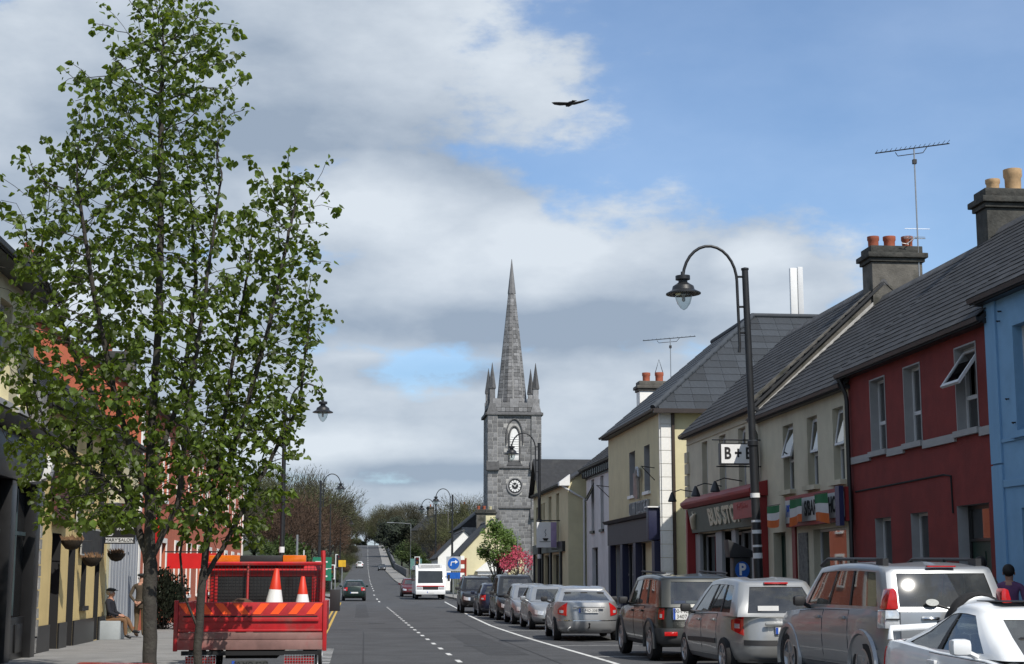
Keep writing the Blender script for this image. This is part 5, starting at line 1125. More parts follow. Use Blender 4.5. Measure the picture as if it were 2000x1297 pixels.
def std(L, W_, H, kind, **k):
    """proportions by body type"""
    hl = L / 2; b0 = W_ / 2 * .925; wr = k.pop('wr', .31)
    if kind == 'hatch':
        sp = dict(belt=[(-hl, .93), (-hl + .4, .96), (0, .93), (hl * .42, .90), (hl * .75, .80), (hl, .66)], cab=dict(f0=hl * .50, f1=hl * .12, r0=-hl + .10, r1=-hl + .55, zb=.90, zr=H - .06, b0=b0, b1=b0 * .77, wins=[(.14, .50), (.53, .83)], er=1.3, zbf=lambda x: .905 + (.03 if x < 0 else 0)), doors=[(-.02 * L, hl * .42), (-hl * .50, -.03 * L)])
    elif kind == 'sedan':
        sp = dict(belt=[(-hl, .98), (-hl + .5, 1.0), (-.3, .94), (hl * .36, .90), (hl * .75, .80), (hl, .66)], cab=dict(f0=hl * .42, f1=hl * .06, r0=-hl * .62, r1=-hl * .26, zb=.93, zr=H - .06, b0=b0, b1=b0 * .76, wins=[(.14, .48), (.51, .80)], zbf=lambda x: .92 + (.04 if x < -.6 else 0)), doors=[(-.02 * L, hl * .42), (-hl * .46, -.03 * L)])
    elif kind == 'mpv':
        sp = dict(belt=[(-hl, .98), (-hl + .4, 1.0), (0, .98), (hl * .50, .93), (hl * .78, .82), (hl, .66)], cab=dict(f0=hl * .58, f1=hl * .12, r0=-hl + .06, r1=-hl + .42, zb=.97, zr=H - .06, b0=b0, b1=b0 * .78, wins=[(.12, .42), (.45, .70), (.73, .90)], er=1.5, zbf=lambda x: .965), doors=[(-.01 * L, hl * .45), (-hl * .48, -.02 * L)])
    else:
        sp = dict(belt=[(-hl, 1.08), (0, 1.06), (hl * .42, 1.03), (hl * .8, .97), (hl, .82)], rr=[.1, .02, 0, .01, .02, .03], ff=[.16, .04, 0, .01, .03, .09], nr=9, nf=6, zs=.30, cab=dict(f0=hl * .48, f1=hl * .18, r0=-hl + .03, r1=-hl + .24, zb=1.05, zr=H - .06, b0=b0 * 1.01, b1=b0 * .84, wins=[(.10, .38), (.41, .65), (.69, .92)], zbf=lambda x: 1.045, rc=.11), doors=[(-.01 * L, hl * .42), (-hl * .44, -.02 * L)]); wr = max(wr, .36)
    sp.update(L=L, W=W_, wr=wr, axles=(hl - .82 * L / 4.3, -hl + .76 * L / 4.3)); c = k.pop('cabx', {}); sp['cab'].update(c); sp.update(k); return sp
SILVER = paint('silver', (.34, .355, .37), .55, .36); SILVER2 = paint('pale_silver', (.38, .385, .39), .55, .36); CHAMP = paint('champagne_silver', (.36, .365, .36), .55, .36)
BLACKP = paint('black', (.012, .012, .013), .2); NAVY = paint('navy', (.012, .015, .035), .3); GREENP = paint('dark_green', (.010, .025, .020), .3); REDP = paint('red', (.42, .012, .012), .1); DKRED = paint('dark_red', (.10, .008, .01), .3); WHITEP = paint('white', (.75, .76, .76), .0); GREYGREEN = paint('dark_grey_green', (.028, .030, .026), .4); SILVERB = paint('grey_silver', (.33, .345, .36), .55, .36)

# --- silver off-roader with spare wheel, facing away
sp = std(4.72, 1.86, 1.80, 'suv', wr=.39, tail=None, bt=(.06, .40), cabx=dict(wins=[(.07, .35), (.375, .62), (.64, .93)], zb=1.15, zbf=lambda x: 1.145, r0=-2.36 + .04, r1=-2.36 + .30, b1=.80, rearq=.93, bulR=.05), belt=[(-2.36, 1.17), (0, 1.15), (1.0, 1.11), (1.9, 1.05), (2.36, .85)], mirm=M_plastic, sillm=SILVERB)
LCX, LCY = 7.66, 22.1
LC, B = car('off_road_car', 'large silver off-road car with roof rails and a spare wheel on its tailgate', LCX, LCY, 93.0, sp, SILVER)
for sg in (-1, 1):
    MB().prism([(sg * .885, 1.175), (sg * .71, 1.175), (sg * .725, 1.40), (sg * .765, 1.45), (sg * .825, 1.43)], -2.365, -2.12, 'x').build('tail_light', M_redplastic, LC, bevel=.02)
    q = MB(); q.prism([(sg * .918, .93), (sg * .70, .93), (sg * .715, 1.168), (sg * .90, 1.168)], -2.375, -2.10, 'x'); t_ = q.build('clear_lamp', M_clear, LC, bevel=.02); MB().box(-2.39, -2.384, sg * .81 - .09, sg * .81 + .09, 1.04, 1.06).build('lamp_divider', M_plastic, t_)
    q = MB(); q.tube([(-1.75, sg * .66, 1.77), (-1.6, sg * .66, 1.83), (.30, sg * .66, 1.855), (.60, sg * .66, 1.76)], .024, 8); q.box(-1.86, -1.62, sg * .66 - .04, sg * .66 + .04, 1.70, 1.84); q.box(-.8, -.7, sg * .66 - .03, sg * .66 + .03, 1.74, 1.84); q.build('roof_rail', M_plastic, LC, smooth=45)
    for a in sp['axles']:
        q = MB(); pts = [(a + .475 * math.cos(u), sg * .895, .39 + .47 * math.sin(u)) for u in np.linspace(-.25, math.pi + .25, 16)]; q.tube(pts, .05, 6); q.build('wheel_arch_flare', SILVERB, LC, smooth=50)
    MB().box(-2.47, -2.42, sg * .80 - .1, sg * .80 + .1, .50, .58).build('rear_reflector', M_redplastic, LC)
MB().box(-2.385, -2.36, -.70, .70, .78, 1.14).build('tailgate', SILVER, LC, bevel=.012)
q = MB(); q.lathe([(.10, -2.40), (.36, -2.41), (.40, -2.44), (.40, -2.58), (.37, -2.62), (.10, -2.63), (.02, -2.63)], 28, (0, -.30, 1.0), 'x'); swh = q.build('spare_wheel', M_rubber, LC, smooth=35); MB().lathe([(.33, -2.632), (.35, -2.66), (.30, -2.68), (.02, -2.68)], 24, (0, -.30, 1.0), 'x').build('spare_cover', SILVER, swh, smooth=40)
q = MB(); q.tube([(-2.39, .40, 1.06), (-2.42, .38, 1.06), (-2.42, .20, 1.06), (-2.39, .18, 1.06)], .022, 6); q.build('tailgate_handle', M_chrome, LC, smooth=50)
MB().box(-2.15, -2.08, -.20, .20, 1.722, 1.742).build('brake_light', M_redplastic, LC, bevel=.006)
o_ = MB().lathe([(.10, 0), (.10, .004)], 18, (0, 0, 0), 'x').build('oval_sticker', mat('sticker_grey', (.36, .37, .35), .6, var=.2, scale=30), LC, loc=(-2.375, .25, 1.265), rot=(0, R(26), 0)); o_.scale = (1, .9, .5)
q = MB(); q.tube([(-2.36, -.02, 1.17), (-2.34, .3, 1.28)], .012, 5); q.build('rear_wiper', M_plastic, LC)
# --- silver family car (rounded) facing away
sp = std(4.17, 1.72, 1.60, 'mpv', wr=.31, tail=(1.95, 2.10, .56, .96), tailslope=(.10, .10), rub=(.36, .46), belt=[(-2.085, 1.0), (-1.6, 1.02), (0, .99), (1.0, .94), (1.6, .82), (2.085, .62)], rr=[.12, .02, 0, .03, .07, .09], mirm=M_plastic, nr=4.0)
SC, B = car('family_car', 'rounded silver family car with a sticker in its rear window', 6.92, 26.95, 91.5, sp, CHAMP)
plate(SC, -2.085, -.12, .74, math.pi, '', w=.5); MB().box(-2.12, -2.07, -.42, .30, .82, .87).build('tailgate_handle', CHAMP, SC, bevel=.015); MB().box(-1.76, -1.68, -.2, .2, 1.49, 1.52).build('brake_light', M_redplastic, SC, bevel=.006)
MB().box(-2.03, -2.026, .05, .40, 1.06, 1.14).build('window_sticker', M_plate, SC, rot=(0, 0, 0)); B.patch(2.10, 2.90, .36, .47, .028, 14, 2, .02).build('rear_moulding', M_plastic, SC, smooth=50)
# --- dark compact off-roader facing away
sp = std(4.38, 1.80, 1.69, 'suv', wr=.36, tail=(1.985, 2.06, .66, .93), bt=(.06, .44), bumper=mat('grey_bumper', (.055, .058, .06), .6, var=.15), sillm=M_plastic, mirm=M_plastic, rim=M_alloy, cabx=dict(b1=.76, r1=-2.19 + .30))
FL, B = car('compact_off_roader', 'dark grey compact off-roader with high brake lamps and spare wheel', 6.66, 31.9, 91.7, sp, GREYGREEN)
for sg in (-1, 1):
    MB().box(-2.235, -2.20, sg * .62 - .13, sg * .62 + .13, .50, .58).build('bumper_lamp', M_redplastic, FL, bevel=.01)
    for a in sp['axles']: MB().tube([(a + .44 * math.cos(u), sg * .87, .36 + .435 * math.sin(u)) for u in np.linspace(-.25, math.pi + .25, 16)], .042, 6).build('wheel_arch_flare', MATS['grey_bumper'], FL, smooth=50)
    MB().tube([(-1.8, sg * .62, 1.70), (.3, sg * .62, 1.74)], .02, 6).build('roof_rail', M_plastic, FL)
plate(FL, -2.205, .42, .92, math.pi, ('00-MO', '3407'), True); q = MB(); q.lathe([(.1, -2.2), (.33, -2.2), (.345, -2.25), (.345, -2.36), (.3, -2.4), (.02, -2.4)], 24, (0, -.25, .93), 'x'); q.build('spare_wheel', M_rubber, FL, smooth=35)
MB().box(-2.10, -2.096, .30, .52, 1.12, 1.17).build('window_sticker', M_eublue, FL); MB().box(-2.10, -2.096, .02, .28, 1.12, 1.17).build('window_sticker', M_plate, FL)
q = MB(); q.box(-2.24, -2.20, .02, .12, .78, 1.02); q.build('tailgate_handle', M_plastic, FL)
# --- silver saloon, number plate and tow bar
sp = std(4.58, 1.80, 1.43, 'sedan', wr=.32, tail=(1.955, 2.15, .56, 1.0), tailslope=(.24, .05), nr=4.6, belt=[(-2.29, 1.0), (-1.8, 1.03), (-.6, .97), (.9, .91), (1.7, .80), (2.29, .62)], cabx=dict(f0=.95, f1=.12, r0=-1.72, r1=-.80, zb=.97, zbf=lambda x: .985 if x < -1 else .95, rearq=.92), mirm=M_plastic)
VO, B = car('silver_saloon', 'silver saloon with red shoulder lamps, tow ball and plate 05-MO-3085', 6.3, 42.95, 87.0, sp, SILVER2)
plate(VO, -2.30, 0, .80, math.pi, '05-MO-3085'); MB().box(-2.325, -2.285, -.42, .42, .875, .91).build('boot_trim', SILVER2, VO, bevel=.01)
q = MB(); q.tube([(-2.2, 0, .36), (-2.42, 0, .36), (-2.46, 0, .42)], .02, 6); q.ball((-2.46, 0, .46), .03, 8); q.build('tow_ball', M_iron, VO); MB().lathe([(.03, -2.33), (.035, -2.2), (.03, -2.1)], 10, (0, .55, .30), 'x').build('exhaust_pipe', M_chrome, VO)
B.patch(1.95, 3.05, .40, .425, .028, 24, 1, .02).build('bumper_strip', M_chrome, VO, smooth=50)
MB().box(-1.45, -1.40, -.45, .15, .99, 1.05).build('parcel_shelf_item', mat('pale_blue_box', (.22, .42, .48), .6), VO)
# --- rest of the row
A, B = car('small_silver_hatch', 'small silver hatchback facing us just behind the saloon', 6.55, 52.1, -90, std(3.95, 1.66, 1.44, 'hatch', mirm=SILVER), SILVER)
plate(A, 1.985, 0, .42, 0, '')
A, B = car('silver_estate', 'silver car seen between the small hatchback and the dark people carrier', 6.55, 57.7, -90, std(4.1, 1.68, 1.46, 'hatch', mirm=M_plastic), SILVERB)
A, B = car('people_carrier', 'black people carrier facing us in the middle of the parked row', 6.55, 63.2, -90, std(4.6, 1.82, 1.78, 'mpv', wr=.33, mirm=M_plastic, cabx=dict(zr=1.74)), BLACKP)
A, B = car('navy_hatch', 'navy blue small hatchback showing its rear lamps and white plate', 6.25, 69.3, 90, std(3.83, 1.65, 1.43, 'hatch', tail=(1.96, 2.16, .66, .98)), NAVY)
plate(A, -1.90, 0, .80, math.pi, '')
A, B = car('black_off_roader', 'black off-roader with roof rails at the far end of the parked row', 5.95, 75.0, -91, std(4.5, 1.8, 1.72, 'suv', mirm=M_plastic), BLACKP)
for sg in (-1, 1): MB().tube([(-1.6, sg * .62, 1.73), (.35, sg * .62, 1.77)], .03, 6).build('roof_rail', M_grey, A)
A, B = car('dark_red_car', 'dark red car half hidden behind the white minibus', 4.55, 123.6, -90, std(4.0, 1.66, 1.45, 'hatch'), DKRED, False)
A, B = car('dark_green_hatch', 'dark green hatchback driving away in the left lane', .05, 108.6, 91, std(3.85, 1.66, 1.43, 'hatch', tail=(1.96, 2.2, .66, .98)), GREENP)
plate(A, -1.93, 0, .55, math.pi, '')
A, B = car('white_hill_car', 'small white car on the hill road', 1.4, 368, 91, std(4.0, 1.68, 1.5, 'hatch'), WHITEP, False)
A, B = car('black_hill_car', 'black car coming down the right side of the hill road', 6.0, 330, -90, std(4.1, 1.7, 1.42, 'sedan'), BLACKP, False)
A, B = car('red_parked_car', 'red car whose roof edge shows at the lower left', -1.2, 6.3, 90, std(4.0, 1.68, 1.285, 'hatch'), REDP)
# --- white coupe facing us at the right edge
sp = std(4.4, 1.70, 1.34, 'sedan', wr=.31, head=(4.03, 4.24, .56, .8), belt=[(-2.2, .90), (-1.5, .93), (-.4, .87), (.7, .84), (1.6, .72), (2.2, .55)], cabx=dict(f0=1.0, f1=.15, r0=-1.5, r1=-.55, zb=.86, zr=1.29, b0=.78, b1=.58, wins=[(.13, .55), (.60, .93)], zbf=lambda x: .90 if x < -1 else .855), doors=[(-.55, .9)], mirx=.55)
A, B = car('white_coupe', 'white coupe facing us with sunroof and rear spoiler at the lower right', 6.42, 14.25, -88, sp, WHITEP)
MB().box(-.42, .02, -.36, .36, 1.352, 1.362).build('sunroof', M_carglass if False else M_black, A, bevel=.004); q = MB(); q.tube([(-2.02, -.62, .92), (-2.05, -.6, 1.04), (-2.06, 0, 1.07), (-2.05, .6, 1.04), (-2.02, .62, .92)], .035, 8); q.build('rear_spoiler', WHITEP, A, smooth=50)

# ---------------------------------------------------------------- red flatbed truck
M_truck = mat('truck_red', (.42, .010, .014), .5, var=.25, scale=5, stain=(.17, .075, .06), stain_amt=.75, coat=.1); M_truckworn = mat('truck_worn_red', (.24, .13, .115), .7, var=.35, scale=2.2, stain=(.36, .012, .02), stain_amt=.85)
M_flu = mat('fluorescent_orange', (.95, .10, .015), .45, var=.05)
TR = thing('flatbed_truck', 'red dropside flatbed truck with orange chevrons on its tailgate', 'truck', (-1.50, 23.4, 0.004), R(90 - .3))
# local x forward from the tail
q = MB(); q.box(.02, 3.15, -1.05, 1.05, .62, .72); q.build('bed_floor', M_truckworn, TR)
tg = MB(); tg.box(0, .045, -1.06, 1.06, .78, 1.21); tailg = tg.build('tailgate', M_truck, TR, bevel=.006)
q = MB(); q.box(-.03, -.002, -1.0, 1.0, .93, .99); q.box(-.022, -.002, -1.05, 1.05, .785, .82); q.build('tailgate_rib', M_truck, tailg, bevel=.008); MB().box(-.006, -.0025, -.98, .98, .995, 1.015).build('rib_shadow_strip', M_dark, tailg)  # dark strip laid on the tailgate as a painted shadow line along the rib
for i in range(4):
    for sg in (-1, 1):
        y0 = sg * (.015 + i * .265); MB().prism([(y0, 1.035), (y0 + sg * .125, 1.035), (y0 + sg * .255, 1.195), (y0 + sg * .13, 1.195)], -.008, -.003, 'x').build('chevron_stripe', M_flu, tailg)
MB().box(-.02, .10, -1.065, 1.065, .52, .665).build('rear_beam', M_truckworn, TR, bevel=.008); MB().box(-.012, .06, -1.06, 1.06, .67, .77).build('hinge_rail', M_truckworn, TR, bevel=.01)
for sg in (-1, 1):
    MB().box(.05, 3.1, sg * 1.06 - .025, sg * 1.06 + .025, .73, 1.2).build('side_board', M_truck, TR, bevel=.006); MB().box(-.025, .055, sg * 1.09 - .03, sg * 1.09 + .03, .5, 1.24).build('corner_post', M_truck, TR, bevel=.008)
    MB().box(-.0, .04, sg * .72 - .22, sg * .72 + .22, .25, .42).build('tail_light', M_redplastic, TR); g = MB()
    for i in range(12): g.box(-.03, -.022, sg * .72 - .23 + i * .04, sg * .72 - .224 + i * .04, .24, .45)
    for i in range(6): g.box(-.031, -.023, sg * .72 - .23, sg * .72 + .22, .24 + i * .04, .246 + i * .04)
    g.build('lamp_guard', M_galv, TR)
    wheel(TR, .95, sg * .86, .33, .22, -1 if sg < 0 else 1, M_grey); wheel(TR, 4.1, sg * .86, .33, .2, -1 if sg < 0 else 1, M_grey)
q = MB(); q.box(.3, 4.6, -.38, .38, .38, .6); q.box(-.01, .1, -1.0, 1.0, .44, .5); q.build('chassis', M_dark, TR)
MB().box(-.02, .0, -.9, .9, .12, .2).build('under_run_bar', M_dark, TR)
plate(TR, -.03, 0, .31, math.pi, '00-MO-5263', m=mat('dirty_plate', (.05, .05, .048), .7, var=.4, scale=9))
# headboard with mesh and light bar
hb = MB(); 
for sg in (-1, 1): hb.tube([(2.95, sg * .98, .75), (3.12, sg * .98, 1.78), (3.14, sg * .97, 2.02)], .04, 6)
hb.tube([(3.12, -.98, 1.80), (3.12, .98, 1.80)], .035, 6); hb.tube([(3.05, 0.28, .9), (3.11, 0.28, 1.8)], .022, 6); hd = hb.build('headboard', M_truck, TR)
g = MB()
for i in range(33): y = -.95 + i * .0594; g.box(3.085, 3.091, y, y + .006, 1.0, 1.78)
for i in range(15): z = 1.0 + i * .055; g.box(3.078, 3.084, -.96, .96, z, z + .006)
g.build('wire_mesh', M_iron, hd)
MB().box(3.0, 3.06, -.97, .97, .73, 1.0).build('headboard_panel', M_truckworn, hd)
lb = MB().box(3.2, 3.42, -.28, .42, 1.81, 1.94).build('light_bar', M_plastic, TR, bevel=.01)
for y0, y1 in ((.43, .98), (-.68, -.29)): MB().box(3.19, 3.43, y0, y1, 1.815, 1.945).build('amber_lens', M_amber, lb, bevel=.015)
# cab
cb = MB(); prof = [(3.25, .45), (5.0, .45), (5.05, .95), (4.75, 1.10), (4.35, 1.72), (4.15, 1.79), (3.35, 1.79), (3.25, 1.70)]
cb.prism(prof, -.93, .93, 'y'); cab_ = cb.build('cab', M_truck, TR, bevel=.05)
MB().box(3.235, 3.247, -.78, .78, 1.08, 1.58).build('cab_rear_window', mat('cab_window_dark', (.03, .03, .03), .12, var=.2), cab_)
q = MB(); q.box(3.225, 3.249, -.84, .84, 1.60, 1.68); q.box(3.228, 3.249, -.84, -.79, 1.05, 1.6); q.box(3.228, 3.249, .79, .84, 1.05, 1.6); q.build('cab_window_frame', M_truck, cab_, bevel=.006)
for sg in (-1, 1): q = MB(); q.tube([(4.5, sg * .92, 1.25), (4.5, sg * 1.12, 1.2)], .02, 6); q.box(4.44, 4.54, sg * 1.16 - .09, sg * 1.16 + .09, .98, 1.36); q.build('wing_mirror', M_plastic, cab_, bevel=.02)
# load
def cone(label, x, y, z, h, tilt):
    c = thing('traffic_cone', label, 'traffic cone', (x, y, z), 0, 'traffic cones in the truck bed'); c.rotation_euler = tilt; r = h * .23
    MB().lathe([(r, .03), (r * .72, h * .33)], 18).build('base_band', M_flu2, c, smooth=50); MB().lathe([(r * .73, h * .33), (r * .42, h * .68)], 18).build('white_band', M_white, c, smooth=50); MB().lathe([(r * .42, h * .68), (r * .16, h), (r * .1, h * 1.01)], 18).build('tip', M_flu2, c, smooth=50); MB().box(-r * 1.2, r * 1.2, -r * 1.2, r * 1.2, 0, .035).build('foot', M_rubber, c, bevel=.01)
M_flu2 = mat('cone_red', (.62, .035, .012), .5, var=.08)
cone('tall leaning traffic cone in the truck bed', -1.24, 24.5, .727, .98, (0, R(3), 0)); cone('smaller traffic cone at the right of the truck bed', -.80, 25.1, .727, .86, (0, 0, 0))
q = MB(); q.lathe([(.12, 0), (.24, .05), (.27, .2), (.2, .32), (.1, .34)], 14); tag(q.build('cable_drum', mat('rusty_brown', (.10, .045, .02), .8, var=.4, scale=8), loc=(-1.68, 24.1, .95), smooth=50, rot=(R(70), 0, 0)), 'brown drum lying behind the truck tailgate', 'drum')

# ---------------------------------------------------------------- white minibus
BS = thing('white_minibus', 'white minibus facing us with red band and destination box', 'bus', (5.5, 114.6, ground(114) + .004), R(-90)); MWB = mat('bus_white', (.72, .73, .73), .35, var=.05, coat=.4)
prof = [(-3.5, .38), (3.4, .38), (3.52, .55), (3.5, .95), (3.35, 1.12), (3.1, 1.95), (2.95, 2.3), (2.7, 2.42), (-3.4, 2.42), (-3.5, 2.3)]
MB().prism(prof, -1.07, 1.07, 'y').build('body', MWB, BS, bevel=.06)
def onfront(z): return interp([(.55, 3.52), (.95, 3.5), (1.12, 3.35), (1.95, 3.1), (2.3, 2.95)], z)
q = MB(); vs = [(onfront(z) + .012, y * .90, z) for z, y in ((1.16, -1), (1.16, 1), (2.02, .97), (2.02, -.97))]; q.add(vs, [(0, 1, 2, 3)]); q.build('windscreen', mat('bus_glass', (.03, .035, .04), .05, var=.15), BS)
q = MB(); q.box(2.55, 3.02, -.85, .85, 2.20, 2.52); db = q.build('destination_box', MWB, BS, bevel=.03); MB().box(3.021, 3.026, -.68, .68, 2.26, 2.44).build('destination_blind', mat('blind_grey', (.45, .45, .45), .5, var=.3, scale=20), db)
MB().box(3.475, 3.53, -.98, .98, .92, .98).build('red_band', M_brightred, BS); gr = MB().box(3.49, 3.53, -.55, .55, .70, .91).build('grille', M_plastic, BS)
for sg in (-1, 1): MB().box(3.48, 3.53, sg * .78 - .18, sg * .78 + .18, .72, .9).build('headlight', M_clear, BS, bevel=.01); q = MB(); q.tube([(3.2, sg * 1.05, 1.6), (3.35, sg * 1.28, 1.6)], .025, 6); q.box(3.3, 3.38, sg * 1.3 - .08, sg * 1.3 + .08, 1.3, 1.75); q.build('wing_mirror', M_plastic, BS)
MB().box(3.4, 3.62, -1.05, 1.05, .36, .62).build('front_bumper', MWB, BS, bevel=.03); plate(BS, 3.63, 0, .52, 0, '', w=.5)
for sg in (-1, 1):
    for i in range(5): MB().box(-3.1 + i * 1.15, -2.05 + i * 1.15, sg * 1.075 - .006, sg * 1.075 + .006, 1.3, 2.1).build('side_window', MATS['bus_glass'], BS)
    for a in (2.3, -2.1): wheel(BS, a, sg * .95, .38, .24, -1 if sg < 0 else 1, M_grey)
# ---------------------------------------------------------------- street trees (grown by space colonisation)
M_bark = mat('grey_brown_bark', (.040, .034, .028), .9, var=.35, scale=9, bump=.8, bscale=30, stain=(.075, .075, .06), stain_amt=.5)
M_leaf = mat('spring_leaf', (.068, .105, .011), .5, var=.4, scale=2.0, rnd=.55, trans=(.27, .37, .028))
M_leafdark = mat('shrub_leaf', (.03, .055, .014), .6, var=.35, scale=2.0, rnd=.35, trans=(.06, .11, .015))
def leaf_mesh(v):
    w, l, fo = (.052, .10, .018), (.058, .095, .024), (.047, .105, .012); a, L_, f = (w, l, fo)[v]
    vs = [(0, 0, 0), (a * .75, .02, -f), (a, L_ * .45, -f * 1.3), (a * .55, L_ * .8, -f), (0, L_ * 1.08, -f * .9), (-a * .55, L_ * .8, -f), (-a, L_ * .45, -f * 1.3), (-a * .75, .02, -f), (0, L_ * .5, 0)]
    return vs, [(0, 1, 2, 8), (8, 2, 3, 4), (8, 4, 5, 6), (0, 8, 6, 7)]
LEAVES = [leaf_mesh(v) for v in range(3)]; LEAFME = []
for v in range(3):
    q = MB().add(*LEAVES[v]); o = q.build('leaf', M_leaf, fix=False); LEAFME.append(o.data); bpy.data.objects.remove(o)
def len_ok(v): return max(1e-6, float(np.linalg.norm(v)))
def grow(seed, stems, env, n_att, step=.13, kill=.17, infl=1.1, maxn=9000):
    r_ = np.random.default_rng(seed); nodes = []; par = []
    for st in stems:                                    # polylines: first point index given or new
        prev = -1
        for k, p in enumerate(st):
            p = np.array(p, float)
            if k == 0 and nodes:
                d = np.linalg.norm(np.array(nodes) - p, axis=1); prev = int(d.argmin()); 
                if d.min() < .03: continue
            if prev >= 0:
                a = nodes[prev]; m = max(1, int(np.linalg.norm(p - a) / step)); wob = r_.normal(0, .005, (m, 3))
                for i in range(1, m + 1): nodes.append(a + (p - a) * i / m + (wob[i - 1] if i < m else 0)); par.append(prev); prev = len(nodes) - 1
            else: nodes.append(p); par.append(-1); prev = len(nodes) - 1
    att = []; zs = [e[0] for e in env]
    while len(att) < n_att:
        z = r_.uniform(zs[0], zs[-1]); xl = np.interp(z, zs, [e[1] for e in env]); xr = np.interp(z, zs, [e[2] for e in env]); c = (xl + xr) / 2; rad = (xr - xl) / 2 * .88
        a = r_.uniform(0, 2 * math.pi); rr = math.sqrt(r_.uniform(0, 1)) * rad; 
        if rr < rad * .25 and r_.uniform() < .5: continue
        att.append((c + rr * math.cos(a), env[0][3] + rr * math.sin(a) * .95, z))
    for _ in range(int(n_att * .03)):                  # long sprays that break the outline
        z = r_.uniform(zs[0] + .2, zs[-1] - .1); xl = np.interp(z, zs, [e[1] for e in env]); xr = np.interp(z, zs, [e[2] for e in env]); c = (xl + xr) / 2; rad = (xr - xl) / 2; a = r_.uniform(0, 2 * math.pi)
        d = np.array([math.cos(a) * .75, math.sin(a) * .7, r_.uniform(.45, 1.1)]); p0 = np.array([c + rad * .78 * math.cos(a), env[0][3] + rad * .78 * math.sin(a), z]); L_ = r_.uniform(.35, .75)
        for k in range(8): att.append(tuple(p0 + d * L_ * k / 7 + r_.normal(0, .02, 3)))
    att = np.array(att); N = np.array(nodes); near = np.full(len(att), 1e9); idx = np.zeros(len(att), int)
    for k in range(0, len(N), 400):
        d = np.linalg.norm(att[:, None] - N[None, k:k + 400], axis=2); j = d.argmin(1); dm = d[np.arange(len(att)), j]; u = dm < near; near[u] = dm[u]; idx[u] = j[u] + k
    P = list(map(np.array, nodes)); bad = {}
    for it in range(260):
        alive = near > kill
        att, near, idx = att[alive], near[alive], idx[alive]
        if len(att) == 0 or len(P) > maxn: break
        act = near < infl
        if not act.any(): infl *= 1.5; continue
        acc = {}
        for i in np.nonzero(act)[0]:
            v = att[i] - P[idx[i]]; acc[idx[i]] = acc.get(idx[i], 0) + v / np.linalg.norm(v)
        new = []
        for j, v in acc.items():
            v = v / len_ok(v) + np.array([0, 0, .42]) + r_.normal(0, .08, 3); n = np.linalg.norm(v)
            if n < 1e-3: continue
            bad[j] = bad.get(j, 0) + 1
            if bad[j] > 5: continue
            new.append((P[j] + v / n * step, j))
        if not new: break
        s0 = len(P)
        for p, j in new: P.append(p); par.append(j)
        Q = np.array([p for p, _ in new]); d = np.linalg.norm(att[:, None] - Q[None], axis=2); j = d.argmin(1); dm = d[np.arange(len(att)), j]; u = dm < near; near[u] = dm[u]; idx[u] = j[u] + s0
    return np.array(P), np.array(par)
def tree_mesh(P, par, r_tip, power, rmax, trunk_prof=None):
    n = len(P); r = np.zeros(n); kids = [0] * n
    acc = np.zeros(n)
    for i in range(n - 1, -1, -1):
        if acc[i] == 0: acc[i] = r_tip ** power
        if par[i] >= 0: acc[par[i]] += acc[i]; kids[par[i]] += 1
    r = np.minimum(acc ** (1 / power), rmax); return r, kids
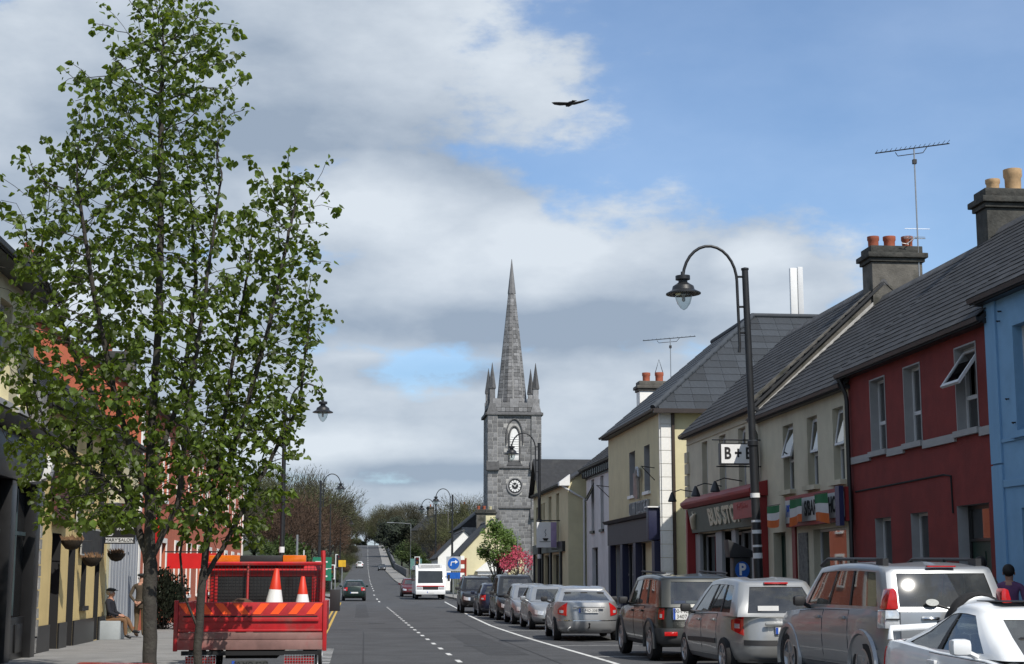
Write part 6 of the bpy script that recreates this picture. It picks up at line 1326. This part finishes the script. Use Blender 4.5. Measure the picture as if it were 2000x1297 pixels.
def build_tree(label, P, par, r, kids, seed, n_ind, leaf_r=.011, per=2.3, lo=2.0, group='leafy street trees'):
    t = thing('street_tree', label, 'tree', (float(P[0][0]), float(P[0][1]), gz(21)), 0, group); o3 = np.array([P[0][0], P[0][1], gz(21)]); Q = P - o3; rr_ = random.Random(seed)
    tk, br = MB(), MB(); seen = set()
    child = {}
    for i, p in enumerate(par): child.setdefault(int(p), []).append(i)
    done = set(); starts = [(-1, 0)]
    stack = [(-1, i) for i in child.get(-1, [])]
    while stack:
        pr_, i = stack.pop(); chain = ([pr_] if pr_ >= 0 else []) + [i]; cur = i
        while True:
            ch = child.get(cur, [])
            if not ch: break
            ch = sorted(ch, key=lambda k: -r[k]); nxt = ch[0]
            for k in ch[1:]: stack.append((cur, k))
            chain.append(nxt); cur = nxt
        rad = [float(r[k]) for k in chain]
        if pr_ >= 0: rad[0] = min(rad[0], rad[1] * 1.15)
        big = rad[min(1, len(rad) - 1)] > .022; tgt = tk if big else br; ns = 12 if rad[0] > .08 else (8 if big else (5 if rad[0] > .008 else 4))
        pts = [tuple(Q[k]) for k in chain]
        if not big and len(pts) > 3: keep = list(range(0, len(pts) - 1, 2)) + [len(pts) - 1]; pts = [pts[k] for k in keep]; rad = [rad[k] for k in keep]
        if len(pts) > 1: tgt.tube(pts, rad, ns, cap=False)
    tk.build('trunk', M_bark, t, smooth=70, fix=False); br.build('branches', M_bark, t, smooth=70, fix=False)
    lv = []
    for i in range(n_ := len(P)):
        if r[i] > leaf_r or P[i][2] < lo or par[i] < 0: continue
        tip = kids[i] == 0; k = rr_.choice((5, 6, 7, 8)) if tip else (rr_.choice((1, 2, 3)) if rr_.random() < .5 else 0)
        d = Q[i] - Q[par[i]]; yaw0 = math.atan2(d[1], d[0])
        for _ in range(k):
            s = rr_.uniform(.5, 1.15) * (1.0 if tip else .9); off = Vector((rr_.gauss(0, .05), rr_.gauss(0, .05), rr_.gauss(-.01, .04)))
            lv.append((Vector(Q[i]) + off, (rr_.gauss(-.85, .4), rr_.gauss(0, .4), rr_.uniform(0, 6.28)), s, rr_.randrange(3)))
    lv.sort(key=lambda a: a[0].y); step = max(1, len(lv) // (3 * n_ind)); ind = set(range(0, min(len(lv), n_ind * step), step)); q = MB()
    for j, (p, e, s, v) in enumerate(lv):
        if j in ind: mo('leaf', LEAFME[v], t, p, e, (s, s, s)); continue
        M = Matrix.LocRotScale(p, Euler(e), Vector((s, s, s))); q.add([M @ Vector(x) for x in LEAVES[v][0]], LEAVES[v][1])
    cr = q.build('foliage', M_leaf, t, fix=False); cr['kind'] = 'stuff'; return t, len(lv)
TY = 21.4; tx = -2.68
env1 = [(2.2, -4.4, -1.6, TY), (3.2, -4.9, -1.3, TY), (4.3, -5.05, -1.6, TY), (5.35, -5.05, -1.6, TY), (6.4, -4.85, -1.75, TY), (7.3, -4.55, -1.7, TY), (7.85, -4.3, -1.7, TY), (8.6, -3.75, -1.75, TY), (9.3, -3.5, -1.8, TY), (9.75, -3.3, -2.5, TY)]
st1 = [[(tx, TY, -.05), (tx - .03, TY, .9), (tx - .05, TY, 1.75), (tx - .12, TY + .02, 3.2), (tx - .05, TY - .03, 5.2), (tx - .12, TY + .05, 7.4), (tx - .15, TY, 9.2)],
       [(tx - .05, TY, 1.7), (tx - .42, TY + .1, 2.7), (tx - .75, TY + .2, 3.6), (tx - 1.3, TY + .25, 4.8), (tx - 1.75, TY + .2, 5.9)],
       [(tx - .05, TY, 1.8), (tx + .30, TY - .1, 2.6), (tx + .42, TY - .2, 4.0), (tx + .6, TY - .25, 5.6), (tx + .75, TY - .1, 7.2)],
       [(tx - .1, TY, 2.6), (tx - .5, TY - .4, 3.8), (tx - .85, TY - .7, 5.4), (tx - 1.1, TY - .8, 6.8)],
       [(tx - .1, TY, 2.9), (tx + .25, TY + .5, 4.2), (tx + .35, TY + .8, 5.8), (tx + .2, TY + .8, 7.4)],
       [(tx - .42, TY + .1, 2.65), (tx - 1.1, TY + .0, 3.2), (tx - 1.7, TY - .1, 3.7)]]
P, par = grow(3, st1, env1, 4300, step=.105, kill=.145, infl=.85, maxn=16000); r, kids = tree_mesh(P, par, .0042, 2.3, .128); r = np.where(P[:, 2] < .25, r * 1.12, r)
T1, n1 = build_tree('tall leafy young tree at the left kerb with several upright limbs', P, par, r, kids, 1, 300)
TY2 = 22.0; tx2 = -2.12
env2 = [(2.0, -2.6, -1.1, TY2), (2.85, -2.4, -.9, TY2), (3.55, -2.2, -.62, TY2), (4.6, -2.15, -.45, TY2), (6.05, -2.1, -.48, TY2), (6.9, -1.75, -.6, TY2), (7.4, -1.2, -.65, TY2)]
st2 = [[(tx2, TY2, -.05), (tx2 + .0, TY2, .75), (tx2 + .03, TY2, 1.5), (tx2 + .12, TY2, 2.6), (tx2 + .3, TY2, 4.2), (tx2 + .55, TY2, 6.0)],
       [(tx2, TY2, .85), (tx2 - .22, TY2 - .05, 1.35), (tx2 - .28, TY2 - .05, 1.9), (tx2 - .1, TY2 - .15, 2.9), (tx2 + .1, TY2 - .3, 4.2)],
       [(tx2 + .03, TY2, 1.5), (tx2 + .4, TY2 + .1, 2.2), (tx2 + .8, TY2 + .15, 3.0), (tx2 + 1.3, TY2 + .2, 4.0), (tx2 + 1.45, TY2 + .1, 5.4)],
       [(tx2 + .1, TY2, 2.4), (tx2 + .5, TY2 - .2, 3.6), (tx2 + .9, TY2 - .3, 5.2), (tx2 + 1.2, TY2 - .2, 6.9)]]
P, par = grow(5, st2, env2, 2000, step=.105, kill=.145, infl=.85); r, kids = tree_mesh(P, par, .0042, 2.3, .118)
T2, n2 = build_tree('shorter leafy tree with a forked trunk in front of the red truck', P, par, r, kids, 2, 200)
print('LEAVES', n1, n2)

# ---------------------------------------------------------------- background trees, shrubs
M_twig = mat('bare_twigs', (.062, .058, .032), .9, var=.3, scale=1.0, rnd=.4); M_twigred = mat('budding_twigs', (.085, .05, .032), .9, var=.3, scale=1.0, rnd=.4); M_bud = mat('olive_buds', (.07, .078, .026), .85, var=.3, scale=1.0, rnd=.4); M_ever = mat('evergreen_leaf', (.014, .022, .009), .8, var=.35, scale=1.0, rnd=.4); M_mid = mat('mid_green_leaf', (.055, .085, .02), .7, var=.35, scale=1.0, rnd=.4, trans=(.08, .13, .02)); M_pink = mat('pink_blossom', (.62, .10, .16), .7, var=.3, scale=2, rnd=.3, trans=(.5, .1, .15))
def far_tree(seed, h, rad, m, n, bare, size, shape=1.0, base=.28):
    """returns mesh data (trunk with limbs, crown)"""
    r_ = random.Random(seed); tk = MB(); tk.tube([(0, 0, -.4), (0, 0, h * .25), (r_.uniform(-.2, .2), r_.uniform(-.2, .2), h * .6)], [h * .024, h * .018, h * .008], 7); cl = []
    for k in range(26):
        a = r_.uniform(0, 6.28); t = r_.random(); el_ = math.asin(r_.uniform(-.35, 1)); R_ = rad * r_.uniform(.55, 1.0)
        c = Vector((R_ * math.cos(el_) * math.cos(a), R_ * math.cos(el_) * math.sin(a), h * (base + (1 - base) * .45) + math.sin(el_) * h * (1 - base) * .5 * R_ / rad)); cl.append(c)
        s = Vector((0, 0, h * r_.uniform(.2, .45))); mid = s.lerp(c, .5) + Vector((0, 0, -h * .03)); tk.tube([s, mid, c], [h * .010, h * .006, h * .002], 4, cap=False)
    q = MB(); cr = rad * .42
    for i in range(n):
        c = r_.choice(cl); d = Vector((r_.gauss(0, 1), r_.gauss(0, 1), r_.gauss(0, .85))); d.normalize(); d *= cr * r_.random() ** .5; p = c + d
        if p.z < h * .16: p.z = h * r_.uniform(.16, .4)
        out = Vector((p.x, p.y, (p.z - h * .45) * 1.0)).normalized() if p.length > .1 else Vector((0, 0, 1))
        if bare:
            dr = (out + Vector((r_.gauss(0, .45), r_.gauss(0, .45), r_.gauss(.25, .4)))).normalized() * size * r_.uniform(2.2, 5); w = dr.cross(Vector((r_.gauss(0, 1), r_.gauss(0, 1), r_.gauss(0, 1)))).normalized() * size * .16; q.add([p - w, p + w, p + dr], [(0, 1, 2)])
            if r_.random() < .55: s = size * .45; e = Vector((r_.gauss(0, 1), r_.gauss(0, 1), r_.gauss(0, 1))).normalized(); f = e.orthogonal().normalized(); p2 = p + dr * r_.uniform(.4, 1); q.add([p2 - e * s, p2 + f * s * .6, p2 + e * s, p2 - f * s * .6], [(0, 1, 2, 3)])
        else:
            e = (out * .4 + Vector((r_.gauss(0, 1), r_.gauss(0, 1), r_.gauss(0, 1)))).normalized(); f = e.orthogonal().normalized(); s = size * r_.uniform(.6, 1.3); q.add([p - e * s, p + f * s * .7, p + e * s, p - f * s * .7], [(0, 1, 2, 3)])
    a = tk.build('trunk', M_bark, smooth=60, fix=False); b_ = q.build('crown', m, fix=False); d = (a.data, b_.data); bpy.data.objects.remove(a); bpy.data.objects.remove(b_); return d
KIND = {'bare': [far_tree(i, 10, 4.6, M_bud if i % 2 else M_twig, 6500, True, .16) for i in range(3)], 'red': [far_tree(20 + i, 9, 3.4, M_twigred, 5500, True, .14) for i in range(2)], 'ever': [far_tree(40 + i, 9, 3.6, M_ever, 7000, False, .22, base=.08) for i in range(2)], 'mid': [far_tree(60 + i, 7, 2.8, M_mid, 5000, False, .16, base=.15) for i in range(2)]}
def put_tree(kind, label, x, y, sc, v=0, zs=1.0, rz=None, cat='tree', group=None, name=None, dz=0):
    tk, cr = KIND[kind][v % len(KIND[kind])]; t = thing(name or {'bare': 'bare_tree', 'red': 'budding_tree', 'ever': 'evergreen_tree', 'mid': 'green_tree'}[kind], label, cat, (x, y, ground(min(y, 880)) + lateral(x, y) - .15 + dz), rz if rz is not None else random.uniform(0, 6.28), group); t.scale = (sc, sc, sc * zs)
    mo('trunk', tk, t); c = mo('crown', cr, t); c['kind'] = 'stuff'; return t
G1 = 'bare spring trees left of the hill road'
spots = [('bare', -17, 205, 1.25), ('bare', -11, 225, 1.45), ('bare', -13, 262, 1.7), ('bare', -8, 285, 1.75), ('bare', -7, 330, 1.75), ('bare', -5.5, 372, 1.7), ('bare', -22, 240, 1.4), ('red', -6.2, 150, .95), ('red', -6.8, 172, 1.1), ('red', -5.5, 196, 1.2), ('red', -4.8, 232, 1.15), ('bare', -5, 420, 1.5), ('bare', -4, 470, 1.3), ('bare', -3, 520, 1.1), ('ever', -14, 150, .8), ('ever', -18, 172, .9)]
wh = ['at the far left of the wood', 'tallest crown of the wood', 'second tall crown of the wood', 'rounded crown over the road bend', 'behind the rounded crown', 'where the wood meets the hill road', 'hidden behind the left lamp', 'nearest the left lamp post', 'second reddish one along the verge', 'third reddish one along the verge', 'last reddish one along the verge', 'beside the upper hill road', 'farther up the hill road', 'near the crest of the hill', 'dark low one behind the palm', 'dark low one farther left']
for i, (k, x, y, s) in enumerate(spots): put_tree(k, {'bare': 'bare olive brown tree, ', 'red': 'reddish brown budding tree, ', 'ever': 'evergreen tree, '}[k] + wh[i], x, y, s, i, group=G1)
G2 = 'trees right of the hill road'
spots = [('ever', 11.5, 372, 1.25), ('ever', 13.5, 330, 1.1), ('ever', 11, 440, 1.3), ('mid', 10.5, 292, .9), ('bare', 17, 240, 1.1), ('bare', 20, 275, 1.35), ('bare', 12.5, 232, .85), ('bare', 15, 205, .85), ('bare', 27, 262, 1.25), ('bare', 24, 220, 1.1), ('ever', 31, 262, 1.2), ('bare', 36, 280, 1.35), ('mid', 9.4, 214, .5), ('red', 11.5, 188, .62), ('bare', 12, 520, 1.4), ('ever', 20, 380, 1.1), ('bare', 10, 600, 1.2), ('bare', 20, 560, 1.5), ('bare', 1, 640, 1.2), ('bare', -9, 610, 1.5), ('bare', -16, 560, 1.8), ('ever', 16, 470, 1.2), ('bare', 12, 660, 1.7), ('bare', -2, 690, 1.6), ('bare', 22, 680, 1.8), ('bare', 5, 655, 1.15), ('ever', 9, 670, 1.0)]
wh = ['darkest beside the hill road', 'dark one below the hill wall', 'dark one high on the hill road', 'bright one above the road sign', 'behind the arched lamps', 'tall one by the distant house', 'low one above the bus roof', 'low one left of the white cottage', 'near the brick chimney', 'between cottage and church', 'dark spiky one beside the church', 'thin one touching the church tower', 'small one on the verge', 'yellowish shrub near the bus', 'near the right of the crest', 'behind the dark hillside', 'beyond the crest at right', 'highest at the right of the crest', 'closing the end of the road', 'left of the crest', 'tall one left of the crest', 'dark one right of the upper road', 'rounded one past the crest', 'low one past the crest', 'wide one past the crest at right', 'at the very end of the road', 'dark one at the end of the road']
for i, (k, x, y, s) in enumerate(spots): put_tree(k, {'bare': 'bare grey brown tree, ', 'red': 'russet shrub, ', 'ever': 'dark evergreen tree, ', 'mid': 'fresh green tree, '}[k] + wh[i], x, y, s, i, group=G2)
hs = [('ever', -2.6, 152, .22), ('bare', -2.9, 176, .34), ('ever', -2.7, 212, .28), ('red', -2.4, 246, .5), ('bare', -2.2, 280, .55), ('ever', -1.9, 312, .35), ('bare', -1.6, 345, .6), ('ever', -1.4, 385, .4), ('bare', -1.2, 425, .6), ('ever', -.6, 470, .45), ('bare', -.2, 520, .6), ('ever', .2, 575, .45), ('ever', -4, 640, .7), ('ever', 3, 648, .55), ('ever', 13, 640, .7)]
hw_ = ['beside the left traffic light', 'second along the left verge', 'third along the left verge', 'under the reddish trees', 'fifth along the left verge', 'sixth along the left verge', 'beside the white car', 'above the white car', 'high on the left verge', 'below the crest', 'near the crest', 'at the crest on the left', 'beyond the crest on the left', 'closing the view at the road end', 'beyond the crest on the right']
for i, (k, x, y, sc) in enumerate(hs): put_tree(k, {'ever': 'dark roadside bush, ', 'bare': 'brown roadside scrub, ', 'red': 'russet roadside scrub, '}[k] + hw_[i], x, y, sc, i, .8, cat='bush', name='roadside_bush', group='roadside bushes on the hill', dz=-.5)
put_tree('mid', 'fresh green bush behind the left lamp post', -5.6, 128, .72, 1); put_tree('ever', 'dark ivy bush beyond the standing man', -5.75, 48.5, .21, 0, 1.5, cat='bush', name='ivy_bush', dz=-.75); put_tree('ever', 'dark hedge shrub before the yellow cottage', 10.0, 111, .24, 1, .9, cat='bush', name='hedge_shrub')
put_tree('ever', 'second dark hedge shrub beside the small green tree', 12.2, 111, .26, 0, .85, cat='bush', name='hedge_shrub')
KIND['slim'] = [far_tree(80, 6, 1.45, M_mid, 5200, False, .10, base=.25)]; KIND['pink'] = [far_tree(81, 3.4, 1.35, M_pink, 1700, False, .07, base=.42)]
KIND['slim'][0][1].materials[0] = mat('lime_leaf', (.10, .16, .03), .6, var=.3, scale=2, rnd=.35, trans=(.2, .32, .04))
put_tree('slim', 'slender bright green tree in front of the church', 9.7, 104.5, .92, name='green_tree'); put_tree('pink', 'pink blossom tree at the foot of the church tower', 11.0, 103.6, .9, name='blossom_tree', dz=.55)
# palm
pmt = thing('cabbage_palm', 'spiky cabbage palm in front of the coral end building', 'palm', (-5.8, 91.5, gz(91)), 0); MB().tube([(0, 0, -.1), (.05, 0, 1.4), (0, .05, 2.85)], [.16, .12, .12], 8).build('trunk', M_bark, pmt)
q = MB(); r_ = random.Random(5); M_palm = mat('palm_leaf', (.035, .055, .03), .5, var=.3, rnd=.3)
for i in range(70):
    a = r_.uniform(0, 6.28); e = r_.uniform(-.35, 1.4); L_ = r_.uniform(1.2, 1.7); d = Vector((math.cos(a) * math.cos(e), math.sin(a) * math.cos(e), math.sin(e))); sd = d.cross(Vector((0, 0, 1))).normalized() * .05; o_ = Vector((0, .05, 2.85)); vs = []
    for k in range(5): t = k / 4; p = o_ + d * L_ * t + Vector((0, 0, -.55 * t * t * math.cos(e))); w = sd * (1.2 - t * 1.1); vs += [p - w, p + w]
    MB().add(vs, [(2 * k, 2 * k + 1, 2 * k + 3, 2 * k + 2) for k in range(4)]).build('palm_leaf', M_palm, pmt, fix=False)

# ---------------------------------------------------------------- people
M_skin = mat('skin', (.42, .22, .15), .6, var=.1); M_hair = mat('dark_hair', (.018, .013, .01), .7, var=.2); M_grhair = mat('grey_hair', (.35, .34, .33), .8, var=.2)
def person(label, loc, rz, pose, top, bottom, shoe, hair=None, cap=None, H=1.66, extra=None):
    root = thing('person', label, 'person', loc, rz, 'people on the pavements'); k = H / 1.7
    # facing -y
    J = {'pelvis': ((0, 0, .93), .135), 'waist': ((0, 0, 1.08), .13), 'chest': ((0, .01, 1.28), .15), 'upper': ((0, .015, 1.40), .12), 'neck': ((0, 0, 1.49), .055), 'head0': ((0, -.015, 1.555), .075), 'head1': ((0, -.02, 1.62), .088), 'head2': ((0, -.015, 1.68), .065)}
    E = [('pelvis', 'waist'), ('waist', 'chest'), ('chest', 'upper'), ('upper', 'neck'), ('neck', 'head0'), ('head0', 'head1'), ('head1', 'head2')]
    J['nose'] = ((0, -.115, 1.60), .014); E.append(('head1', 'nose'))
    sit = pose == 'sit'; dz = -.46 if sit else 0
    for s, n in ((-1, 'l'), (1, 'r')):
        if sit: leg = [('hip', (s * .10, -.02, .93), .10), ('knee', (s * (.12 if n == 'l' else .05), -.44, .98 if n == 'r' else .95), .068), ('ankle', (s * .11 if n == 'l' else -.02, -.46 if n == 'l' else -.62, .56 if n == 'l' else .66), .045), ('toe', (s * .12 if n == 'l' else -.03, -.62 if n == 'l' else -.80, .50 if n == 'l' else .64), .042)]
        else: leg = [('hip', (s * .10, 0, .88), .105), ('knee', (s * .105, -.02 * s, .49), .068), ('ankle', (s * .11, .02, .10), .048), ('toe', (s * .125, -.16, .045), .042)]
        prev = 'pelvis'
        for nm, p, r in leg: J[n + nm] = (p, r); E.append((prev, n + nm)); prev = n + nm
        if pose == 'behind': arm = [('sh', (s * .19, .01, 1.40), .065), ('el', (s * .27, .10, 1.14), .048), ('wr', (s * .07, .20, .96), .034)]
        elif sit: arm = [('sh', (s * .19, .01, 1.40), .065), ('el', (s * .25, -.06, 1.14), .048), ('wr', (s * .10, -.27, 1.06), .034)]
        else: arm = [('sh', (s * .19, .01, 1.40), .06), ('el', (s * .25, .03, 1.13), .045), ('wr', (s * .24, -.06, .89), .033)]
        prev = 'upper'
        for nm, p, r in arm: J[n + nm] = (p, r); E.append((prev, n + nm)); prev = n + nm
    names = list(J); bm = bmesh.new(); ly = bm.verts.layers.skin.verify(); vv = {}
    for nm in names:
        p, r = J[nm]; v = bm.verts.new(Vector((p[0], p[1], p[2] + dz)) * k); v[ly].radius = (r * k, r * k * (.78 if nm in ('pelvis', 'waist', 'chest', 'upper') else 1)); v[ly].use_root = nm == 'pelvis'; vv[nm] = v
        if nm in ('pelvis', 'waist', 'chest', 'upper'): v[ly].radius = (r * k * 1.15, r * k * .8)
    for a, b_ in E: bm.edges.new((vv[a], vv[b_]))
    me = bpy.data.meshes.new('body'); bm.to_mesh(me); bm.free(); o = bpy.data.objects.new('body', me); C.objects.link(o); o.modifiers.new('s', 'SKIN'); sb = o.modifiers.new('u', 'SUBSURF'); sb.levels = 2; sb.render_levels = 2
    dg = bpy.context.evaluated_depsgraph_get(); dg.update(); me2 = bpy.data.meshes.new_from_object(o.evaluated_get(dg)); bpy.data.objects.remove(o)
    me2.materials.clear()
    for m in (top, bottom, M_skin, shoe): me2.materials.append(m)
    segs = [(a, b_, Vector(J[a][0]) * k + Vector((0, 0, dz * k)), Vector(J[b_][0]) * k + Vector((0, 0, dz * k))) for a, b_ in E]
    def cls(a, b_):
        if 'toe' in b_: return 3
        if 'head' in b_ or 'nose' in b_ or b_ == 'neck': return 2
        if b_[1:] in ('hip', 'knee', 'ankle'): return 1
        return 0
    for p in me2.polygons:
        c = p.center; best = min(segs, key=lambda s: ((s[2] + (s[3] - s[2]) * max(0, min(1, (c - s[2]).dot(s[3] - s[2]) / max(1e-6, (s[3] - s[2]).length_squared)))) - c).length)
        p.material_index = cls(best[0], best[1]); p.use_smooth = True
    body = mo('body', me2, root)
    for n, s in (('l', -1), ('r', 1)):
        w = Vector(J[n + 'wr'][0]); e = Vector(J[n + 'el'][0]); d = (w - e).normalized(); sd = Vector((1, 0, 0)) if pose != 'behind' else Vector((0, 0, 1)); q = MB(); B0 = w + Vector((0, 0, dz)); 
        q.tube([(B0 - d * .02) * k, (B0 + d * .05) * k, (B0 + d * .09) * k], [.03 * k, .04 * k, .032 * k], 8)
        nrm = d.cross(sd).normalized(); sd2 = nrm.cross(d).normalized()
        for f_ in range(4): of = sd2 * (.03 - .02 * f_); L_ = (.062, .075, .07, .052)[f_]; a0 = B0 + d * .085 + of; q.tube([a0 * k, (a0 + d * L_ * .5 + nrm * .008) * k, (a0 + d * L_ * .9 + nrm * .03) * k], [.0095 * k, .009 * k, .007 * k], 6)
        a0 = B0 + d * .03 + sd2 * .035; q.tube([a0 * k, (a0 + d * .03 + sd2 * .02) * k, (a0 + d * .06 + sd2 * .025) * k], [.011 * k, .0105 * k, .008 * k], 6); q.build('hand', M_skin, root, smooth=60)
    hz = (1.64 + dz) * k
    MB().ball((-.088 * k, 0, hz - .03), (.012, .022, .03), 8).build('ear', M_skin, root, smooth=60); MB().ball((.088 * k, 0, hz - .03), (.012, .022, .03), 8).build('ear', M_skin, root, smooth=60)
    for s in (-1, 1): MB().ball((s * .033 * k, -.098 * k, hz - .02), (.013, .008, .008), 8).build('eye', M_hair, root)
    MB().box(-.026 * k, .026 * k, -.106 * k, -.095 * k, hz - .092, hz - .084).build('mouth', mat('lip', (.25, .08, .07), .6), root)
    if hair: MB().ball((0, .02 * k, hz + .015), (.097 * k, .108 * k, .104 * k), 14).build('hair', hair, root, smooth=60)
    if cap: q = MB(); q.ball((0, -.005 * k, hz + .055), (.118 * k, .135 * k, .05 * k), 12); q.prism([(-.09 * k, -.09 * k), (-.07 * k, -.17 * k), (.07 * k, -.17 * k), (.09 * k, -.09 * k)], hz + .035, hz + .05, 'z'); q.build('flat_cap', cap, root, smooth=50)
    # jacket hem and collar
    if not sit: MB().lathe([(.16 * k, .80 * k), (.175 * k, .86 * k), (.165 * k, 1.0 * k), (.15 * k, 1.05 * k)], 14).build('jacket_hem', top, root, smooth=60)
    return root
C_ = lambda n, c: mat('cloth_' + n, c, .9, var=.2, scale=9)
person('seated man in a dark coat and flat cap outside the pub', (-6.08, 40.15, gz(40)), R(80), 'sit', C_('navy', (.012, .013, .02)), C_('tan', (.16, .085, .04)), M_black, cap=C_('cap', (.03, .03, .028)), hair=M_grhair, H=1.68)
tag(MB().box(-.28, .25, -.4, .4, 0, .46).build('grey_bench_box', mat('grey_box', (.36, .39, .40), .7, var=.1), loc=(-6.02, 40.2, gz(40)), bevel=.015), 'pale grey box the seated man sits on', 'box')
person('standing man in a brown jacket with his hands behind his back', (-5.5, 41.4, gz(41)), R(165), 'behind', C_('brown', (.075, .058, .040)), C_('khaki', (.14, .095, .05)), mat('brown_leather', (.08, .035, .018), .5), cap=C_('darkcap', (.02, .022, .022)), H=1.60)
tag(MB().box(-.07, .07, -.05, .05, 0, .26).build('white_bag', M_white, loc=(-5.30, 41.22, gz(41) + .62), bevel=.03), 'small white bag held behind the standing man', 'bag')
person('dark haired person in a beige top with a shoulder strap behind the silver off-road car', (9.70, 23.3, gz(23)), R(170), 'stand', C_('beige', (.20, .17, .13)), C_('dark', (.03, .03, .035)), M_black, hair=M_hair, H=1.74)
person('person in a purple top at the right edge by the blue house', (9.98, 22.9, gz(23)), R(150), 'stand', C_('purple', (.16, .07, .15)), C_('dark', (.03, .03, .035)), M_black, hair=M_hair, H=1.62)
person('person in a purple top walking beyond the people carrier', (9.3, 90.8, ground(90)), R(10), 'stand', C_('violet', (.12, .06, .2)), C_('dark', (.03, .03, .035)), M_black, hair=M_grhair, H=1.78)
person('person with white hair beyond the far parked cars', (8.7, 105, gz(105)), R(-60), 'stand', C_('dark', (.03, .03, .035)), C_('dark', (.03, .03, .035)), M_black, hair=M_grhair, H=1.62)

# ---------------------------------------------------------------- bird
d = px_dir(1112, 204) * 42; bp = Vector((0, 0, 1.6)) + d
q = MB(); q.tube([(-.24, 0, -.02), (-.17, 0, 0), (-.05, 0, .005), (.08, 0, .015), (.15, 0, .03), (.19, 0, .03), (.225, 0, .02)], [.02, .035, .065, .058, .036, .032, .006], 10)
q.add([(-.17, -.02, .0), (-.17, .02, .0), (-.36, .075, -.015), (-.36, -.075, -.015), (-.17, -.02, -.012), (-.17, .02, -.012), (-.36, .07, -.022), (-.36, -.07, -.022)], [(0, 1, 2, 3), (7, 6, 5, 4), (0, 4, 5, 1), (1, 5, 6, 2), (2, 6, 7, 3), (3, 7, 4, 0)])
for s, up in ((1, -.05), (-1, .13)):
    top = [(.10, .04), (.13, .22), (.06, .42), (-.10, .56), (-.13, .50), (-.12, .36), (-.10, .2), (-.09, .04)]; vs = []
    for dz_ in (.008, -.008): vs += [(x, s * y, .02 + dz_ * (1.2 - y) + up * (y / .56) ** 1.2) for x, y in top]
    n = len(top); q.add(vs, [tuple(range(n)), tuple(range(2 * n - 1, n - 1, -1))] + [(i, i + n, (i + 1) % n + n, (i + 1) % n) for i in range(n)])
bd = thing('flying_crow', 'black crow gliding across the blue sky with wings spread', 'bird', bp, R(105)); ob = q.build('body', mat('crow_feather', (.010, .010, .011), .6, var=.2), bd, smooth=50); ob.rotation_euler = (R(-2), R(4), 0)
